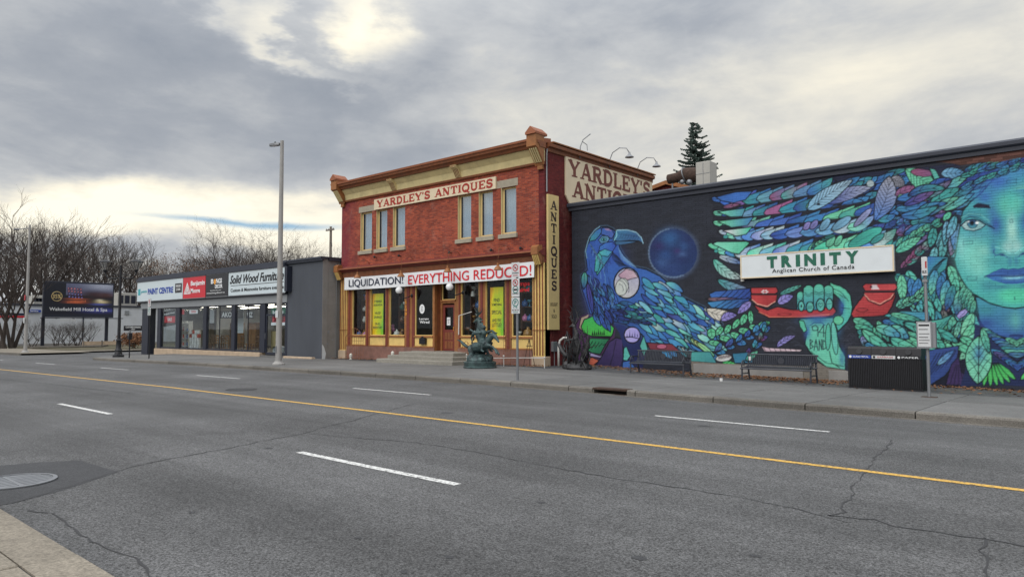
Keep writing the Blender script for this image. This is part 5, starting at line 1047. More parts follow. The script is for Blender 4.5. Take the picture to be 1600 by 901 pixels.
# pilasters
for (a, b) in ((AX0 + .0, AX0 + .56), (xa(834, F), AX1 - .0)):
    obj('pilaster', MB().box(a, b, F - .06, F + .30, .36, 4.098), MT['yellowc'], A)
    r = MB(); n = 4
    for k in range(n): xx = a + (b - a) * (k + .5) / n; r.box(xx - .025, xx + .025, F - .09, F - .0605, .40, 4.07)
    obj('pilaster_rib', r, MT['brown'], A, kind='stuff'); obj('plinth', MB().bbox(a - .03, b + .03, F - .12, F + .28, -.35, .355, .02), MT['sill'], A)
    obj('pilaster_band', MB().box(a - .012, b + .012, F - .105, F - .0, 1.40, 1.415), MT['brown'], A)
# bays
BX = {k: xa(v, F) for k, v in dict(w1l=550, w1r=571, w2l=578, w2r=602, w3l=608, w3r=632, r0=644, r1=716, w5l=720, w5r=748, w6l=758, w6r=789, w7l=799, w7r=832).items()}
L0 = AX0 + .565; R1 = xa(834, F) - .005; RY = F + .34; D0 = xa(679, F)
obj('stall_riser', MB().box(L0, BX['r0'], F - .03, F + .25, -.4, .60), MT['pinkst'], A); obj('stall_riser', MB().box(BX['r1'], R1, F - .03, F + .25, -.4, .60), MT['pinkst'], A)
def shopwin(x0, x1, y, z0=1.14, z1=4.08, panel=True, pz=.66):
    f = .035
    w = obj('shop_window', MB().box(x0, x0 + f, y + .03, y + .11, z0, z1).box(x1 - f, x1, y + .03, y + .11, z0, z1).box(x0 + f, x1 - f, y + .03, y + .11, z0, z0 + f).box(x0 + f, x1 - f, y + .03, y + .11, z1 - f, z1), MT['yellowc'], A)
    obj('pane', MB().box(x0 + f, x1 - f, y + .07, y + .078, z0 + f, z1 - f), MT['shop'], w)
    obj('transom_sill', MB().bbox(x0 - .03, x1 + .03, y - .05, y + .10, z0 - .075, z0 - .002, .01), MT['orange'], A)
    if panel: obj('stall_panel', MB().box(x0 + .01, x1 - .01, y + .012, y + .1, pz, z0 - .08), MT['yellowc'], A); obj('panel_sill', MB().bbox(x0 - .05, x1 + .05, y - .04, y + .1, pz - .06, pz - .002, .01), MT['orange'], A)
for a, b in (('w1l', 'w1r'), ('w2l', 'w2r'), ('w3l', 'w3r'), ('w5l', 'w5r'), ('w6l', 'w6r'), ('w7l', 'w7r')): shopwin(BX[a], BX[b], F)
for a, b in ((L0, BX['w1l']), (BX['w1r'], BX['w2l']), (BX['w2r'], BX['w3l']), (BX['w3r'], BX['r0']), (BX['r1'], BX['w5l']), (BX['w5r'], BX['w6l']), (BX['w6r'], BX['w7l']), (BX['w7r'], R1)):
    obj('pier', MB().box(a + .003, b - .003, F + .0, F + .14, .602, 4.098), MT['orange'], A); c = (a + b) / 2
    obj('pier_fillet', MB().box(c - (b - a) * .18, c + (b - a) * .18, F - .028, F - .001, .61, 4.09), MT['maroon'], A)
# recessed entry: side returns, display window, door, ceiling
r0, r1 = BX['r0'], BX['r1']
w4l, w4r = xa(648, F) , xa(676, F); dl, dr = xa(691, RY), xa(710, RY)
shopwin(w4l, w4r, F); obj('pier', MB().box(w4r + .003, D0, F, F + .144, .45, 4.098), MT['orange'], A)
obj('entry_return', MB().box(D0 - .05, D0, F + .145, RY, .45, 4.098), MT['brown'], A); obj('entry_return', MB().box(r1 - .05, r1, F + .145, RY, .45, 4.098), MT['maroon'], A)
obj('entry_pier', MB().box(r0 + .003, w4l - .003, F, F + .14, .45, 4.098), MT['maroon'], A); obj('stall_riser', MB().box(r0 + .003, D0, F - .02, F - .001, .449, .60), MT['pinkst'], A); obj('entry_pier', MB().box(D0 - .04, dl - .10, RY, RY + .12, .45, 4.098), MT['brown'], A); obj('entry_pier', MB().box(dr + .10, r1 - .05, RY, RY + .12, .45, 4.098), MT['orange'], A)
obj('entry_ceiling', MB().box(r0, r1, F + .145, RY + .1, 4.10, 4.16), MT['brown'], A); obj('entry_floor', MB().box(r0 - .05, r1 + .05, F - .03, RY + .1, -.4, .448), MT['steps'], A)
d = obj('door', MB().box(dl, dr, RY + .05, RY + .10, .47, 1.42).box(dl, dl + .13, RY + .05, RY + .10, 1.421, 2.55).box(dr - .13, dr, RY + .05, RY + .10, 1.421, 2.55).box(dl + .131, dr - .131, RY + .05, RY + .10, 2.43, 2.55), MT['maroon'], A)
obj('door_glass', MB().box(dl + .131, dr - .131, RY + .07, RY + .076, 1.422, 2.428), MT['shop'], d)
pn = MB()
for i in range(3):
    for j in range(2): xx = dl + .12 + i * (dr - dl - .24) / 3; pn.bbox(xx + .015, xx + (dr - dl - .24) / 3 - .015, RY + .035, RY + .052, .56 + j * .40, .90 + j * .40, .008)
obj('door_panel', pn, MT['brown'], d); obj('door_handle', MB().tube([(dr - .06, RY + .045, 1.35), (dr - .06, RY, 1.38), (dr - .06, RY, 1.52), (dr - .06, RY + .045, 1.55)], .012, 6), MT['gold'], d)
obj('door_frame', MB().box(dl - .098, dl - .004, RY + .0, RY + .13, .45, 2.62).box(dr + .004, dr + .098, RY, RY + .13, .45, 2.62).box(dl - .098, dr + .098, RY, RY + .13, 2.622, 2.74), MT['orange'], A)
shopwin(dl - .05, dr + .05, RY, 2.78, 4.08, panel=False)
ntc = MB().box(dl + .25, dl + .47, RY + .062, RY + .066, 1.62, 1.98); obj('door_notice', ntc, MT['whitel'], d); txt('OPEN\n12-5\nSAT', dl + .28, dl + .44, 1.70, 1.90, RY + .06, MT['sblack'], d, depth=.002)
# steps
for i, (y0, x0, x1) in enumerate(((19.92, -25.35, -20.45), (20.30, -25.05, -20.75), (20.68, -24.75, -21.0))):
    pass
sx0, sx1 = xa(623, 20.65), xa(708, 20.65)
st = thing('entry_steps', ((sx0 + sx1) / 2, 21, 0), 'three worn concrete steps up to the recessed shop door', 'steps')
for i in range(3):
    y0 = 19.95 + .36 * i; g = .34 * (2 - i); z1 = .14 + .153 * i; rr = MB(); xa0, xa1 = sx0 - g, sx1 + g; n = 10
    mb = MB().bbox(xa0, xa1, y0, F - .035, -.3 if i == 0 else z1 - .152, z1, .02); obj('step', mb, MT['steps'], st)
# interior room and window dressing
obj('shop_floor', MB().box(AX0 + .31, AX1 - .31, F + .9, 27, .5, .56), MT['darkwall'], A); obj('shop_back_wall', MB().box(AX0 + .31, AX1 - .31, 26.9, 27, .56, 4.1), MT['darkwall'], A); obj('shop_ceiling', MB().box(AX0 + .31, AX1 - .31, F + .31, 27, 4.105, 4.19), MT['darkwall'], A)
obj('display_ledge', MB().box(L0, r0 - .01, F + .26, F + .88, .9, 1.06).box(r1 + .01, R1, F + .26, F + .88, .9, 1.06), MT['darkwall'], A)
def poster(pl, pr, pt, pb, lines, label):
    y = F + .14; x0, x1 = xa(pl, y), xa(pr, y); z1, z0 = at(pl, pt, y)[2], at(pl, pb, y)[2]
    m = bpy.data.materials.new('poster_gradient'); m.use_nodes = True; N, L = m.node_tree.nodes, m.node_tree.links; b = N['Principled BSDF']; tc = N.new('ShaderNodeTexCoord'); sp = N.new('ShaderNodeSeparateXYZ'); L.new(tc.outputs['Generated'], sp.inputs[0])
    ns = N.new('ShaderNodeTexNoise'); ns.inputs['Scale'].default_value = 1.6; L.new(tc.outputs['Generated'], ns.inputs[0]); ad = N.new('ShaderNodeMath'); ad.operation = 'MULTIPLY_ADD'; ad.inputs[1].default_value = .42; L.new(sp.outputs[0], ad.inputs[0]); L.new(ns.outputs[0], ad.inputs[2])
    r = N.new('ShaderNodeValToRGB'); L.new(ad.outputs[0], r.inputs[0]); e = r.color_ramp.elements; e[0].position = .42; e[0].color = (*rgb(246, 176, 30), 1); e[1].position = 1.0; e[1].color = (*rgb(150, 214, 60), 1); q = e.new(.60); q.color = (*rgb(250, 226, 30), 1)
    L.new(r.outputs[0], b.inputs['Base Color']); b.inputs['Roughness'].default_value = .5
    t = thing('sale_poster', ((x0 + x1) / 2, y, z0), label, 'poster'); obj('sheet', MB().box(x0, x1, y, y + .004, z0, z1), m, t)
    n = len(lines); h = (z1 - z0)
    for s_, u0, u1, v0, v1 in lines: txt(s_, x0 + (x1 - x0) * u0, x0 + (x1 - x0) * u1, z0 + h * v0, z0 + h * v1, y - .001, MT['sblack'], t, depth=.003, bold=.012)
poster(582, 599, 459, 523, [('STOREWIDE', .15, .85, .78, .84), ('LIQUIDATION', .1, .9, .69, .75), ('HUGE', .25, .75, .50, .56), ('SAVINGS', .15, .85, .40, .46), ('ON ALL', .25, .75, .24, .30), ('INVENTORY!', .08, .92, .15, .21)], 'yellow poster reading STOREWIDE LIQUIDATION in the narrow second window')
poster(766, 786.5, 449, 525, [('FIND', .28, .72, .70, .77), ('SOMETHING', .12, .88, .62, .67), ('SPECIAL', .12, .88, .45, .53), ('AND PAY', .15, .85, .29, .36), ('LITTLE!', .15, .85, .19, .27)], 'yellow green poster reading FIND SOMETHING SPECIAL in the window right of the door')
yy = F + .066; ls = thing('window_lettering', (xa(816, yy), yy, 3.2), 'red Lamps Repaired lettering on the rightmost shop window', 'window lettering')
txt('Lamps', xa(803, yy), xa(828, yy), at(805, 449, yy)[2], at(805, 440, yy)[2], yy, MT['redl'], ls, bold=.02, depth=.003); txt('Repaired', xa(800, yy), xa(827, yy), at(805, 458, yy)[2], at(805, 450, yy)[2], yy, MT['redl'], ls, bold=.02, depth=.003)
yy = F + .066; ls = thing('window_lettering', (xa(663, yy), yy, 2), 'white Lamps Wired lettering low on the window left of the door', 'window lettering')
txt('Lamps', xa(655, yy), xa(670, yy), at(660, 500, yy)[2], at(660, 496.5, yy)[2], yy, MT['whitel'], ls, bold=.02, depth=.003); txt('Wired', xa(656, yy), xa(671, yy), at(660, 505, yy)[2], at(660, 501, yy)[2], yy, MT['whitel'], ls, bold=.02, depth=.003)
t = thing('round_window_sign', (xa(660, yy), yy, 2.3), 'round white balloon shaped paper sign hung in the window left of the door', 'sign'); cx, _, cz = at(659.5, 482.5, yy)
m_ = MB(); m_.prism_y([(cx + .18 * math.cos(k / 16 * 6.283), cz + .22 * math.sin(k / 16 * 6.283)) for k in range(16)], yy - .004, yy); obj('disc', m_, MT['whitel'], t); txt('WE\nBUY\nGOLD', cx - .09, cx + .09, cz - .10, cz + .12, yy - .006, MT['sblack'], t, depth=.002)
# window goods
rg = random.Random(4)
def vase(x, y, z, s, m, lb):
    k = rg.choice((0, 1, 2)); pr = [[(.05, 0), (.10, .05), (.12, .14), (.05, .26), (.07, .30)], [(.08, 0), (.09, .02), (.02, .06), (.02, .2), (.10, .24), (.13, .34)], [(.12, 0), (.15, .10), (.12, .22), (.04, .26), (.04, .32)]][k]
    return tag(obj(('ceramic_vase', 'table_lamp', 'ginger_jar')[k], MB().lathe((x, y, z), [(a * s, b * s) for a, b in pr], 14), m, smooth=True), lb, ('vase', 'lamp', 'jar')[k], 'small antiques displayed in the shop windows')
GM = [mat('glaze_' + n, rgb(*c), .3) for n, c in (('pink', (196, 120, 160)), ('blue', (60, 96, 150)), ('white', (206, 204, 196)), ('brass', (150, 110, 60)), ('green', (60, 100, 90)), ('brown', (96, 66, 50)), ('teal', (70, 130, 150)))]
GN = ['pink', 'blue', 'white', 'brass', 'green', 'brown', 'teal']
wn = {'w1': 'leftmost window', 'w2': 'second window', 'w3': 'third window', 'w5': 'window right of the door', 'w6': 'window with the FIND poster', 'w7': 'rightmost window'}
for wk in wn:
    a, b = BX[wk + 'l'], BX[wk + 'r']; n = 5
    for k in range(n):
        x = a + (b - a) * (k + .5) / n; gi = rg.randrange(7); vase(x, F + .40 + .16 * (k % 2), 1.061, rg.uniform(.8, 1.5), GM[gi], '%s glazed antique, %s along the sill of the %s' % (GN[gi], ('first', 'second', 'third', 'fourth', 'fifth')[k], wn[wk]))
    if wk in ('w1', 'w5', 'w7', 'w3'):
        t = thing('display_shelf', ((a + b) / 2, F + .75, 1.06), 'dark shelf unit of wares in the %s' % wn[wk], 'shelf')
        obj('shelf_upright', MB().box(a, a + .04, F + .6, F + .86, 1.062, 3.4).box(b - .04, b, F + .6, F + .86, 1.062, 3.4), GM[5], t)
        for z in (1.75, 2.35, 2.95): obj('shelf_board', MB().box(a + .04, b - .04, F + .6, F + .86, z, z + .03), GM[5], t)
        for z in (1.78, 2.38, 2.98):
            for k in range(4):
                x = a + (b - a) * (k + .6) / 4.4; gi = rg.randrange(7); vase(x, F + .7, z, rg.uniform(.7, 1.2), GM[gi], '%s ware, %s along the %s shelf in the %s' % (GN[gi], ('first', 'second', 'third', 'last')[k], {1.78: 'lowest', 2.38: 'middle', 2.98: 'top'}[z], wn[wk]))
t = thing('hanging_lantern', (xa(738, F + .4), F + .4, 2.9), 'small cream lantern hanging in the window right of the door', 'lantern'); hx, _, hz = at(739, 459, F + .4)
obj('shade', MB().lathe((hx, F + .4, hz - .12), [(.08, 0), (.10, .02), (.07, .22), (.03, .25)], 10), GM[2], t); obj('cord', MB().tube([(hx, F + .4, hz + .13), (hx, F + .4, 4.1)], .006, 5), MT['blackm'], t)
pk = tag(obj('stuffed_toy', MB().ball((xa(614, F + .4), F + .4, 1.42), .13, sq=(1, .8, 1.1)).ball((xa(614, F + .4), F + .4, 1.60), .09).ball((xa(611, F + .4), F + .38, 1.28), .10), GM[0], smooth=True), 'pink stuffed toy sitting in the third shop window', 'toy')
# signs
y = F - .10; x0, x1 = xa(583, y), xa(774.5, y); z0, z1 = 7.40, 7.92
t = thing('front_sign_board', ((x0 + x1) / 2, y, z0), "long cream board lettered YARDLEY'S ANTIQUES in red over the upper windows", 'sign'); obj('board', MB().bbox(x0, x1, y, F - .013, z0, z1, .012), MT['sgnc'], t)
slab("YARDLEY'S ANTIQUES", (x0 + .22, y, z0 + .09), (1, 0, 0), (0, 0, 1), x1 - x0 - .36, z1 - z0 - .17, MT['sgnr'], t)
y = F - .235; x0, x1 = -30.42, xa(835, y); t = thing('liquidation_banner', ((x0 + x1) / 2, y, 3.5), 'long white vinyl banner reading LIQUIDATION! EVERYTHING REDUCED! across the shopfront', 'banner'); mb = MB(); n = 60
def bz(u): return -.035 * math.sin(math.pi * u) - .012 * math.sin(9 * u) - .05 * (1 - u) 
for k in range(n + 1):
    u = k / n; x = x0 + (x1 - x0) * u
    for i in range(3): mb.v.append((x, y + .012 * math.sin(23 * u + i) * (1 - i / 3), 3.52 + bz(u) + i * .315))
mb.f = [(3 * k + i, 3 * k + 3 + i, 3 * k + 4 + i, 3 * k + 1 + i) for k in range(n) for i in range(2)]; obj('sheet', mb, MT['banner'], t, smooth=True, norm=False)
def bl(s_, pl, pr, m):
    a, b = xa(pl, y), xa(pr, y); o = txt(s_, a, b, 3.60, 4.03, y - .022, m, t, bold=.006, depth=.004, name='lettering')
    me = o.data; 
    for v in me.vertices: u = (v.co.x + t.location.x - x0) / (x1 - x0); v.co.z += bz(u) 
bl('LIQUIDATION!', 545, 630, MT['navy']); bl('EVERYTHING REDUCED!', 638, 831, MT['redl'])
# flank signs
X = AX1 + .07; ya, yb = atx(884, 243, X)[1], 30.45
t = thing('side_sign_board', (X, (ya + yb) / 2, 6.2), "large cream flank board lettered YARDLEY'S ANTIQUES in brown slab capitals", 'sign')
mb = MB(); pr = [(ya, 8.62), (yb, 8.62), (yb, 6.1), (ya + .7, 6.1), (ya, 7.0)]; nn_ = len(pr)
mb.add([(X, a, b) for a, b in pr] + [(AX1 + .004, a, b) for a, b in pr], [tuple(range(nn_)), tuple(range(nn_, 2 * nn_))[::-1]] + [(i, i + nn_, (i + 1) % nn_ + nn_, (i + 1) % nn_) for i in range(nn_)]); obj('board', mb, MT['sgnc'], t)
def zat(px, py, Xp): return atx(px, py, Xp)[2]
ls0 = atx(888, 262, X)
slab("YARDLEY'S", (X, ya + .18, 7.84), (0, 1, 0), (0, 0, 1), yb - ya - .36, .70, MT['sgnb'], t, nrm=(1, 0, 0)); slab('ANTIQUES', (X, ya + .42, 6.98), (0, 1, 0), (0, 0, 1), yb - ya - .7, .70, MT['sgnb'], t, nrm=(1, 0, 0))
t = thing('vertical_sign_board', (AX1 + .1, F + .5, 1.4), 'tall narrow cream board reading ANTIQUES downwards on the shop flank', 'sign'); X = AX1 + .10; vy0, vy1 = F + .10, F + .80
obj('board', MB().bbox(AX1 + .005, X, vy0, vy1, 1.42, 6.86, .012), MT['sgny'], t); slab('ANTIQUES', (X, vy0 + .14, 2.95), (0, 1, 0), (0, 0, 1), .44, 3.72, MT['ink'], t, nrm=(1, 0, 0), vertical=True)
for s_, z, h in (('BOUGHT', 2.36, .14), ('&', 2.12, .13), ('SOLD', 1.88, .14)):
    w = .46 if len(s_) > 4 else (.32 if len(s_) > 1 else .1); fit(text_mesh(s_, .01), (X, (vy0 + vy1) / 2 - w / 2, z), (0, 1, 0), (0, 0, 1), w, h, 'lettering', MT['ink'], t, .004)
# lamps
def globe(px, py, label):
    y = F - .55; x, _, z = at(px, py, y); t = thing('globe_lamp', (x, F - .03, z - .25), label, 'lamp', 'white globe lamps flanking the shop entry')
    xr = x + .30
    obj('globe', MB().ball((x, y, z), .165, 18, 12), MT['globe'], t, smooth=True); obj('neck', MB().lathe((x, y, z - .25), [(.05, 0), (.06, .03), (.045, .06), (.075, .10)], 10), MT['blackm'], t)
    obj('arm', MB().tube([(x, y, z - .24), (x + .04, y + .05, z - .32), (x + .16, y + .2, z - .37), (x + .27, y + .36, z - .30), (xr, F - .03, z - .24)], .022, 8).ball((xr, F - .03, z - .24), .07, sq=(1, .5, 1.3)), MT['blackm'], t, smooth=True)
globe(623.5, 453.5, 'white globe lamp on a black arm beside the 1140 house numbers'); globe(702.5, 448, 'white globe lamp on a black arm in front of the shop door transom')
def goose(px, label, py=428):
    y = F - .75; x, _, z = at(px, py, y); t = thing('gooseneck_lamp', (x, F, 4.7), label, 'lamp', 'rusty gooseneck lamps over the banner')
    obj('arm', MB().tube([(x, F, 4.72), (x, F - .15, 4.86), (x, F - .45, 4.88), (x, y + .06, 4.74), (x, y, z + .22)], .012, 7), MT['iron'], t, smooth=True); obj('shade', MB().lathe((x, y, z - .10), [(.185, 0), (.17, .04), (.10, .14), (.05, .18), (.05, .30)], 14), MT['orange'], t, smooth=40)
goose(558.5, 'rusty gooseneck lamp hanging before the first letters of LIQUIDATION', 431); goose(626.5, 'rusty gooseneck lamp hanging by the first exclamation mark of the banner', 429); goose(699.5, 'rusty gooseneck lamp hanging before the word EVERYTHING', 421.5); goose(778, 'rusty gooseneck lamp hanging before the word REDUCED', 418)
def goose2(Yb, reach, label, head=True):
    X = AX1 + .1; t = thing('gooseneck_lamp', (X, Yb, 9.0), label, 'lamp', 'gooseneck lamps on the flank parapet')
    P = [(X, Yb, 8.7), (X + .02, Yb, 9.05), (X + .15, Yb + .02, 9.35), (X + .5, Yb + .05, 9.52), (X + .85, Yb + .08, 9.45), (X + .98, Yb + .1, 9.22)] if head else [(X, Yb, 8.7), (X + .03, Yb, 9.2), (X + .10, Yb + .1, 9.5), (X + .35, Yb + .3, 9.75)]
    obj('arm', MB().tube(P, .022, 7), MT['galv'], t, smooth=True)
    if head: obj('shade', MB().lathe((X + .98, Yb + .1, 9.02), [(.20, 0), (.18, .04), (.09, .10), (.05, .16), (.04, .24)], 14), MT['galv'], t, smooth=40)
    else: obj('stub', MB().tube([(X + .08, Yb + .1, 9.42), (X + .2, Yb + .25, 9.30), (X + .22, Yb + .26, 9.05)], .018, 6), MT['galv'], t)
goose2(24.3, 1, 'broken lamp arm without a shade above the Y of the flank board', head=False); goose2(26.6, 1, 'gooseneck lamp arching over the middle of the flank board'); goose2(29.0, 1, 'gooseneck lamp nearest the rear end of the flank board')
yy = F - .034; t = thing('house_number', (xa(634, yy), yy, 2.6), 'gold house number 1140 running down the pier left of the recessed entry', 'house number')
for ch, py in (('1', 472), ('1', 479), ('4', 484), ('0', 490)): x, _, z = at(634.5, py, yy); w = .05 if ch == '1' else .11; txt(ch, x - w / 2, x + w / 2, z - .07, z + .07, yy, MT['gold'], t, bold=.03, depth=.01)
t = thing('letter_box', (xa(661, F), F, .9), 'black ornate mail box on the yellow panel left of the door', 'mail box'); x, _, z = at(661, 532, F - .05)
obj('box', MB().prism_y([(x - .2, z - .16), (x + .2, z - .16), (x + .2, z + .10), (x + .09, z + .13), (x, z + .20), (x - .09, z + .13), (x - .2, z + .10)], F - .12, F + .01), MT['blackm'], t); obj('flap', MB().bbox(x - .16, x + .16, F - .135, F - .121, z + .02, z + .07, .005), MT['blackm'], t)
for i, px in enumerate((586, 624, 703, 768, 814)):
    x, _, z = at(px, 402 - (px - 586) * .06, F - .1); tag(obj('floodlight', MB().tube([(x, F, z), (x, F - .12, z + .03)], .02, 6).lathe((x + .02, F - .16, z - .05), [(.02, 0), (.055, .02), (.06, .07), (.03, .12)], 8), MT['blackm']), 'small black floodlight above the shop cornice, %s from the left' % ('first', 'second', 'third', 'fourth', 'fifth')[i], 'floodlight', 'floodlights above the shop cornice')
# wrought iron scraps, rail and pipes in front
def scroll(mb, cx, cz, r, y, a0, a1, th=.009, sx=1): mb.tube([(cx + sx * r * (1 - .6 * k / 10) * math.cos(R(a0 + (a1 - a0) * k / 10)), y, cz + r * (1 - .6 * k / 10) * math.sin(R(a0 + (a1 - a0) * k / 10))) for k in range(11)], th, 5)
def ironfence(x0, x1, y, h, label, arch=True):
    t = thing('iron_trellis', ((x0 + x1) / 2, y, FG(x0, y)), label, 'iron trellis'); z0 = FG(x0, y)
    n = max(3, int((x1 - x0) / .16))
    for k in range(n + 1): x = x0 + (x1 - x0) * k / n; hh = h * (.72 + .28 * math.sin(math.pi * k / n)) if arch else h; obj('bar', MB().tube([(x, y, z0), (x, y, z0 + hh)], .009, 5), MT['iron'], t)
    s = MB(); 
    if arch: s.tube([(x0 + (x1 - x0) * k / 12, y, z0 + h * (.72 + .28 * math.sin(math.pi * k / 12))) for k in range(13)], .011, 5)
    s.tube([(x0, y, z0 + .25), (x1, y, z0 + .25)], .010, 5); s.tube([(x0, y, z0 + h * .6), (x1, y, z0 + h * .6)], .010, 5)
    for k in range(n): cx = x0 + (x1 - x0) * (k + .5) / n; scroll(s, cx, z0 + h * .45, .07, y, 0, 400); scroll(s, cx, z0 + h * .75, .06, y, 180, -200)
    obj('scrollwork', s, MT['iron'], t)
ironfence(xa(541, 21.3), xa(568, 21.3), 21.3, 1.55, 'rusty wrought iron trellis with scrolls before the leftmost shop window')
ironfence(xa(787, 21.2), xa(797, 21.2), 21.2, 1.35, 'rusty iron plant stand by the yellow panel right of the horse statue', arch=False)
ironfence(xa(722, 21.4), xa(735, 21.4), 21.4, .95, 'low rusty iron railing between the steps and the horse statue')
t = thing('tripod_stand', (xa(826, 21.3), 21.3, FG(-17.6, 21.3)), 'rusty iron tripod stand leaning before the rightmost yellow panel', 'stand'); X_ = xa(826, 21.3); z0 = FG(-17.6, 21.3)
for dx, dy in ((-.28, 0), (.12, -.1), (.1, .25)): obj('leg', MB().tube([(X_ + dx, 21.3 + dy, z0), (X_ + .02, 21.3, z0 + 1.1)], .012, 5), MT['rust'], t)
obj('ring', MB().tube([(X_ + .02 + .12 * math.cos(k / 10 * 6.283), 21.3 + .12 * math.sin(k / 10 * 6.283), z0 + .8) for k in range(11)], .01, 5, cap=False), MT['rust'], t)
y = 20.95; t = thing('white_rail', (xa(790, y), y, FG(-18, y)), 'thin white pipe rail on short posts in front of the right shop window', 'rail'); a_, b_ = xa(728, y), xa(852, y)
obj('rail', MB().tube([(a_, y, .30), (a_ + 1.5, y, .28), (b_ - 1, y, .34), (b_, y, .36)], .016, 7), MT['pvc'], t)
for x in (a_ + .05, (a_ + b_) / 2, b_ - .05): obj('post', MB().tube([(x, y, -.1), (x, y, .33)], .018, 7), MT['pvc'], t); obj('finial', MB().ball((x, y, .38), .04), MT['pvc'], t)
t = thing('downpipe', (-17.1, 22.7, 0), 'grey bent downpipe at the foot of the flank wall', 'pipe'); obj('pipe', MB().tube([(AX1 + .35, 22.4, -.15), (AX1 + .35, 22.4, .75), (AX1 + .42, 22.4, .98), (AX1 + .60, 22.4, 1.1), (AX1 + .8, 22.42, 1.1)], .045, 10), MT['pvc'], t, smooth=True)
t = thing('gas_meter', (AX1 + .15, 22.6, .5), 'small grey utility box on the shop flank below the vertical board', 'utility box'); obj('box', MB().bbox(AX1 + .005, AX1 + .13, 22.35, 22.62, .55, .95, .02), MT['galv'], t); obj('pipe', MB().tube([(AX1 + .06, 22.5, -.2), (AX1 + .06, 22.5, .55)], .02, 7), MT['galv'], t)
for i, (px, yq, h) in enumerate(((614, 20.9, .26), (549, 21.2, .30))):
    x = xa(px, yq); z0 = FG(x, yq) if px < 600 else .14
    tag(obj('garden_lantern', MB().lathe((x, yq, z0), [(.07, 0), (.08, .03), (.04, .06), (.07, .12), (.08, .24), (.03, .30)], 8), GM[2]), ('small white garden lantern on the lowest step beside the entry', 'small white garden lantern at the foot of the iron trellis')[i], 'lantern')
# rear gabled wing seen above the mural building's roof
t = thing('rear_wing', (-15, 40, 0), 'dark rear wing with an orange trimmed gable behind the flat black roof', 'building'); Yg = 36
gx0, gxm, gx1 = xa(1016, Yg), xa(1046, Yg), xa(1082, Yg); gz = at(1046, 285, Yg)[2]; ge = at(1016, 297, Yg)[2]
obj('wall', MB().prism_y([(gx0, 0), (gx1 + .8, 0), (gx1 + .8, ge - .5), (gxm, gz - .12), (gx0, ge - .1)], Yg, Yg + 6), MT['brick_side'], t)
for (a, za, b, zb) in ((gx0 - .1, ge, gxm, gz), (gxm, gz, gx1 + 1.0, ge - .55)):
    obj('barge_board', MB().prism_y([(a, za - .12), (b, zb - .12), (b, zb + .10), (a, za + .10)], Yg - .25, Yg + 6.2), MT['orange'], t)
# ------------------------------------------------------------------ single storey paint and furniture store
F2 = 21.0; BX1 = -31.2
def x2(px, y=F2): return xa(px, y)
BX0 = x2(214, F2 - .25); gl = x2(250); wr = x2(450)
B = thing('paint_store', ((BX0 + BX1) / 2, F2, 0), 'single storey slate grey store with a long lit sign band and glass front', 'building')
zt = 5.1
obj('front_wall', MB().box(wr, BX1, F2 - .02, F2 + .3, -.4, zt), MT['slate'], B); obj('side_wall', MB().box(BX1 - .3, BX1, F2 + .301, 34, -.4, zt), MT['render'], B)
obj('side_return', MB().box(BX1 + .002, BX1 + .014, F2 - .018, F2 + .305, -.4, zt - .002), MT['render'], B)
obj('rear_wall', MB().box(gl, BX1 - .31, 33.7, 34, -.4, zt), MT['render'], B); obj('left_wall', MB().box(gl, gl + .2, F2 + 4.0, 33.69, -.4, zt), MT['whitewall'], B)
obj('roof_edge', MB().box(BX0 - .05, wr - .003, F2 - .32, F2 - .2, 4.86, 5.08), MT['roofd'], B); obj('roof_edge', MB().box(wr - .002, BX1 + .10, F2 - .14, F2 - .025, 5.0, 5.10), MT['roofd'], B); obj('roof_edge', MB().box(BX1 + .016, BX1 + .10, F2 + .31, 34, 5.0, 5.10), MT['roofd'], B)
obj('roof', MB().box(BX0, BX1 + .10, F2 - .2, 34, 5.102, 5.2), MT['roofd'], B)
obj('sign_backing', MB().box(BX0, wr - .003, F2 - .2, F2 + .1, 3.36, 5.10), MT['frame'], B); obj('lower_fascia', MB().box(BX0 + .25, wr - .003, F2 - .08, F2 + .3, 2.92, 3.358), MT['lgrey'], B)
obj('canopy_soffit', MB().box(BX0, gl, F2 + .1, F2 + 5, 3.2, 3.3), MT['lgrey'], B); obj('canopy_wall', MB().box(BX0, BX0 + .25, F2 + .101, F2 + 5, 3.301, 5.1), MT['slate'], B)
obj('column', MB().bbox(x2(223), x2(232.5), F2 - .02, F2 + .5, -.4, 3.199, .01), MT['frame'], B)
obj('end_block', MB().box(x2(446, F2 - .25), x2(450, F2 - .25) , F2 - .34, F2 - .03, 3.5, 4.86), MT['frame'], B)
# glass front: bays between mullions
ml = [(247, 252), (276, 281.5), (318.5, 323.5), (362.5, 368), (407, 415)]
for a, b in ml: obj('mullion', MB().box(x2(a), x2(b), F2 - .03, F2 + .16, .12, 2.918), MT['frame'], B)
obj('jamb', MB().box(x2(447), wr - .003, F2 - .03, F2 + .16, .0, 2.918), MT['frame'], B)
bays = [(252, 276), (281.5, 318.5), (323.5, 362.5), (368, 407)]
for i, (a, b) in enumerate(bays):
    xa_, xb_ = x2(a) + .002, x2(b) - .002
    w = obj('shop_window', MB().box(xa_, xb_, F2 + .0, F2 + .1, .14, .24).box(xa_, xb_, F2 + .0, F2 + .1, 2.84, 2.917).box(xa_, xa_ + .03, F2, F2 + .1, .24, 2.84).box(xb_ - .03, xb_, F2, F2 + .1, .24, 2.84), MT['frame'], B); obj('pane', MB().box(xa_ + .03, xb_ - .03, F2 + .05, F2 + .058, .24, 2.84), MT['shop'], w)
    if i in (2, 3): obj('glazing_bar', MB().box((xa_ + xb_) / 2 - .015, (xa_ + xb_) / 2 + .015, F2 + .03, F2 + .08, .24, 2.84), MT['frame'], w)
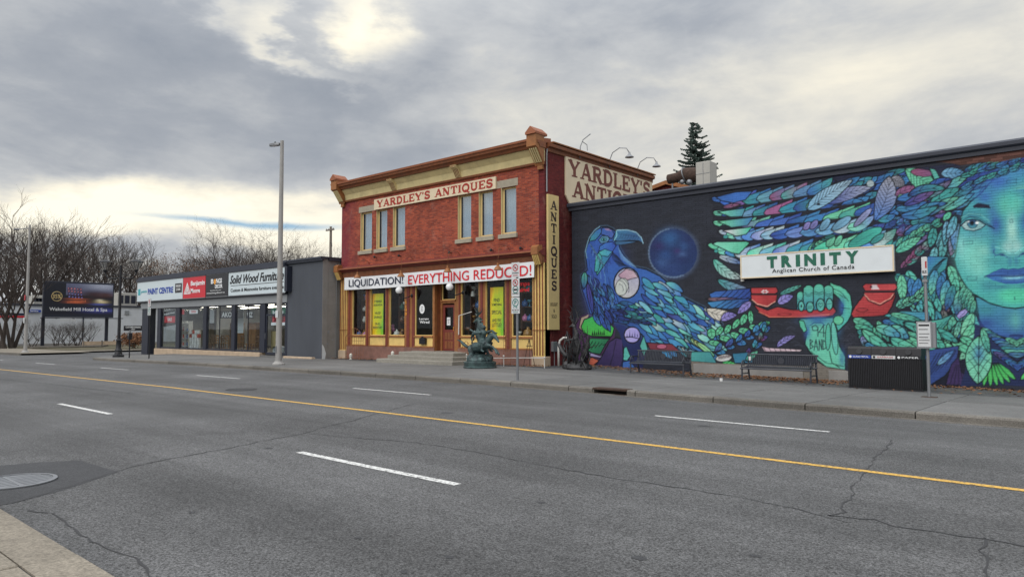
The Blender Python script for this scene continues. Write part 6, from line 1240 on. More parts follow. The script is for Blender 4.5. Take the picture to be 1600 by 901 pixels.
xa_, xb_ = x2(415) + .002, x2(447) - .002; dd = obj('door', MB().box(xa_, xa_ + .12, F2 + .02, F2 + .09, .02, 2.3).box(xb_ - .12, xb_, F2 + .02, F2 + .09, .02, 2.3).box(xa_ + .12, xb_ - .12, F2 + .02, F2 + .09, .02, .16).box(xa_ + .12, xb_ - .12, F2 + .02, F2 + .09, 2.2, 2.3).box(xa_, xb_, F2 + .02, F2 + .09, 2.84, 2.917), MT['frame'], B)
obj('pane', MB().box(xa_ + .12, xb_ - .12, F2 + .05, F2 + .058, .16, 2.2).box(xa_, xb_, F2 + .05, F2 + .058, 2.301, 2.84), MT['shop'], dd); obj('door_handle', MB().tube([(xa_ + .06, F2 + .01, .9), (xa_ + .06, F2 - .04, .92), (xa_ + .06, F2 - .04, 1.2), (xa_ + .06, F2 + .01, 1.22)], .012, 6), MT['galv'], dd)
gb = [(x2(246), x2(321)), (x2(321) + .01, x2(368)), (x2(368) + .01, x2(411))]
for a, b in gb: obj('base_stone', MB().bbox(a, b, F2 - .16, F2 + .2, -.4, .12, .02), MT['sill'], B)
obj('door_step', MB().bbox(x2(411) + .01, x2(446), F2 - .14, F2 + .2, -.4, -.02, .01), MT['concrete'], B)
tag(obj('parking_block', MB().bbox(x2(446, 20.4), x2(491, 20.4), 20.3, 20.5, FG(-33, 20.3) - .05, FG(-33, 20.3) + .10, .03), MT['sill']), 'tan concrete curb block lying along the foot of the slate grey wall', 'curb block')
# corner window of the left end, glass both ways
w = obj('side_window', MB().box(gl, gl + .1, F2 + .17, F2 + .24, .12, 3.19).box(gl, gl + .1, F2 + 3.9, F2 + 3.99, .12, 3.19), MT['frame'], B); obj('pane', MB().box(gl + .04, gl + .048, F2 + .24, F2 + 3.9, .12, 3.19), MT['shop'], w)
# inside
obj('shop_floor', MB().box(gl + .25, BX1 - .31, F2 + .2, 30, -.3, .10), MT['darkwall'], B); obj('shop_ceiling', MB().box(gl + .21, BX1 - .31, F2 + .17, 30, 3.0, 3.08), MT['whitewall'], B); obj('shop_back_wall', MB().box(gl + .3, BX1 - .31, 29.8, 30, .1, 2.99), MT['darkwall'], B)
for i in range(4):
    for j in range(2): obj('ceiling_light', MB().box(gl + 2.2 + i * 3.6, gl + 4.4 + i * 3.6, F2 + 1.8 + j * 3, F2 + 2.0 + j * 3, 2.95, 2.99), MT['opal'], B)
def signp(p0, p1, m, label, name='sign_panel', z0=3.44, z1=4.84, yy=F2 - .26):
    a, b = x2(p0, yy), x2(p1, yy); t = thing(name, ((a + b) / 2, yy, z0), label, 'sign'); obj('face', MB().bbox(a + .03, b - .03, yy, F2 - .202, z0, z1, .01), m, t); obj('trim', MB().box(a + .03, b - .03, yy - .012, yy - .001, z0 - .03, z0 + .02).box(a + .03, b - .03, yy - .012, yy - .001, z1 - .02, z1 + .02), MT['galv'], t); return t, yy - .002
t, yy = signp(213.5, 285, MT['signw'], 'white sign panel reading PAINT CENTRE in blue, leftmost on the store')
txt('PAINT CENTRE', x2(230.5, yy), x2(270, yy), 3.90, 4.32, yy, MT['blue'], t, bold=.035); txt('paints', x2(220, yy), x2(229, yy), 4.0, 4.24, yy, MT['teal'], t, bold=.01)
obj('logo', MB().box(x2(215.5, yy), x2(218.8, yy), yy - .01, yy, 3.9, 4.35), MT['teal'], t); obj('inset_block', MB().box(x2(273, yy), x2(283.5, yy), yy - .01, yy, 3.88, 4.5), MT['signdk'], t); txt('WOOD\nSTAIN', x2(274.5, yy), x2(282, yy), 4.0, 4.40, yy - .011, MT['whitel'], t)
t, yy = signp(285, 320.5, MT['signred'], 'red sign panel with a white triangle and the words Benjamin Moore')
txt('Benjamin', x2(297.5, yy), x2(319.2, yy), 4.16, 4.56, yy, MT['whitel'], t, bold=.02); txt('Moore', x2(297.5, yy), x2(312, yy), 3.78, 4.08, yy, MT['whitel'], t, bold=.02)
q = MB(); a, b = x2(287, yy), x2(297, yy); c = (a + b) / 2
for k in range(3):
    w_, zb_, zt_ = (b - a) / 2 * (1 - k * .3), 3.80, 4.50 - k * .20
    q.add([(c - w_, yy - .006, zb_), (c - w_ + .07, yy - .006, zb_), (c, yy - .006, zt_ - .15), (c, yy - .006, zt_), (c + w_ - .07, yy - .006, zb_), (c + w_, yy - .006, zb_)], [(0, 1, 2, 3), (3, 2, 4, 5)])
q.box(a, b, yy - .008, yy, 3.74, 3.80); obj('triangle_logo', q, MT['whitel'], t, norm=False)
t, yy = signp(320.5, 356, MT['signdk'], 'black sign panel reading BONGS DECOR with a web address')
t['label'] = 'black sign panel with white decor lettering and a gold dot, beside the red panel'
txt('B', x2(329, yy), x2(333, yy), 4.26, 4.56, yy, MT['whitel'], t, bold=.03); txt('NGS', x2(337, yy), x2(346, yy), 4.26, 4.56, yy, MT['whitel'], t, bold=.03); obj('gold_dot', MB().prism_y([(x2(335, yy) + .15 * math.cos(k * .524), 4.38 + .17 * math.sin(k * .524)) for k in range(12)], yy - .008, yy), MT['gold'], t)
txt('DECOR', x2(335.5, yy), x2(347, yy), 3.96, 4.20, yy, MT['whitel'], t, bold=.03); txt('furniture & paint', x2(328, yy), x2(345, yy), 3.80, 3.88, yy, MT['whitel'], t); txt('www.bongsdecor.ca', x2(322.5, yy), x2(350.5, yy), 3.62, 3.74, yy, MT['whitel'], t)
t, yy = signp(356, 445.5, MT['signw'], 'white sign panel reading Solid Wood Furniture in black script, rightmost on the store')
txt('Solid Wood Furniture', x2(358.5, yy), x2(443, yy), 4.14, 4.66, yy, MT['sblack'], t, bold=.022, shear=.35); obj('rule', MB().box(x2(360, yy), x2(443, yy), yy - .008, yy, 4.02, 4.05), MT['sblack'], t)
txt('Custom & Mennonite furniture available', x2(360, yy), x2(443, yy), 3.66, 3.86, yy, MT['sblack'], t, bold=.008)
# things seen through the glass
rg = random.Random(9)
def chair(x, y, rz, m, label):
    z = .10; t = thing('wooden_chair', (x, y, z), label, 'chair', 'chairs inside the store'); s = MB().bbox(x - .21, x + .21, y - .2, y + .2, z + .42, z + .46, .01); obj('seat', s, m, t)
    for dx in (-.18, .18):
        for dy in (-.17, .17): obj('leg', MB().box(x + dx - .02, x + dx + .02, y + dy - .02, y + dy + .02, z, z + (.42 if dy < 0 else .98)), m, t)
    obj('backrest', MB().box(x - .158, x + .158, y + .16, y + .18, z + .85, z + .95).box(x - .158, x + .158, y + .16, y + .18, z + .60, z + .66), m, t); return t
WD = mat('pine_wood', rgb(132, 98, 66), .6, var=.15); WD2 = mat('dark_stained_wood', rgb(84, 58, 42), .6, var=.15); CAN = mat('paint_can_white', rgb(190, 194, 196), .4); CAN2 = mat('paint_can_red', rgb(150, 52, 46), .4)
for i, (px, m) in enumerate(((330, WD2), (337, WD), (345, WD2), (352, WD), (376, WD2), (388, WD), (399, WD2))):
    chair(x2(px, F2 + 1.0 + .4 * (i % 2)), F2 + 1.0 + .4 * (i % 2), 0, m, '%s wooden chair behind the glass, %s along the row' % (('dark', 'pale')[m is WD], ('first', 'second', 'third', 'fourth', 'fifth', 'sixth', 'seventh')[i]))
n = 0
for px in (300, 304, 308, 312):
    for k in range(5):
        y = F2 + .7 + .1 * (n % 2); x = x2(px, y); t = thing('paint_can', (x, y, .1 + k * .26), '%s paint can, %s layer, %s column of the second glass bay' % (('white', 'red')[(n * 7) % 3 == 0 and k > 2], ('lowest', 'second', 'third', 'fourth', 'top')[k], {300: 'left', 304: 'inner left', 308: 'inner right', 312: 'right'}[px]), 'paint can', 'paint cans stacked in the store window')
        obj('can', MB().lathe((x, y, .1 + k * .26), [(.115, 0), (.12, .01), (.12, .22), (.11, .24), (.115, .25)], 12), CAN2 if (n * 7) % 3 == 0 and k > 2 else CAN, t); n += 1
for i, px in enumerate((287, 293)):
    y = F2 + .8; x = x2(px, y); t = thing('display_rack', (x, y, .1), '%s rack of paint sundries behind the second glass bay' % ('leftmost', 'inner')[i], 'rack'); obj('upright', MB().box(x - .22, x - .19, y, y + .3, .1, 2.0).box(x + .19, x + .22, y, y + .3, .1, 2.0), CAN, t)
    for z in (.3, .8, 1.3, 1.8): obj('shelf', MB().box(x - .19, x + .19, y, y + .3, z, z + .03), CAN, t)
    for z in (.33, .83, 1.33):
        b_ = MB(); [b_.box(x - .16 + k * .11, x - .07 + k * .11, y + .05, y + .2, z, z + rg.uniform(.15, .3)) for k in range(3)]; obj('stock', b_, (CAN2, GM[1])[i], t)
def hungposter(p0, p1, y0p, y1p, m, words, mm, label, yo=.12, tilt=0.0):
    y = F2 + yo; a, b = x2(p0, y), x2(p1, y); z1, z0 = at(p0, y0p, y)[2], at(p0, y1p, y)[2]; t = thing('window_poster', ((a + b) / 2, y, z0), label, 'poster'); obj('sheet', MB().box(a, b, y, y + .004, z0, z1), m, t)
    for s_, u0, u1, v0, v1, m2 in words: txt(s_, a + (b - a) * u0, a + (b - a) * u1, z0 + (z1 - z0) * v0, z0 + (z1 - z0) * v1, y - .001, m2, t, bold=.02, depth=.003)
    t.rotation_euler = (0, tilt, 0); return t
hungposter(255, 276, 485, 509, MT['signdk'], [('Benjamin Moore', .12, .9, .72, .86, MT['whitel'])], 0, 'black framed poster hanging tilted in the leftmost glass bay', tilt=R(-4))
hungposter(257.5, 274, 494, 504, MT['signred'], [('SALE', .3, .7, .25, .8, MT['whitel'])], 0, 'red SALE placard on the black framed poster in the leftmost bay', yo=.114)
hungposter(424, 447.5, 480, 492, mat('green_poster', rgb(40, 96, 76), .5), [('Bonded', .1, .8, .15, .55, MT['whitel'])], 0, 'green strip with white lettering at the top of the glass door')
hungposter(426, 447.5, 492.5, 503, MT['signred'], [('SALE', .1, .9, .1, .9, MT['signdk'])], 0, 'red poster in the middle of the glass door'); hungposter(424, 447, 503.5, 508, MT['banner'], [], 0, 'white strip under the red poster on the glass door')
hungposter(424, 440, 517, 545, mat('tan_card', rgb(150, 136, 96), .8), [], 0, 'tan board standing low behind the glass door', yo=.4)
hungposter(283, 288, 483, 491, MT['signred'], [], 0, 'small red card high in the second glass bay'); hungposter(296, 309, 484, 490, MT['banner'], [('OPEN', .2, .8, .2, .8, MT['redl'])], 0, 'white and red OPEN card high in the second bay')
hungposter(344, 380, 486, 497.5, MT['signdk'], [('AKO', .08, .52, .18, .85, MT['whitel'])], 0, 'black banner with white capitals hung across the third glass bay', yo=.5, tilt=R(0)); hungposter(385, 396, 486, 497.5, MT['signdk'], [('VIZ', .1, .9, .18, .85, MT['whitel'])], 0, 'black banner with white capitals hung in the fourth glass bay', yo=.45)
hungposter(371, 381, 483, 520, MT['signw'], [], 0, 'pale hanging sheet near the left of the fourth glass bay', yo=1.4)
# table, cabinets
t = thing('display_table', (x2(345, F2 + 2.4), F2 + 2.4, .1), 'long dark table in the middle of the furniture showroom', 'table'); xx = x2(345, F2 + 2.4); obj('tabletop', MB().bbox(xx - .9, xx + .9, F2 + 2, F2 + 2.8, .80, .85), WD2, t)
for dx in (-.8, .8):
    for dy in (2.1, 2.7): obj('leg', MB().box(xx + dx - .04, xx + dx + .04, F2 + dy - .04, F2 + dy + .04, .1, .80), WD2, t)
for i, px in enumerate((330, 366, 394)):
    y = F2 + 4.6; xx = x2(px, y); t = thing('cabinet', (xx, y, .1), '%s wooden cabinet at the back of the showroom' % ('left', 'middle', 'right')[i], 'cabinet'); obj('carcass', MB().bbox(xx - .6, xx + .6, y, y + .5, .1, 1.9, .01), (WD2, WD, WD2)[i], t)
    for s_ in (-1, 1): obj('cabinet_door', MB().bbox(xx + (.03 if s_ > 0 else -.57), xx + (.57 if s_ > 0 else -.03), y - .02, y - .001, .2, 1.8, .01), (WD, WD2, WD)[i], t)
t = thing('dehumidifier', (x2(434, F2 + .5), F2 + .5, 0), 'white low cabinet standing behind the glass door', 'appliance'); xx = x2(437, F2 + .5); obj('cabinet', MB().bbox(xx - .5, xx + .5, F2 + .4, F2 + .7, .10, .48, .02), CAN, t); obj('grille', MB().box(xx - .4, xx + .4, F2 + .39, F2 + .399, .2, .4), MT['lgrey'], t)
# plaster scars, pipe and box on the cement flank; a stock wall inside
x_ = BX1 + .015; mb = MB(); pts = [(F2 - .01, -.2), (F2 + .16, -.2), (F2 + .22, .2), (F2 + .12, .5), (F2 + .05, .62), (F2 - .01, .66)]; mb.add([(x_ + .004, a, b) for a, b in pts], [tuple(range(6))]); obj('bare_plaster_patch', mb, MT['tsign'], B, norm=False)
for i, (a, b, r_) in enumerate(((F2 + .35, 1.3, .10), (F2 + .6, .9, .07), (F2 + .3, .7, .06), (F2 + .72, 2.1, .05))): mb = MB(); mb.add([(x_ + .003, a + r_ * (.7 + .4 * math.sin(k * 2.3 + i)) * math.cos(k * .7), b + r_ * (.8 + .3 * math.cos(k * 3.1)) * math.sin(k * .7)) for k in range(9)], [tuple(range(9))]); obj('plaster_scar', mb, MT['lgrey'], B, norm=False)
obj('conduit', MB().tube([(x_ + .02, F2 + .82, -.2), (x_ + .02, F2 + .82, 4.95)], .014, 6), MT['galv'], B)
obj('stock_partition', MB().box(x2(283, F2 + 3.2), x2(326, F2 + 3.2), F2 + 3.2, F2 + 3.3, .1, 2.99), MT['darkwall'], B)
# ------------------------------------------------------------------ flat roofed brick building that carries the mural
Mb = thing('mural_building', (-8, MY, 0), 'low flat roofed brick building with a raven and woman mural painted over its street wall', 'building')
canvas = paint_mural()
def mural_mat(name, rough=.75):
    m = bpy.data.materials.new(name); m.use_nodes = True; N, L = m.node_tree.nodes, m.node_tree.links; b = N['Principled BSDF']
    a = N.new('ShaderNodeVertexColor'); a.layer_name = 'paint'; g = N.new('ShaderNodeNewGeometry'); t = N.new('ShaderNodeTexNoise'); t.inputs['Scale'].default_value = 2.2; t.inputs['Detail'].default_value = 8; t.inputs['Roughness'].default_value = .7; L.new(g.outputs['Position'], t.inputs[0])
    r = N.new('ShaderNodeMapRange'); r.inputs[1].default_value = .3; r.inputs[2].default_value = .7; r.inputs[3].default_value = .86; r.inputs[4].default_value = 1.12; L.new(t.outputs[0], r.inputs[0])
    v = N.new('ShaderNodeVectorMath'); v.operation = 'SCALE'; L.new(a.outputs[0], v.inputs[0]); L.new(r.outputs[0], v.inputs[3]); L.new(v.outputs[0], b.inputs['Base Color']); b.inputs['Roughness'].default_value = rough; b.inputs['Specular IOR Level'].default_value = .3
    t2 = N.new('ShaderNodeTexNoise'); t2.inputs['Scale'].default_value = 45; L.new(g.outputs['Position'], t2.inputs[0]); bp = N.new('ShaderNodeBump'); bp.inputs['Strength'].default_value = .25; bp.inputs['Distance'].default_value = .006; L.new(t2.outputs[0], bp.inputs['Height']); L.new(bp.outputs[0], b.inputs['Normal']); return m
PM = mural_mat('mural_paint')
cs = np.pad(canvas, ((2, 2), (2, 2), (0, 0)), mode='edge'); cs = (cs[1:-3, 1:-3] + cs[1:-3, 2:-2] * 2 + cs[1:-3, 3:-1] + cs[2:-2, 1:-3] * 2 + cs[2:-2, 2:-2] * 4 + cs[2:-2, 3:-1] * 2 + cs[3:-1, 1:-3] + cs[3:-1, 2:-2] * 2 + cs[3:-1, 3:-1]) / 16
def sample(x, z):
    i = np.clip(((z - MZ0) * 100).astype(int), 0, MH - 1); j = np.clip(((x - MX0) * 100).astype(int), 0, MW - 1); return cs[i, j]
BWD, BHT, JT = .285, .0762, .007
def brick_arrays(x0, x1, z0, z1, rr, push):
    nx, nz = max(2, int(round((x1 - x0) / .0195)) + 1), 4
    xs = np.linspace(x0, x1, nx); zs = np.linspace(z0, z1, nz); X_, Z_ = np.meshgrid(xs, zs)
    Y_ = np.full_like(X_, MY - .006 - push)
    # skirt back into the joint
    ring = [(x0, z0), (x1, z0), (x1, z1), (x0, z1)]; i4 = [0, nx - 1, nx * nz - 1, nx * (nz - 1)]
    V = np.stack([X_, Y_, Z_], -1).reshape(-1, 3); sk = np.array([(a, MY + .004, b) for a, b in ring]); V = np.concatenate([V, sk]); o = nx * nz
    Fq = [(j * nx + i, j * nx + i + 1, (j + 1) * nx + i + 1, (j + 1) * nx + i) for j in range(nz - 1) for i in range(nx - 1)]
    bot = list(range(nx)); top = [nx * (nz - 1) + i for i in range(nx)]; lef = [j * nx for j in range(nz)]; rig = [j * nx + nx - 1 for j in range(nz)]
    Fn = [tuple([o, o + 1] + bot[::-1]), tuple([o + 2, o + 3] + top), tuple([o + 3, o] + lef), tuple([o + 1, o + 2] + rig[::-1])]
    C_ = sample(V[:, 0], V[:, 2]); return V, Fq, Fn, C_
def col_mesh(name, V, Fs, C_, m):
    me = bpy.data.meshes.new(name); loc = np.array(Mb.location); me.from_pydata((V - loc).tolist(), [], Fs); at_ = me.color_attributes.new('paint', 'FLOAT_COLOR', 'POINT')
    buf = np.ones((len(V), 4), np.float32); buf[:, :3] = C_; at_.data.foreach_set('color', buf.ravel()); me.materials.append(m); me.update(); return me
# mortar sheet, painted like the bricks but a touch darker
nx, nz = int((MX1 - MX0) / .03), int((MZ1 - MZ0) / .03); xs = np.linspace(MX0, MX1, nx); zs = np.linspace(MZ0, MZ1, nz); X_, Z_ = np.meshgrid(xs, zs); V = np.stack([X_, np.full_like(X_, MY), Z_], -1).reshape(-1, 3)
Fm = [(j * nx + i, j * nx + i + 1, (j + 1) * nx + i + 1, (j + 1) * nx + i) for j in range(nz - 1) for i in range(nx - 1)]
Cm = sample(V[:, 0], V[:, 2]).copy(); bare_ = (np.abs(Cm - lin((92, 58, 50))).sum(1) < .02); Cm *= .80; Cm[bare_] = lin((128, 112, 104))
o = bpy.data.objects.new('mortar_bed', col_mesh('mortar_bed', V, Fm, Cm, PM)); COL.objects.link(o); o.parent = Mb
rb = random.Random(21); allb = []; row = 0; z = MZ0 + .003
while z + BHT - JT < MZ1:
    x = MX0 + (0 if row % 2 else -BWD / 2)
    while x < MX1:
        a, b = max(x, MX0 + .002), min(x + BWD - JT, MX1)
        if b - a > .03: allb.append((a, b, z, z + BHT - JT))
        x += BWD
    z += BHT; row += 1
def inview(b):
    cx, cz = (b[0] + b[1]) / 2, (b[2] + b[3]) / 2; return cx < -1.95 and cz > -.1
big = sorted([b for b in allb if inview(b)], key=lambda b: math.hypot((b[0] + b[1]) / 2, MY))[:300]; bigs = set(big); VV = []; FF = []; CC = []; off = 0
for b in allb:
    V, Fq, Fn, C_ = brick_arrays(*b, rb, rb.uniform(-.002, .003)); k = rb.uniform(.95, 1.05); C_ = C_ * k
    if C_[:, 0].mean() > C_[:, 1].mean() * 1.7 and C_[:, 2].mean() < C_[:, 1].mean() * 1.1 and b[2] > 5: C_ = C_ * rb.uniform(.6, 1.35)
    if b in bigs:
        o = bpy.data.objects.new('brick', col_mesh('brick', V, Fq + Fn, C_, PM)); COL.objects.link(o); o.parent = Mb
    else:
        VV.append(V); CC.append(C_); FF += [tuple(i + off for i in f) for f in Fq + Fn]; off += len(V)
o = bpy.data.objects.new('brick', col_mesh('painted_bricks', np.concatenate(VV), FF, np.concatenate(CC), PM)); COL.objects.link(o); o.parent = Mb; o['kind'] = 'stuff'
obj('core_wall', MB().box(MX0, MX1, MY + .01, MY + .3, -.6, MZ1 + .0), MT['brick_side'], Mb); obj('left_wall', MB().box(MX0, MX0 + .3, MY + .301, 33.5, -.6, MZ1), MT['brick_side'], Mb); obj('right_wall', MB().box(MX1 - .3, MX1, MY + .301, 40, -.6, MZ1), MT['brick_side'], Mb)
obj('rear_wall', MB().box(MX0 + .301, MX1 - .301, 33.2, 33.5, -.6, MZ1), MT['brick_side'], Mb)
fx0, fx1 = xa(1082, MY - .03), xa(1252, MY - .03)
obj('foundation_face', MB().bbox(fx0, fx1, MY - .035, MY - .012, -.5, .19, .01), MT['render'], Mb); obj('foundation_face', MB().bbox(xa(1292, MY - .03), xa(1322, MY - .03), MY - .035, MY - .012, -.5, .13, .01), MT['render'], Mb)
obj('cornice_board', MB().prism_x([(MY - .008, 6.34), (MY - .06, 6.34), (MY - .07, 6.45), (MY - .13, 6.48), (MY - .14, 6.50), (MY - .008, 6.50)], MX0 - .12, MX1 + .1), MT['roofd'], Mb)
obj('parapet_flashing', MB().prism_x([(MY - .16, 6.502), (MY - .17, 6.60), (MY - .10, 6.66), (MY + .4, 6.66), (MY + .4, 6.502)], MX0 - .14, MX1 + .14), MT['roofd'], Mb)
obj('parapet_flashing', MB().box(MX0 - .14, MX0 + .2, MY + .401, 33.5, 6.502, 6.64), MT['roofd'], Mb); obj('roof', MB().box(MX0 + .201, MX1, MY + .401, 33.5, 6.36, 6.45), MT['roofd'], Mb)
# church sign
ys = MY - .16; x0, x1 = xa(1158.4, ys), xa(1399, ys); zc1, zc0 = 3.965, 3.17
t = thing('church_sign', ((x0 + x1) / 2, ys, zc0), 'long white box sign reading TRINITY Anglican Church of Canada on the mural wall', 'sign'); obj('cabinet', MB().box(x0, x1, ys, MY - .012, zc0, zc1), MT['tsign'], t)
obj('frame', MB().box(x0 - .004, x1 + .004, ys - .014, ys - .001, zc0 - .004, zc0 + .035).box(x0 - .004, x1 + .004, ys - .014, ys - .001, zc1 - .035, zc1 + .004).box(x0 - .004, x0 + .035, ys - .014, ys - .001, zc0 + .036, zc1 - .036).box(x1 - .035, x1 + .004, ys - .014, ys - .001, zc0 + .036, zc1 - .036), MT['sgnc'], t)
xl, xr = xa(1200, ys), xa(1344, ys); u = xl
for ch, w in (('T', .155), ('R', .15), ('I', .06), ('N', .165), ('I', .06), ('T', .155), ('Y', .17)):
    tw = (xr - xl) / (.155 + .15 + .06 + .165 + .06 + .155 + .17 + .36) 
    txt(ch, u, u + w * tw, 3.475, 3.865, ys - .002, MT['green'], t, bold=.06); u += (w + .06) * tw
txt('Anglican Church of Canada', xa(1208, ys), xa(1337, ys), 3.27, 3.44, ys - .002, MT['sblack'], t, bold=.004, space=1.1)
x_ = xa(1158, ys); t = thing('wall_bracket', (x_, MY, 3.1), 'small white fitting under the left corner of the church sign', 'fitting'); obj('fitting', MB().bbox(x_ - .02, x_ + .08, MY - .10, MY - .012, 3.08, 3.16, .01), MT['pvc'], t)
# rooftop duct and cabinet
Yd = 29; t = thing('rooftop_fan', (xa(1075, Yd), Yd, 6.45), 'rusty round duct elbow joined to a grey sheet metal cabinet on the black roof', 'rooftop unit')
xa0, xa1 = xa(1091, Yd), xa(1113, Yd); z1 = at(1100, 252, Yd)[2]; obj('cabinet', MB().bbox(xa0, xa1, Yd, Yd + .7, 6.452, z1, .02), MT['hvac'], t); obj('cabinet_seam', MB().box((xa0 + xa1) / 2 + .0, (xa0 + xa1) / 2 + .02, Yd - .012, Yd - .001, 6.5, z1 - .05).box(xa0, xa1, Yd - .01, Yd - .001, z1 - .55, z1 - .53), MT['galv'], t)
zc = at(1080, 272, Yd)[2]; xs0, xs1 = xa(1042, Yd), xa(1090, Yd)
obj('duct', MB().tube([(xs0, Yd + .35, zc), (xs0 + .5, Yd + .35, zc + .03)], .23, 18), MT['rust'], t, smooth=40); obj('elbow', MB().tube([(xs0 + .51, Yd + .35, zc + .02), (xs0 + .8, Yd + .35, zc + .08), (xs1 - .30, Yd + .35, zc + .02), (xs1 - .01, Yd + .35, zc)], [.25, .33, .36, .30], 18), MT['rust'], t, smooth=40)
obj('flange', MB().tube([(xs0 + .86, Yd + .35, zc + .06), (xs0 + .90, Yd + .35, zc + .07)], .40, 20), MT['galv'], t, smooth=40); obj('motor', MB().ball((xs1 - .25, Yd - .1, zc - .38), .13).ball((xs1 - .6, Yd - .1, zc - .32), .11), MT['galv'], t, smooth=True)
for xx in (xs0 + .2, xs1 - .4): obj('stand', MB().box(xx - .03, xx + .03, Yd + .3, Yd + .36, 6.452, zc - .2), MT['galv'], t)
# ------------------------------------------------------------------ street furniture
def light_pole(px, py, ytop, base_guess, label, group=None, arm=-1, h=None, nm='street_lamp'):
    x, y = base_guess; z0 = FG(x, y); d = math.hypot(x, y); zt = at(px + 4, ytop, y)[2] if h is None else h
    t = thing(nm, (x, y, z0), label, 'street lamp', group); M = MT['conc_pole']
    obj('base_flange', MB().lathe((x, y, z0), [(.26, 0), (.26, .05), (.20, .09), (.155, .16)], 12), M, t); obj('pole', MB().tube([(x, y, z0 + .1), (x, y, z0 + 3), (x, y, zt)], [.135, .115, .075], 10), M, t, smooth=40)
    obj('hand_hole_cover', MB().bbox(x - .05, x + .05, y - .138, y - .12, z0 + .5, z0 + .8, .005), MT['galv'], t)
    return t, x, y, z0, zt
lx, ly = -27.18, 16.15
t, x, y, z0, zt = light_pole(437, 569, 220, (lx, ly), 'tall grey concrete street lamp with a flat LED head by the slate wall')
dx, dy = -.97, -.25
obj('arm', MB().tube([(x, y, zt - .12), (x + dx * .45, y + dy * .45, zt - .10)], .03, 8), MT['galv'], t); hd = MB(); p = [(x + dx * a + dy * b, y + dy * a - dx * b) for a, b in ((.12, -.07), (.30, -.13), (.58, -.12), (.70, -.05), (.70, .05), (.58, .12), (.30, .13), (.12, .07))]
hd.prism_z(p, zt - .17, zt - .08); obj('lamp_head', hd, MT['galv'], t); obj('photocell', MB().lathe((x + dx * .40, y + dy * .40, zt - .08), [(.035, 0), (.035, .07), (.02, .09)], 10), MT['blackm'], t); obj('pole_cap', MB().lathe((x, y, zt), [(.078, 0), (.05, .03)], 10), MT['galv'], t)
obj('lamp_lens', MB().prism_z([(a, b) for a, b in [(x + dx * a + dy * b, y + dy * a - dx * b) for a, b in ((.3, -.09), (.56, -.09), (.56, .09), (.3, .09))]], zt - .185, zt - .1702), MT['globe'], t)
obj('pole_notice', MB().box(x - .10, x + .10, y - .125, y - .117, z0 + 2.0, z0 + 2.3), MT['regs'], t)
lx2, ly2 = -62.2, 16.0
t, x, y, z0, zt = light_pole(40, 549, 352, (lx2, ly2), 'distant grey street lamp at the left beyond the side street')
obj('arm', MB().tube([(x, y, zt - .25), (x - .9, y - .5, zt - .30)], .035, 6), MT['galv'], t); obj('lamp_head', MB().bbox(x - 1.25, x - .75, y - .75, y - .45, zt - .36, zt - .28, .02), MT['galv'], t)
for zz_, m in ((3.9, MT['sred']), (2.2, MT['regs'])): obj('pole_notice', MB().box(x - .14, x + .14, y - .16, y - .15, z0 + zz_, z0 + zz_ + .4), m, t)
# ornamental twin lamp
x, y = -44.4, 16.05; z0 = FG(x, y); t = thing('twin_street_lamp', (x, y, z0), 'black ornamental lamp post with two flared glass lanterns on curved arms', 'street lamp'); zt = at(187, 428, y)[2]
obj('base', MB().lathe((x, y, z0), [(.30, 0), (.30, .12), (.22, .16), (.17, .35), (.20, .40), (.15, .46), (.13, .95), (.16, 1.0), (.11, 1.05)], 16), MT['blackm'], t, smooth=40); obj('pole', MB().tube([(x, y, z0 + 1.0), (x, y, zt + .5)], [.09, .06], 12), MT['blackm'], t, smooth=40)
ux2, uy2 = .80, .60
for s_ in (-1, 1):
    ex, ey = x + s_ * ux2 * .95, y + s_ * uy2 * .95
    obj('arm', MB().tube([(x, y, zt - .15), (x + s_ * ux2 * .3, y + s_ * uy2 * .3, zt - .28), (x + s_ * ux2 * .8, y + s_ * uy2 * .8, zt - .22), (ex, ey, zt), (ex, ey, zt + .1)], .035, 8), MT['blackm'], t, smooth=True)
    ln_ = obj('lantern', MB().lathe((ex, ey, zt + .08), [(.07, 0), (.10, .08), (.13, .14), (.10, .16)], 8), MT['blackm'], t); obj('lantern_glass', MB().lathe((ex, ey, zt + .24), [(.12, 0), (.36, .44)], 8), glass('lantern_pane', (.8, .8, .78), .9, 1.45, .25, .45), ln_)
    fr = MB(); 
    for k in range(8): c, s2 = math.cos(k * .785), math.sin(k * .785); fr.tube([(ex + .12 * c, ey + .12 * s2, zt + .24), (ex + .37 * c, ey + .37 * s2, zt + .69)], .012, 4)
    fr.tube([(ex + .375 * math.cos(k * .785), ey + .375 * math.sin(k * .785), zt + .69) for k in range(9)], .02, 5, cap=False); obj('lantern_frame', fr, MT['blackm'], ln_); obj('lantern_cap', MB().lathe((ex, ey, zt + .70), [(.38, 0), (.30, .05), (.05, .16)], 8), MT['blackm'], ln_)
obj('cross_bar', MB().tube([(x - ux2 * .5, y - uy2 * .5, zt - .05), (x + ux2 * .5, y + uy2 * .5, zt - .05)], .025, 6), MT['blackm'], t)
x, y = -42.4, 15.9; z0 = FG(x, y); t = thing('parking_meter', (x, y, z0), 'dark parking meter on a thin post between the twin lamp and the parking sign', 'parking meter'); obj('post', MB().tube([(x, y, z0), (x, y, z0 + 1.05)], .035, 8), MT['blackm'], t)
obj('meter_head', MB().bbox(x - .12, x + .12, y - .09, y + .09, z0 + 1.05, z0 + 1.42, .03), MT['blackm'], t); obj('meter_window', MB().box(x - .07, x + .07, y - .095, y - .091, z0 + 1.25, z0 + 1.36), MT['galv'], t); obj('rate_plate', MB().bbox(x - .05, x + .05, y - .03, y + .03, z0 + 1.43, z0 + 1.56, .01), MT['galv'], t)
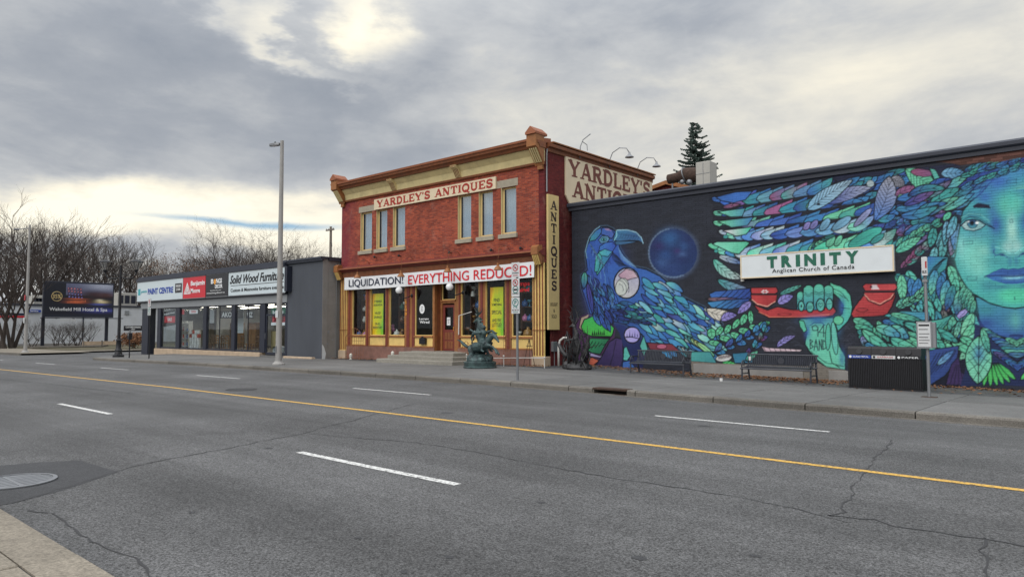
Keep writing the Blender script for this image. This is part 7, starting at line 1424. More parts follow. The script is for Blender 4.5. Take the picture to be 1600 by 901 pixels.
# sign faces, turned a little towards the traffic
def regsign(t, x, y, zc, w, h, kind, yaw=0.0):
    f = thing('tmp', (0, 0, 0), '', ''); bpy.data.objects.remove(f)
    ca, sa = math.cos(yaw), math.sin(yaw); U_ = Vector((ca, sa, 0)); N_ = Vector((sa, -ca, 0)); O = Vector((x, y, zc)) + N_ * .05
    def plate(u0, u1, v0, v1, l0, l1): 
        mb = MB(); c = [(u0, v0), (u1, v0), (u1, v1), (u0, v1)]
        mb.add([O + U_ * a + Vector((0, 0, b)) + N_ * l1 for a, b in c] + [O + U_ * a + Vector((0, 0, b)) + N_ * l0 for a, b in c], [(0, 1, 2, 3), (4, 7, 6, 5)] + [(i, i + 4, (i + 1) % 4 + 4, (i + 1) % 4) for i in range(4)]); return mb
    p = obj('sign_plate', plate(-w / 2, w / 2, -h / 2, h / 2, 0, .005), MT['regs'], t)
    def ring(cu, cv, r0, r1, m, l=.008, n=24, full=False):
        mb = MB(); vs = []
        for k in range(n): c, s_ = math.cos(k * 2 * math.pi / n), math.sin(k * 2 * math.pi / n); vs += [O + U_ * (cu + r1 * c) + Vector((0, 0, cv + r1 * s_)) + N_ * l, O + U_ * (cu + r0 * c) + Vector((0, 0, cv + r0 * s_)) + N_ * l]
        mb.add(vs, [(2 * k, 2 * ((k + 1) % n), 2 * ((k + 1) % n) + 1, 2 * k + 1) for k in range(n)]); obj('symbol_ring', mb, m, p, norm=False)
    def bar(u0, v0, u1, v1, wd, m, l=.0095):
        d = Vector((u1 - u0, v1 - v0)).normalized() * wd / 2; n_ = (-d.y, d.x); mb = MB(); q = [(u0 + n_[0], v0 + n_[1]), (u0 - n_[0], v0 - n_[1]), (u1 - n_[0], v1 - n_[1]), (u1 + n_[0], v1 + n_[1])]
        mb.add([O + U_ * a + Vector((0, 0, b)) + N_ * l for a, b in q], [(0, 1, 2, 3)]); obj('symbol_bar', mb, m, p, norm=False)
    def word(s_, u0, u1, v0, v1, m): fit(text_mesh(s_, .03), O + U_ * u0 + Vector((0, 0, v0)) + N_ * .006, U_, Vector((0, 0, 1)), u1 - u0, v1 - v0, 'lettering', m, p, .003)
    if kind == 'stop': ring(0, h * .14, .078, .105, MT['sred']); bar(-.06, h * .14 + .06, .06, h * .14 - .06, .024, MT['sred']); word('NO', -.035, .035, h * .14 - .03, h * .14 + .03, MT['sblack']); word('STOPPING', -.12, .12, -h * .26, -h * .18, MT['sblack']); bar(-.09, -h * .38, .09, -h * .38, .018, MT['sred'])
    if kind == 'tow': ring(0, h * .27, .078, .105, MT['sred']); bar(-.06, h * .27 + .06, .06, h * .27 - .06, .024, MT['sred']); word('P', -.03, .03, h * .27 - .045, h * .27 + .045, MT['sblack']); ring(0, -h * .10, .085, .11, MT['sgreen']); bar(-.07, -h * .11, .07, -h * .11, .05, MT['sblack']); word('TOW AWAY', -.12, .12, -h * .36, -h * .29, MT['sblack'])
    if kind == 'park': ring(0, h * .18, .09, .118, MT['sgreen']); word('P', -.04, .045, h * .18 - .06, h * .18 + .06, MT['sgreen']); word('1 h', -.07, .07, -h * .18, -h * .06, MT['sgreen']); word('8-18 H', -.12, .12, -h * .33, -h * .24, MT['sblack']); bar(-.09, -h * .41, .09, -h * .41, .016, MT['sgreen'])
    return p
x, y = -13.21, 15.43; z0 = FG(x, y); t = thing('parking_sign_post', (x, y, z0), 'steel post with three parking regulation signs in front of the antiques shop', 'sign post'); zt = at(804, 411, y)[2]
obj('post', MB().box(x - .03, x + .03, y - .018, y - .008, z0, zt - .03).box(x - .03, x - .02, y - .008, y + .022, z0, zt - .03).box(x + .02, x + .03, y - .008, y + .022, z0, zt - .03), MT['galv'], t)
yw = R(0); H = lambda a, b: ((at(804, a, y)[2] + at(804, b, y)[2]) / 2, abs(at(804, a, y)[2] - at(804, b, y)[2]) - .012)
for a, b, k, w in ((410, 433.5, 'stop', .30), (435, 464, 'tow', .30), (464.5, 490, 'park', .31)): zc_, h_ = H(a, b); regsign(t, x - .02, y, zc_, w, h_, k, yw)
x, y = -39.99, 16.0; z0 = FG(x, y); t = thing('parking_sign_post', (x, y, z0), 'black post with two small parking signs before the paint store column', 'sign post'); zt = at(236, 466, y)[2]
obj('post', MB().tube([(x, y, z0), (x, y, zt)], .035, 8), MT['blackm'], t)
for a, b, k in ((466, 479, 'stop'), (479.5, 492.5, 'park')): z_a, z_b = at(237, a, y)[2], at(237, b, y)[2]; regsign(t, x, y, (z_a + z_b) / 2, .36, abs(z_a - z_b) - .015, k, 0)
# bus stop
x, y = -3.52, 18.95; z0 = FG(x, y); t = thing('bus_stop_pole', (x, y, z0), 'grey bus stop pole with a narrow flag sign and a timetable case', 'bus stop'); zt = at(1446, 401, y)[2]
ft = obj('ground_plate', MB().bbox(x - .16, x + .16, y - .1, y + .1, z0, z0 + .02, .005), MT['rust'], t); obj('post', MB().tube([(x, y, z0), (x, y, zt)], .037, 10), MT['galv'], t, smooth=40)
za, zb = at(1446, 402, y)[2], at(1446, 434, y)[2]; pl = obj('flag_sign', MB().bbox(x - .045, x + .07, y - .12, y - .05, zb + .05, za, .008), MT['regs'], t); obj('flag_emblem', MB().box(x + .03, x + .062, y - .126, y - .1205, za - .26, za - .10), MT['sred'], pl); txt('BUS', x - .03, x + .055, zb + .10, zb + .17, y - .122, MT['sblack'], pl, bold=.02, depth=.003)
obj('flag_band', MB().bbox(x - .05, x + .05, y - .06, y + .05, zb - .10, zb - .04, .005), MT['galv'], t)
za, zb = at(1450, 502, y)[2], at(1450, 544, y)[2]; cs_ = obj('timetable_case', MB().bbox(x - .20, x + .12, y - .11, y - .05, zb, za, .01), MT['galv'], t); obj('timetable_sheet', MB().box(x - .17, x + .09, y - .116, y - .1105, zb + .04, za - .03), MT['regs'], cs_)
for k, (h0, hh) in enumerate(((.62, .05), (.52, .02), (.40, .015), (.30, .02), (.22, .015), (.14, .015))): obj('timetable_line', MB().box(x - .15, x + .07 - .03 * (k % 2), y - .119, y - .1165, zb + h0 * (za - zb) / .75, zb + (h0 + hh) * (za - zb) / .75), MT['sblack'], cs_)
obj('case_side', MB().bbox(x + .121, x + .19, y - .09, y + .06, zb + .02, za - .02, .01), MT['galv'], t)
# benches
def bench(x0, x1, y, label):
    z0 = FG((x0 + x1) / 2, y); L = x1 - x0; cx = (x0 + x1) / 2; t = thing('steel_bench', (cx, y, z0), label, 'bench', 'black steel slatted benches by the mural'); M = MT['benchm']
    s = MB(); n = 34                                     # seat slats run front to back, back slats upright
    prof = [(-.24, .41), (-.10, .435), (.08, .425), (.22, .42)]
    for k in range(n): xx = x0 + .07 + (L - .14) * k / (n - 1); s.tube([(xx, y + a, z0 + b) for a, b in [(-.27, .385)] + prof], .016, 4)
    obj('seat_slats', s, M, t, kind='stuff'); b = MB()
    for k in range(n):
        xx = x0 + .07 + (L - .14) * k / (n - 1)
        if abs(xx - cx) < .13: b.tube([(xx, y + .23, z0 + .46), (xx, y + .25, z0 + .53)], .015, 4); b.tube([(xx, y + .30, z0 + .74), (xx, y + .31, z0 + .80)], .015, 4)
        else: b.tube([(xx, y + .23, z0 + .46), (xx, y + .31, z0 + .80)], .016, 4)
    obj('back_slats', b, M, t, kind='stuff')
    for (a, h, r) in ((-.27, .385, .022), (.225, .44, .020), (.315, .815, .024)): obj('rail', MB().tube([(x0, y + a, z0 + h), (x1, y + a, z0 + h)], r, 7), M, t)
    e = MB().lathe((0, 0, 0), [(.01, -.01), (.10, -.01), (.10, .01), (.01, .01)], 16); e.v = [(cx + v[0], y + .27 + v[2] - .03, z0 + .635 + v[1] * 1.0) for v in e.v]; obj('back_emblem', e, M, t)
    for s_, xx in ((-1, x0 + .05), (1, x1 - .05)):
        obj('leg', MB().tube([(xx, y - .26, z0), (xx, y - .24, z0 + .38), (xx, y - .22, z0 + .40)], [.03, .026, .026], 6), M, t); obj('leg', MB().tube([(xx, y + .34, z0), (xx, y + .24, z0 + .40), (xx, y + .33, z0 + .84)], [.03, .028, .024], 6), M, t)
        obj('leg_stretcher', MB().tube([(xx, y - .245, z0 + .22), (xx, y + .29, z0 + .22)], .018, 6), M, t)
        obj('armrest', MB().tube([(xx, y - .25, z0 + .39), (xx, y - .27, z0 + .55), (xx, y - .18, z0 + .63), (xx, y + .05, z0 + .62), (xx, y + .28, z0 + .60)], .02, 7), M, t, smooth=True); mb = MB(); scrollx = [(xx, y - .10 + .09 * (1 - .06 * k) * math.cos(k * .7), z0 + .52 + .09 * (1 - .06 * k) * math.sin(k * .7)) for k in range(12)]; mb.tube(scrollx, .012, 5); obj('arm_scroll', mb, M, t)
    return t
bench(xa(987, 21.7), xa(1079, 22.0), 21.75, 'black slatted steel bench under the raven tail, nearer the antiques shop')
bench(xa(1160, 21.9), xa(1271, 21.9), 21.9, 'black slatted steel bench under the church sign, beside the bins')
tag(obj('paper_cup', MB().lathe((xa(1166, 21.65), 21.85, FG(-9, 21.8) + .625), [(.03, 0), (.04, .11), (.042, .12)], 10), MT['litter']), 'white paper cup left on the armrest of the bench under the church sign', 'cup')
# triple waste bin
bx0, bx1, by = xa(1322, 21.05), xa(1437, 21.05), 21.05; z0 = FG(-5, 21); zt = at(1322, 541, by)[2]; D_ = .62
t = thing('triple_waste_bin', ((bx0 + bx1) / 2, by, z0), 'wide black three stream waste bin with ribbed front and round openings', 'waste bin')
obj('body', MB().box(bx0 + .02, bx1 - .02, by + .03, by + D_, z0 + .05, z0 + (zt - z0) * .80), MT['binm'], t); s = MB(); n = 40
for k in range(n): xx = bx0 + .02 + (bx1 - bx0 - .04) * (k + .5) / n; s.box(xx - .013, xx + .013, by + .0, by + .028, z0 + .06, z0 + (zt - z0) * .72)
obj('front_ribs', s, MT['binm'], t, kind='stuff'); s = MB()
for k in range(12): yy = by + .05 + .55 * (k + .5) / 12; s.box(bx0 - .005, bx0 + .018, yy - .013, yy + .013, z0 + .06, z0 + (zt - z0) * .72).box(bx1 - .018, bx1 + .005, yy - .013, yy + .013, z0 + .06, z0 + (zt - z0) * .72)
obj('side_ribs', s, MT['binm'], t, kind='stuff'); obj('base_plinth', MB().box(bx0 + .0, bx1 - .0, by + .01, by + D_, z0, z0 + .049), MT['binm'], t)
zb_ = z0 + (zt - z0) * .725; zc_ = z0 + (zt - z0) * .80; w3 = (bx1 - bx0) / 3
for k in range(3):
    a, b = bx0 + w3 * k + .004, bx0 + w3 * (k + 1) - .004; c = (a + b) / 2
    bd = obj('label_band', MB().box(a + .01, b - .01, by - .002, by + .029, zb_, zc_), (MT['blue'], MT['regs'], MT['signdk'])[k], t)
    txt(('GLASS METAL', 'GARBAGE', 'PAPER')[k], a + .14, b - .06, zb_ + .025, zc_ - .02, by - .003, (MT['whitel'], MT['sred'], MT['whitel'])[k], bd, bold=.01, depth=.003); obj('label_icon', MB().prism_y([(a + .07 + .035 * math.cos(i * .785), (zb_ + zc_) / 2 + .035 * math.sin(i * .785)) for i in range(8)], by - .006, by - .0025), (MT['whitel'], MT['sblack'], MT['whitel'])[k], bd)
    hood = MB().prism_x([(by - .0, zc_ + .002), (by + .03, zt - .05), (by + .06, zt), (by + D_, zt), (by + D_, zc_ + .002)], a, b); hd = obj('hood', hood, MT['binm'], t)
    r_ = .075; mz = (zc_ + zt) / 2 - .01; o1 = MB().lathe((0, 0, 0), [(r_ * .55, 0), (r_, .0), (r_, .02), (r_ * .9, .02)], 20); o1.v = [(c + v[0], by + .005 - v[2] + .02 * (v[1] / r_), mz + v[1]) for v in o1.v]; obj('opening_rim', o1, MT['blackm'], hd)
    o2 = MB().lathe((0, 0, 0), [(.001, .012), (r_ * .88, .012)], 20); o2.v = [(c + v[0], by + .005 - v[2] + .02 * (v[1] / r_), mz + v[1]) for v in o2.v]; obj('opening', o2, MT['dark'], hd)
# ------------------------------------------------------------------ bronze groups: one skin each, fused by voxel remesh
def chain(mb, P, R_, n=10): mb.tube(P, R_, n); [mb.ball(p, r, 10, 7) for p, r in zip(P, R_)]
def fused(name, build, m, parent, vox=.022, smooth=3):
    mb = MB(); build(mb); o = obj(name, mb, None, parent, norm=False); bmf = o.data; fixn(bmf)
    md = o.modifiers.new('fuse', 'REMESH'); md.mode = 'VOXEL'; md.voxel_size = vox; ms = o.modifiers.new('soft', 'SMOOTH'); ms.iterations = smooth; ms.factor = .5
    dg = bpy.context.evaluated_depsgraph_get(); dg.update(); me = bpy.data.meshes.new_from_object(o.evaluated_get(dg)); o.modifiers.clear(); o.data = me; me.materials.clear(); me.materials.append(m); me.polygons.foreach_set('use_smooth', [True] * len(me.polygons)); return o
def horse(mb, T_, s, pose):
    # local frame: +u forward, +w up, +v sideways; T_ maps (u, v, w) to world
    f = lambda u, v, w: T_(u * s, v * s, w * s)
    def ch(P, r): chain(mb, [f(*p) for p in P], [q * s for q in r], 10)
    body, neck, fl, hl = pose['body'], pose['neck'], pose['front'], pose['hind']
    ch(body, [.20, .25, .235, .25, .19]); ch(neck, [.20, .15, .12, .10]); ch(pose['head'], [.10, .105, .075, .055, .05])
    for sv in (-1, 1): e = pose['head'][0]; ch([(e[0] - .03, e[1] + sv * .05, e[2] + .07), (e[0] - .05, e[1] + sv * .06, e[2] + .20)], [.035, .012])
    for L_ in fl: ch(L_, [.12, .085, .055, .045, .055])
    for L_ in hl: ch(L_, [.17, .13, .065, .05, .06])
    ch(pose['tail'], [.05, .075, .09, .06, .02])
    # mane in locks
    for i in range(8):
        t_ = i / 7; a, b = neck[0], neck[-1]; q = [a[k] + (b[k] - a[k]) * t_ for k in range(3)]
        ch([(q[0] - .08, q[1], q[2] + .10), (q[0] - .20, q[1] + .04 * (-1) ** i, q[2] + .12), (q[0] - .30, q[1] + .05 * (-1) ** i, q[2] + .04)], [.05, .035, .015])
def rock(mb, cx, cy, z0, rx, ry, h, seed, n=26):
    rr = random.Random(seed)
    for _ in range(n):
        a = rr.random() * 6.283; d = rr.random() ** .5; mb.ball((cx + rx * d * math.cos(a), cy + ry * d * math.sin(a), z0 + h * .5 * rr.random()), rr.uniform(.10, .19), 7, 5, sq=(1, 1, rr.uniform(.6, 1.2)))
    mb.lathe((cx, cy, z0), [(rx * 1.08, 0), (rx * 1.12, h * .25), (rx * .9, h * .6), (rx * .5, h)], 14)
sx_, sy_ = xa(750, 19.4), 19.4; z0 = FG(sx_, sy_)
t = thing('horse_rider_statue', (sx_, sy_, z0), 'green bronze statue of a rider between a leaping and a rearing horse', 'statue')
obj('plinth', MB().lathe((sx_, sy_, z0), [(.62, 0), (.64, .05), (.60, .08), (.62, .22), (.56, .26)], 18), MT['bronze'], t, smooth=40)
def hs(mb):
    rock(mb, sx_, sy_, z0 + .22, .42, .36, .30, 3)
    T1_ = lambda u, v, w: (sx_ + .12 + u, sy_ - .12 + v, z0 + .52 + w)
    horse(mb, T1_, .78, dict(body=[(-.55, 0, .28), (-.30, 0, .34), (0, 0, .38), (.28, 0, .46), (.46, 0, .52)], neck=[(.44, 0, .56), (.62, 0, .74), (.78, 0, .86), (.90, 0, .90)], head=[(.90, 0, .92), (1.0, 0, .86), (1.10, 0, .74), (1.17, 0, .66), (1.20, 0, .62)],
          front=[[(.44, -.12, .42), (.74, -.13, .44), (.98, -.13, .36), (1.12, -.13, .20), (1.20, -.13, .08)], [(.42, .12, .40), (.66, .13, .30), (.90, .13, .26), (1.04, .13, .12), (1.10, .13, .02)]],
          hind=[[(-.50, -.13, .24), (-.40, -.15, -.02), (-.62, -.15, -.20), (-.52, -.15, -.42), (-.44, -.15, -.48)], [(-.50, .13, .24), (-.28, .15, -.04), (-.46, .15, -.24), (-.34, .15, -.44), (-.26, .15, -.50)]],
          tail=[(-.62, 0, .36), (-.86, 0, .34), (-1.12, .02, .46), (-1.36, .03, .62), (-1.62, .02, .70)]))
    T2_ = lambda u, v, w: (sx_ - .18 - u, sy_ + .22 + v, z0 + .55 + w)
    horse(mb, T2_, .72, dict(body=[(-.30, 0, .20), (-.20, 0, .44), (-.06, 0, .70), (.04, 0, .94), (.08, 0, 1.12)], neck=[(.08, 0, 1.14), (.06, 0, 1.40), (.08, 0, 1.60), (.14, 0, 1.74)], head=[(.14, 0, 1.78), (.24, 0, 1.76), (.36, 0, 1.70), (.44, 0, 1.66), (.48, 0, 1.64)],
          front=[[(.12, -.12, 1.06), (.40, -.14, 1.02), (.56, -.14, .80), (.48, -.14, .62), (.50, -.14, .54)], [(.12, .12, 1.06), (.44, .14, 1.14), (.66, .14, .98), (.62, .14, .78), (.66, .14, .70)]],
          hind=[[(-.26, -.13, .20), (.02, -.15, .06), (-.14, -.15, -.22), (.0, -.15, -.42), (.08, -.15, -.46)], [(-.26, .13, .20), (-.02, .15, .0), (-.22, .15, -.26), (-.1, .15, -.46), (-.02, .15, -.5)]],
          tail=[(-.38, 0, .20), (-.50, 0, .10), (-.56, 0, -.08), (-.58, 0, -.26), (-.50, 0, -.4)]))
    # rider: pelvis, chest, neck, head in one skin with arms, legs and a feathered bonnet
    rx, ry, rz = sx_ + .22, sy_ - .08, z0 + .98
    chain(mb, [(rx, ry, rz), (rx - .02, ry, rz + .16), (rx + .02, ry, rz + .34), (rx + .03, ry, rz + .44), (rx + .05, ry, rz + .54)], [.13, .12, .145, .06, .095])
    for s_ in (-1, 1):
        chain(mb, [(rx, ry + s_ * .10, rz), (rx + .24, ry + s_ * .20, rz - .04), (rx + .16, ry + s_ * .24, rz - .30), (rx + .26, ry + s_ * .24, rz - .34)], [.10, .075, .05, .04])
    chain(mb, [(rx + .02, ry - .15, rz + .36), (rx - .22, ry - .20, rz + .34), (rx - .42, ry - .18, rz + .44), (rx - .48, ry - .18, rz + .46)], [.06, .048, .036, .04]); chain(mb, [(rx + .03, ry + .15, rz + .36), (rx + .28, ry + .22, rz + .42), (rx + .46, ry + .2, rz + .34), (rx + .52, ry + .2, rz + .33)], [.06, .048, .036, .04])
    for k in range(9): a = R(20 + 18 * k); chain(mb, [(rx + .02, ry, rz + .58), (rx + .02 - .22 * math.sin(a) - .02, ry + .05 * math.cos(a), rz + .56 + .16 * math.cos(a))], [.04, .022])
hs_o = fused('bronze_figures', hs, MT['bronze'], t, .02)
obj('lance', MB().tube([(sx_ - 1.0, sy_ - .15, z0 + 1.98), (sx_ - .25, sy_ - .2, z0 + 2.12)], .016, 6).tube([(sx_ - .98, sy_ - .15, z0 + 1.97), (sx_ - 1.0, sy_ - .15, z0 + 1.25)], .022, 6), MT['pvc'], t)
br_ = MB()
for k in range(4): br_.tube([(sx_ - .35, sy_ + .2, z0 + 1.95), (sx_ - .30 + .08 * k, sy_ + .15, z0 + 2.12), (sx_ - .42 + .14 * k, sy_ + .12, z0 + 2.28)], [.03, .02, .008], 6)
obj('feather_plume', br_, MT['bronze'], t)
qx, qy = xa(902, 21.3), 21.3; z1_ = FG(qx, qy); t = thing('stag_wolves_statue', (qx, qy, z1_), 'dark grey metal statue of an antlered stag tangled with wolves on rocks', 'statue')
def ws(mb):
    rock(mb, qx, qy, z1_, .46, .34, .30, 8, 36)
    c = lambda P, r: chain(mb, [(qx + a, qy + b, z1_ + h) for a, b, h in P], [q * .74 for q in r])
    c([(-.10, .05, .62), (-.05, .05, .85), (-.10, .02, 1.08), (-.05, .02, 1.28)], [.20, .21, .18, .13]); c([(-.05, .02, 1.30), (-.10, .0, 1.46), (-.14, -.02, 1.58), (-.20, -.04, 1.66)], [.12, .09, .07, .05]); c([(-.12, -.02, 1.58), (-.24, -.05, 1.60), (-.32, -.06, 1.56)], [.075, .055, .035])
    for s_ in (-1, 1):
        for (a, h) in ((.10, .20), (.16, .34), (.02, .40)): c([(-.12, s_ * .03, 1.64), (-.10 + a * .6 * s_, s_ * .10, 1.76 + h * .3), (-.12 + a * s_, s_ * .14, 1.74 + h)], [.026, .02, .010])
    c([(-.08, -.08, 1.10), (-.40, -.16, 1.05), (-.52, -.16, .84), (-.46, -.16, .70)], [.08, .055, .04, .04]); c([(-.10, .12, 1.0), (-.34, .2, .92), (-.50, .2, .70)], [.08, .055, .04])
    c([(.30, -.10, .42), (.42, -.12, .62), (.52, -.12, .82), (.56, -.12, .96)], [.15, .14, .11, .09]); c([(.56, -.12, .98), (.60, -.14, 1.14), (.62, -.15, 1.26)], [.075, .05, .03])
    for s_ in (-1, 1): c([(.54, -.12 + s_ * .05, 1.02), (.50, -.12 + s_ * .07, 1.14)], [.03, .01]); c([(.32, -.1 + s_ * .1, .40), (.46, -.12 + s_ * .12, .22), (.56, -.14 + s_ * .12, .06)], [.07, .045, .035])
    c([(-.46, -.1, .50), (-.62, -.12, .66), (-.74, -.12, .84), (-.80, -.14, .92)], [.13, .11, .09, .05]); c([(-.44, -.1, .48), (-.56, -.12, .28), (-.60, -.14, .06)], [.07, .045, .035])
fused('bronze_figures', ws, MT['bronze2'], t, .015, 1)
an = MB(); ra = random.Random(12)
for s_ in (-1, 1):
    p = [(qx - .13 + s_ * .03, qy, z1_ + 1.64), (qx - .10 + s_ * .16, qy - .02, z1_ + 1.82), (qx - .12 + s_ * .14, qy - .04, z1_ + 2.05), (qx - .14 + s_ * .06, qy - .04, z1_ + 2.22)]; an.tube(p, [.026, .022, .016, .006], 6)
    for i, (dx_, dz_) in enumerate(((.12, .14), (.16, .16), (.10, .14))): an.tube([p[min(i + 1, 3)], (p[min(i + 1, 3)][0] + s_ * dx_, p[min(i + 1, 3)][1] - .03, p[min(i + 1, 3)][2] + dz_)], [.016, .005], 5)
for k in range(26):
    a = ra.uniform(0, 6.28); r0_ = ra.uniform(.1, .4); p0 = Vector((qx + r0_ * math.cos(a), qy + r0_ * .7 * math.sin(a), z1_ + ra.uniform(.3, 1.2))); d_ = Vector((math.cos(a), math.sin(a) * .6, ra.uniform(.3, 1.3))).normalized(); p1 = p0 + d_ * ra.uniform(.15, .3); p2 = p1 + (d_ + Vector((ra.uniform(-.7, .7), 0, ra.uniform(-.3, .9)))).normalized() * ra.uniform(.12, .28); an.tube([p0, p1, p2], [.024, .015, .005], 5)
obj('antlers', an, MT['bronze2'], t); vv = MB()
for k in range(17):
    a = ra.uniform(0, 6.28); b = a + ra.uniform(1.2, 2.6); h = ra.uniform(.4, 1.35); r_ = ra.uniform(.3, .72)
    vv.tube([(qx + r_ * math.cos(a + (b - a) * i / 6) * .9, qy - .1 + r_ * math.sin(a + (b - a) * i / 6) * .5, z1_ + .15 + h * math.sin(math.pi * i / 6)) for i in range(7)], .017, 6)
obj('wire_vines', vv, MT['bronze2'], t, smooth=True)
# ------------------------------------------------------------------ beyond the side street
Xw = -86.0
WBz = at(100, 477.5, 30)[2]
t = thing('white_warehouse', (Xw, 30, -.3), 'long low white painted building behind the billboard', 'building')
ya0, ya1 = 14.0, 60.0; hz = atx(150, 479, Xw)[2]
def wy(px): return atx(px, 500, Xw)[1]
def wz(px, py): return atx(px, py, Xw)[2]
obj('wall', MB().box(Xw - 20, Xw, ya0, ya1, -.6, hz), MT['whitewall'], t); obj('roof_edge', MB().box(Xw - 20, Xw + .12, ya0 - .1, ya1, hz + .002, hz + .18), MT['roofd'], t)
obj('wall_seam', MB().box(Xw, Xw + .04, wy(129), wy(129) + .12, -.4, hz - .02), MT['roofd'], t); obj('red_stripe', MB().box(Xw + .002, Xw + .03, ya0, wy(40), wz(20, 496), wz(20, 493)), MT['signred'], t); obj('red_stripe', MB().box(Xw + .002, Xw + .03, ya0, wy(40), wz(20, 493) + .05, wz(20, 490.5) + .1), MT['navy'], t)
obj('wall_vent', MB().bbox(Xw + .001, Xw + .12, wy(194.5), wy(201), wz(197, 491), wz(197, 485), .02), MT['lgrey'], t); obj('ground_band', MB().box(Xw + .002, Xw + .05, ya0, ya1, -.5, -.05), MT['render'], t)
for i, (a, b, za, zb, lb) in enumerate(((53, 68, 478, 461, 'grey rooftop air unit left of the billboard'), (184, 213, 477, 457, 'beige rooftop air unit right of the billboard'))):
    u = thing('rooftop_unit', (Xw - 2, wy(a), hz), lb, 'rooftop unit'); X1 = Xw - 1.5; y0, y1 = atx(a, 470, X1)[1], atx(b, 470, X1)[1]; zt = atx(a, zb, X1)[2]
    obj('cabinet', MB().bbox(X1 - 2, X1, y0, y1, hz + .18, zt, .04), MT['hvac'], u); n = 3
    for k in range(n): yy = y0 + (y1 - y0) * (k + .5) / n; obj('louvre', MB().box(X1 + .002, X1 + .04, yy - .25, yy + .25, hz + .5, zt - .3), MT['frame' if i else 'roofd'], u)
def wsign(p0, p1, y0p, y1p, m, words, label, X=Xw + .2):
    y0, y1 = atx(p0, y0p, X)[1], atx(p1, y0p, X)[1]; z1, z0 = atx(p0, y0p, X)[2], atx(p0, y1p, X)[2]; s = thing('wall_sign', (X, (y0 + y1) / 2, z0), label, 'sign'); obj('board', MB().box(X - .1, X, y0, y1, z0, z1), m, s)
    for w_, a, b, c, d, m2 in words: fit(text_mesh(w_, .02), (X + .005, y0 + (y1 - y0) * a, z0 + (z1 - z0) * c), (0, 1, 0), (0, 0, 1), (y1 - y0) * (b - a), (z1 - z0) * (d - c), 'lettering', m2, s, .01)
wsign(43, 64, 483.5, 487.5, MT['blue'], [('Service', .2, .8, .2, .85, MT['whitel'])], 'small blue wall sign on the white building left of the billboard'); wsign(194, 222, 508.5, 516.5, MT['signdk'], [('CUSTOMER PARKING', .08, .92, .52, .88, MT['whitel']), ('ONLY', .4, .6, .12, .45, MT['whitel'])], 'black parking notice board on the white wall beside the store column', X=-70)
# billboard
Xb = -80.0
by0, by1 = atx(69.5, 470, Xb)[1], atx(176, 470, Xb)[1]; bz1, bz0 = atx(120, 443, Xb)[2], atx(120, 491, Xb)[2]
t = thing('billboard', (Xb, (by0 + by1) / 2, -.3), 'roadside billboard advertising Wakefield Mill Hotel & Spa on two dark posts', 'billboard')
def bu(px): return atx(px, 470, Xb)[1]
def bzz(px, py): return atx(px, py, Xb)[2]
obj('frame', MB().bbox(Xb - .25, Xb - .01, by0 - .12, by1 + .12, bz0 - .3, bz1 + .18, .02), MT['frame'], t)
m = bpy.data.materials.new('billboard_print'); m.use_nodes = True; N, L = m.node_tree.nodes, m.node_tree.links; b_ = N['Principled BSDF']; b_.inputs['Roughness'].default_value = .5; a_ = N.new('ShaderNodeVertexColor'); a_.layer_name = 'print'; L.new(a_.outputs[0], b_.inputs['Base Color'])
nx, nz = 150, 66; rr = np.random.RandomState(2); U_, V_ = np.meshgrid(np.linspace(0, 1, nx), np.linspace(0, 1, nz)); img = np.zeros((nz, nx, 3)); img[...] = lin((22, 26, 40))
def blob(cu, cv, ru, rv, c, a=1.0):
    k = np.exp(-(((U_ - cu) / ru) ** 2 + ((V_ - cv) / rv) ** 2))[..., None] * a; img[...] = img * (1 - k) + lin(c) * k
def rect(u0, u1, v0, v1, c, a=1.0): k = ((U_ >= u0) & (U_ <= u1) & (V_ >= v0) & (V_ <= v1)); img[k] = img[k] * (1 - a) + lin(c) * a
rect(.3, 1, .62, 1, (96, 100, 130)); blob(.85, .95, .25, .14, (170, 176, 196)); blob(.70, .66, .2, .12, (60, 34, 40), .95); blob(.9, .66, .15, .08, (80, 44, 40), .9); blob(.62, .45, .12, .2, (44, 34, 40), .95)
for k in range(5):
    for j in range(4): u = .32 + k * .045 + j * .006; v = .84 - j * .09 - k * .006; rect(u - .004, u + .03, v - .035, v + .035, (70, 34, 62)); rect(u + .004, u + .02, v - .02, v + .02, (214, 140, 150) if j < 2 else (120, 130, 200))
for j, v in enumerate((.50, .43, .38)): blob(.45, v, .14, .02, (226, 110, 60), .9)
for k in range(14): rect(.32 + k * .02, .327 + k * .02, .36 + .004 * k, .41 + .004 * k, (230, 120, 80))
blob(.83, .42, .09, .05, (240, 220, 170), .9); blob(.80, .48, .05, .03, (250, 240, 210), .8); blob(.80, .34, .12, .03, (90, 100, 190), .9); blob(.80, .12, .25, .08, (84, 92, 190), .9); rect(0, 1, 0, .10, (28, 28, 44), .6)
img *= (0.85 + .3 * rr.rand(nz, nx, 1))
mb = MB(); mb.v = [(Xb, by0 + (by1 - by0) * u, bz0 + (bz1 - bz0) * v) for v in np.linspace(0, 1, nz) for u in np.linspace(0, 1, nx)]; mb.f = [(j * nx + i, j * nx + i + 1, (j + 1) * nx + i + 1, (j + 1) * nx + i) for j in range(nz - 1) for i in range(nx - 1)]
o = obj('printed_face', mb, m, t, norm=False); ca_ = o.data.color_attributes.new('print', 'FLOAT_COLOR', 'POINT'); bf = np.ones((nx * nz, 4), np.float32); bf[:, :3] = img.reshape(-1, 3); ca_.data.foreach_set('color', bf.ravel())
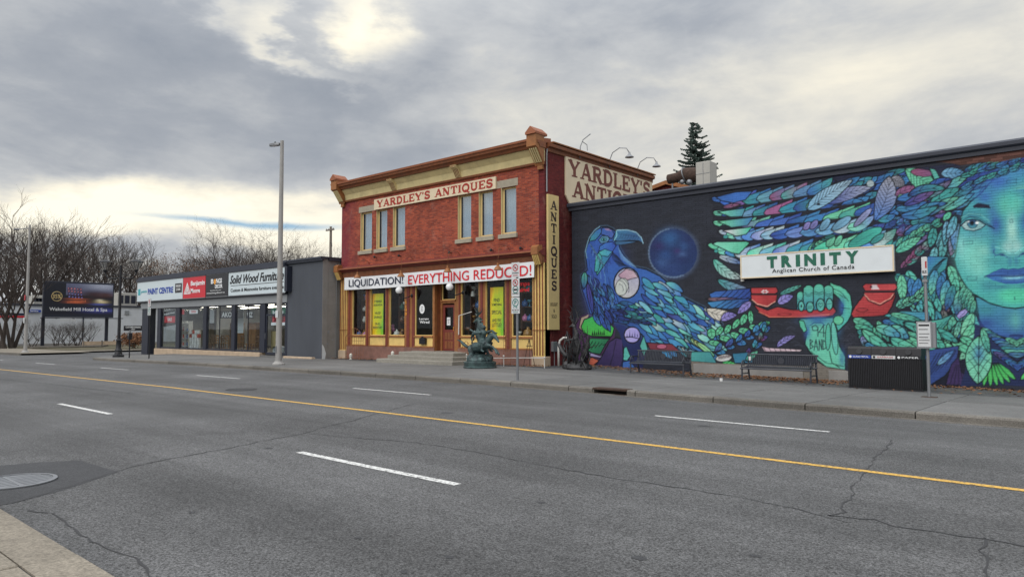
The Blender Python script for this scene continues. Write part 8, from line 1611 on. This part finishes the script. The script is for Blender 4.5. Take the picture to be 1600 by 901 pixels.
def bt(s_, u0, u1, v0, v1, m2, **k): fit(text_mesh(s_, k.get('bold', .02)), (Xb + .006, by0 + (by1 - by0) * u0, bz0 + (bz1 - bz0) * v0), (0, 1, 0), (0, 0, 1), (by1 - by0) * (u1 - u0), (bz1 - bz0) * (v1 - v0), 'lettering', m2, t, .01)
bt('Wakefield Mill Hotel & Spa', .07, .92, .08, .22, MT['whitel'], bold=.012); bt('35%', .11, .23, .50, .64, MT['sgny'])
rg_ = MB(); cu, cv = by0 + (by1 - by0) * .17, bz0 + (bz1 - bz0) * .57
rg_.tube([(Xb + .01, cu + .46 * math.cos(k * .3142), cv + .46 * math.sin(k * .3142)) for k in range(21)], .03, 4, cap=False); obj('seal_ring', rg_, MT['sgny'], t)
for px in (69.5, 169): yy = bu(px); obj('post', MB().box(Xb - .35, Xb - .15, yy - .14, yy + .14, -.5, bz0 - .301), MT['frame'], t)
obj('catwalk', MB().box(Xb - .1, Xb + .5, by0 - .3, by1 + .9, bz0 - .42, bz0 - .34), MT['frame'], t); 
for k in range(4): yy = by0 + (by1 - by0) * (k + .5) / 4; obj('lamp_arm', MB().tube([(Xb + .4, yy, bz0 - .38), (Xb + 1.2, yy, bz0 - .45)], .03, 5), MT['frame'], t)
obj('operator_plate', MB().box(Xb + .501, Xb + .53, bu(92), bu(117), bz0 - .75, bz0 - .40), MT['regs'], t)
# utility pole behind the store
Yp = 38; x, _, zt = at(517, 354, Yp); t = thing('utility_pole', (x, Yp, -.2), 'weathered wooden utility pole with a crossarm behind the grey store', 'utility pole'); obj('pole', MB().tube([(x, Yp, -.2), (x, Yp, zt)], [.17, .11], 10), MT['wood'], t, smooth=40)
obj('crossarm', MB().box(x - .62, x + .62, Yp - .14, Yp - .115 + .08, zt - .38, zt - .26), MT['wood'], t)
for k in (-.55, -.2, .3, .55): obj('insulator', MB().lathe((x + k, Yp - .09, zt - .26), [(.03, 0), (.05, .04), (.05, .08), (.02, .12)], 8), MT['hvac'], t)
obj('meter_loop', MB().tube([(x + .1, Yp - .12, zt - 1.5), (x + .45, Yp - .2, zt - 1.55), (x + .5, Yp - .2, zt - 1.9)], .03, 5), MT['blackm'], t)
# low hedge bank and shrubs in front of the white wall
def twigs(mb, p, d, L, r, depth, rr, spread=.5, up=.12, nmin=2, nmax=3, segs=2, leafs=None, n=3):
    q = p; dd = d.normalized(); pts = [p]; 
    for i in range(segs): dd = (dd + Vector((rr.uniform(-1, 1), rr.uniform(-1, 1), rr.uniform(-.6, 1))) * .16 + Vector((0, 0, up * .4))).normalized(); q = q + dd * (L / segs); pts.append(q)
    mb.tube(pts, [r * (1 - .45 * i / segs) for i in range(segs + 1)], n, cap=False)
    if depth == 0:
        if leafs is not None and rr.random() < leafs[1]:
            for _ in range(leafs[2]): leafs[0].append(q + Vector((rr.uniform(-.3, .3), rr.uniform(-.3, .3), rr.uniform(-.3, .2))))
        return
    for k in range(rr.randint(nmin, nmax)):
        t_ = rr.uniform(.45, 1.0) if k else 1.0; b = pts[-1] if k == 0 else pts[0].lerp(pts[-1], t_)
        a = rr.uniform(0, 6.283); side = dd.orthogonal().normalized(); side.rotate(Matrix.Rotation(a, 3, dd)); nd = (dd + side * rr.uniform(spread * .6, spread * 1.4) + Vector((0, 0, up))).normalized()
        twigs(mb, b, nd, L * rr.uniform(.62, .86), r * .58, depth - 1, rr, spread, up, nmin, nmax, segs, leafs, n)
def make_tree(name, h, seed, label, cat='tree', trunk_h=.28, depth=6, spread=.6, leaf=None, r0=None, nst=1, up=.1, group=None, loc=(0, 0, 0), tw=None, lm=None):
    rr = random.Random(seed); t = thing(name, (0, 0, 0), label, cat, group); limb = MB(); tw_ = MB(); L = []; r0 = r0 or h * .018
    for s in range(nst):
        b = Vector((rr.uniform(-.3, .3) * (nst > 1), rr.uniform(-.3, .3) * (nst > 1), 0)); lean = Vector((rr.uniform(-.15, .15) * nst, rr.uniform(-.15, .15) * nst, 1)).normalized(); th = h * trunk_h * rr.uniform(.8, 1.1)
        limb.tube([b, b + lean * th * .5, b + lean * th], [r0 * 1.25, r0, r0 * .85], 8, cap=False); top = b + lean * th
        nb = rr.randint(3, 5)
        for k in range(nb):
            a = 6.283 * k / nb + rr.uniform(-.4, .4); d = Vector((math.cos(a) * spread, math.sin(a) * spread, rr.uniform(.7, 1.3))).normalized(); p1 = top - lean * rr.uniform(0, th * .25); p2 = p1 + d * h * rr.uniform(.16, .22); d2 = (d + Vector((rr.uniform(-.3, .3), rr.uniform(-.3, .3), .35))).normalized(); p3 = p2 + d2 * h * .12
            limb.tube([p1, p2, p3], [r0 * .6, r0 * .42, r0 * .32], 6, cap=False)
            for q, dd in ((p3, d2), (p3, (d + Vector((rr.uniform(-.6, .6), rr.uniform(-.6, .6), .1))).normalized()), (p2, (d * .6 + Vector((rr.uniform(-.8, .8), rr.uniform(-.8, .8), .4))).normalized())): twigs(tw_, q, dd, h * .16, r0 * .26, depth - 2, rr, spread, up, 2, 3, 2, (L, leaf[0], leaf[1]) if leaf else None)
    obj('trunk', limb, MT['bark'], t, norm=False, smooth=True); obj('crown', tw_, tw or MT['twig'], t, norm=False)
    if leaf:
        lf = MB()
        for q in L:
            a = rr.random() * 6.28; s = rr.uniform(.05, .12); n_ = Vector((rr.uniform(-1, 1), rr.uniform(-1, 1), rr.uniform(-1, 1))).normalized(); u = n_.orthogonal().normalized() * s; v = n_.cross(u); lf.add([q - u, q + v * .6, q + u, q - v * .6], [(0, 1, 2, 3)])
        obj('clinging_leaves', lf, lm or MT['rustleaf'], t, norm=False, kind='stuff')
    return t
def put(t, px, Y=None, X=None, z=-.3, rz=0, sc=1.0, label=None, first=False, group=None):
    x = xa(px, Y) if Y else X; y = Y if Y else atx(px, 500, X)[1]
    if first: t.location = (x, y, z); t.rotation_euler = (0, 0, rz); t.scale = (sc, sc, sc); return t
    return dup(t, (x, y, z), rz, label, group, sc)
TG = 'bare trees behind the white building'
T0 = make_tree('bare_tree', 15, 1, 'tall bare tree at the far left edge rising over the street lamp', depth=6, group=TG); T1t = make_tree('bare_tree', 14, 2, 'fine branched bare tree directly above the billboard', depth=6, spread=.7, group=TG); T2t = make_tree('bare_tree', 14, 7, 'bare tree between the billboard and the twin lamp', depth=6, spread=.5, leaf=(.12, 1), group=TG)
put(T0, -12, X=-104, first=True, sc=1.12); put(T1t, 90, X=-104, first=True, sc=1.15, rz=1); put(T2t, 165, X=-106, first=True, sc=1.08)
k = 0
for base, px, X_, sc, rz, lb in ((T1t, 28, -98, 1.12, 2.0, 'bare tree just right of the far left street lamp'), (T0, 60, -100, 1.22, 1.0, 'tallest bare tree left of the billboard, its crown fanning over the lamp'), (T2t, 122, -110, 1.16, 2.6, 'bare tree over the right half of the billboard'), (T0, 140, -100, .98, 4.0, 'bare tree with dense twigs right behind the billboard edge'), (T1t, 195, -108, 1.14, 5.0, 'bare tree rising over the twin lamp'), (T2t, 8, -112, 1.2, 3.2, 'bare tree filling the gap at the left edge'), (T0, 215, -112, .88, 5.5, 'smaller bare tree left of the paint store sign'), (T1t, 46, -112, .95, .4, 'bare tree low behind the far left lamp'), (T2t, 105, -98, .88, .9, 'short bare tree close above the top of the billboard'), (T1t, 150, -114, .95, 2.9, 'bare tree far behind the right edge of the billboard'), (T0, 180, -118, 1.05, 2.2, 'bare tree far behind the rooftop air unit')): put(base, px, X=X_, sc=sc, rz=rz, label=lb)
T3 = make_tree('oak_tree', 13, 11, 'tree with clinging rust brown leaves behind the PAINT CENTRE sign', depth=6, spread=.75, leaf=(.75, 3), group='trees behind the paint store', up=.02, lm=MT['rustleaf']); put(T3, 290, Y=40, first=True, sc=.92)
put(T3, 252, Y=44, sc=.82, rz=2.2, label='rust leaved tree between the twin lamp and the paint store'); put(T3, 330, Y=46, sc=.98, rz=4.0, label='rust leaved tree behind the black sign panel')
put(T2t, 240, Y=52, sc=.85, rz=1.9, label='bare tree left of the rust leaved trees', group='trees behind the paint store')
T4 = make_tree('spreading_tree', 14.5, 23, 'large bare tree with wide spreading limbs above the furniture sign', depth=8, spread=.85, group='trees behind the paint store', r0=.30, trunk_h=.22, up=.06); put(T4, 398, Y=40, first=True, sc=1.06)
put(T4, 352, Y=50, sc=1.08, rz=2.4, label='bare spreading tree left of the tall street lamp'); put(T4, 462, Y=48, sc=1.0, rz=4.1, label='bare spreading tree right of the tall street lamp'); put(T1t, 500, Y=44, sc=.62, rz=3, label='thin bare tree beside the utility pole', group='trees behind the paint store'); put(T1t, 430, Y=58, sc=.95, rz=.3, label='pale bare tree far behind the tall lamp', group='trees behind the paint store')
for i, (base, px, X_, sc, rz) in enumerate(((T1t, -5, -125, 1.3, 1), (T2t, 20, -126, 1.3, 2), (T0, 38, -120, 1.25, 3), (T1t, 70, -122, 1.3, 4), (T2t, 84, -126, 1.35, 5), (T0, 112, -124, 1.15, 6), (T1t, 132, -124, 1.2, .5), (T2t, 158, -126, 1.25, 1.5), (T1t, 176, -124, 1.15, 2.5), (T2t, 202, -126, 1.1, 3.5), (T1t, 224, -122, 1.0, 4.5), (T0, 236, -120, .9, 5.5))):
    put(base, px, X=X_, sc=sc, rz=rz, label='bare tree of the rear row, %s from the left frame edge' % ('first', 'second', 'third', 'fourth', 'fifth', 'sixth', 'seventh', 'eighth', 'ninth', 'tenth', 'eleventh', 'twelfth')[i], group='rear row of bare trees')
for i, (base, px, Y_, sc, rz) in enumerate(((T3, 270, 56, 1.1, 1), (T4, 310, 60, 1.15, 2), (T3, 312, 38, .8, 3), (T4, 375, 54, 1.12, 4), (T1t, 388, 48, .95, 5), (T4, 430, 52, 1.05, 6), (T3, 352, 44, .85, .7), (T1t, 480, 56, .85, 1.7), (T1t, 412, 44, .85, 2.2), (T4, 385, 46, 1.12, .9), (T4, 415, 42, .98, 3.6), (T4, 335, 46, 1.0, 5.2))):
    put(base, px, Y=Y_, sc=sc, rz=rz, label='filling tree in the thicket over the store roof, %s from the left' % ('first', 'second', 'third', 'fourth', 'fifth', 'sixth', 'seventh', 'eighth', 'ninth', 'tenth, densest', 'eleventh, nearest', 'twelfth, palest')[i], group='thicket over the store roof')
# street trees in front of the white wall
S1 = make_tree('street_tree', 8.5, 31, 'bare multi stemmed street tree at the left frame edge', depth=5, spread=.5, nst=3, r0=.13, trunk_h=.42, group='street trees before the white wall'); put(S1, 8, X=-78, first=True); put(S1, 20, X=-78.5, rz=2, sc=1.05, label='bare street tree trunk left of the far street lamp')
H1 = make_tree('bare_shrub', 3.0, 41, 'bare shrub under the left half of the billboard', 'shrub', trunk_h=.25, depth=4, spread=.8, nst=5, r0=.03, group='bare shrubs under the billboard'); put(H1, 92, X=-78, first=True, z=-.28)
for px, sc, rz, lb in ((52, 1.2, 1, 'bare shrub left of the billboard post'), (104, 1.0, 2, 'bare shrub under the billboard centre'), (118, 1.15, 3, 'bare shrub under the right half of the billboard'), (134, 1.1, 4, 'bare arching shrub by the right billboard post')): put(H1, px, X=-78, sc=sc, rz=rz, label=lb, z=-.28)
H2 = make_tree('clipped_hedge_shrub', 2.0, 44, 'dense brown twiggy hedge beside the store column', 'hedge', trunk_h=.10, depth=4, spread=1.0, nst=9, r0=.02, up=-.02, leaf=(.9, 3), lm=MT['leafd']); put(H2, 212, X=-66, first=True, z=-.25)
tag(obj('planting_bed', MB().prism_z([(-81, atx(40, 540, -80)[1]), (-74, atx(50, 540, -74)[1]), (-74, atx(160, 540, -74)[1]), (-81, atx(175, 540, -80)[1])], -.3, -.16), MT['soil']), 'brown earth planting bed under the billboard', 'planting bed')
t = thing('rail_fence', (-76, 25, -.2), 'low brown board edging the car park right of the billboard', 'fence'); 
obj('board', MB().box(-74.2, -74.1, atx(130, 536, -74)[1], atx(196, 533, -74)[1], -.05, .30), MT['sill'], t)
for px in (131, 160, 194): yy = atx(px, 536, -74)[1]; obj('post', MB().box(-74.25, -74.05, yy - .05, yy + .05, -.3, .36), MT['wood'], t)
# spruce
rs = random.Random(77); Ys = 55; sx, _, szt = at(1086, 190, Ys); t = thing('spruce_tree', (sx, Ys, 0), 'dark spruce tree standing behind the mural building roof', 'tree'); hS = szt
obj('trunk', MB().tube([(sx, Ys, 0), (sx, Ys, hS - .3)], [.26, .02], 8), MT['bark'], t); nb = MB(); zz = 5.0
while zz < hS - .1:
    f = (hS - zz) / (hS - 5); rad = (.22 + 4.1 * f ** .85) ; nbr = 7 if f > .15 else 5
    for k in range(nbr):
        a = rs.uniform(0, 6.283); L_ = rad * rs.uniform(.65, 1.12); droop = -.22 - .15 * f; p0 = Vector((sx, Ys, zz)); n_ = max(4, int(L_ / .11)); prev = p0
        for i in range(1, n_ + 1):
            u = i / n_; q = Vector((sx + math.cos(a) * L_ * u, Ys + math.sin(a) * L_ * u, zz + L_ * (droop * u + .34 * u * u))); 
            if i % 2 == 0 or i == 1: nb.tube([prev, q], .012, 3, cap=False); 
            for s_ in (-1, 1, 0, 0):
                w = .30 * (1 - u * .55) * rs.uniform(.6, 1.2); dr = Vector((-math.sin(a) * s_ + math.cos(a) * .7, math.cos(a) * s_ + math.sin(a) * .7, rs.uniform(-.65, .1))).normalized() * w; up_ = Vector((rs.uniform(-.3, .3), rs.uniform(-.3, .3), .6)).normalized() * .045
                nb.add([q - up_, q + dr * .6 - up_ * 1.6, q + dr, q + dr * .6 + up_ * 1.4, q + up_], [(0, 1, 2, 3, 4)])
            prev = q
    zz += .17 + .16 * f
obj('crown', nb, MT['needle'], t, norm=False)
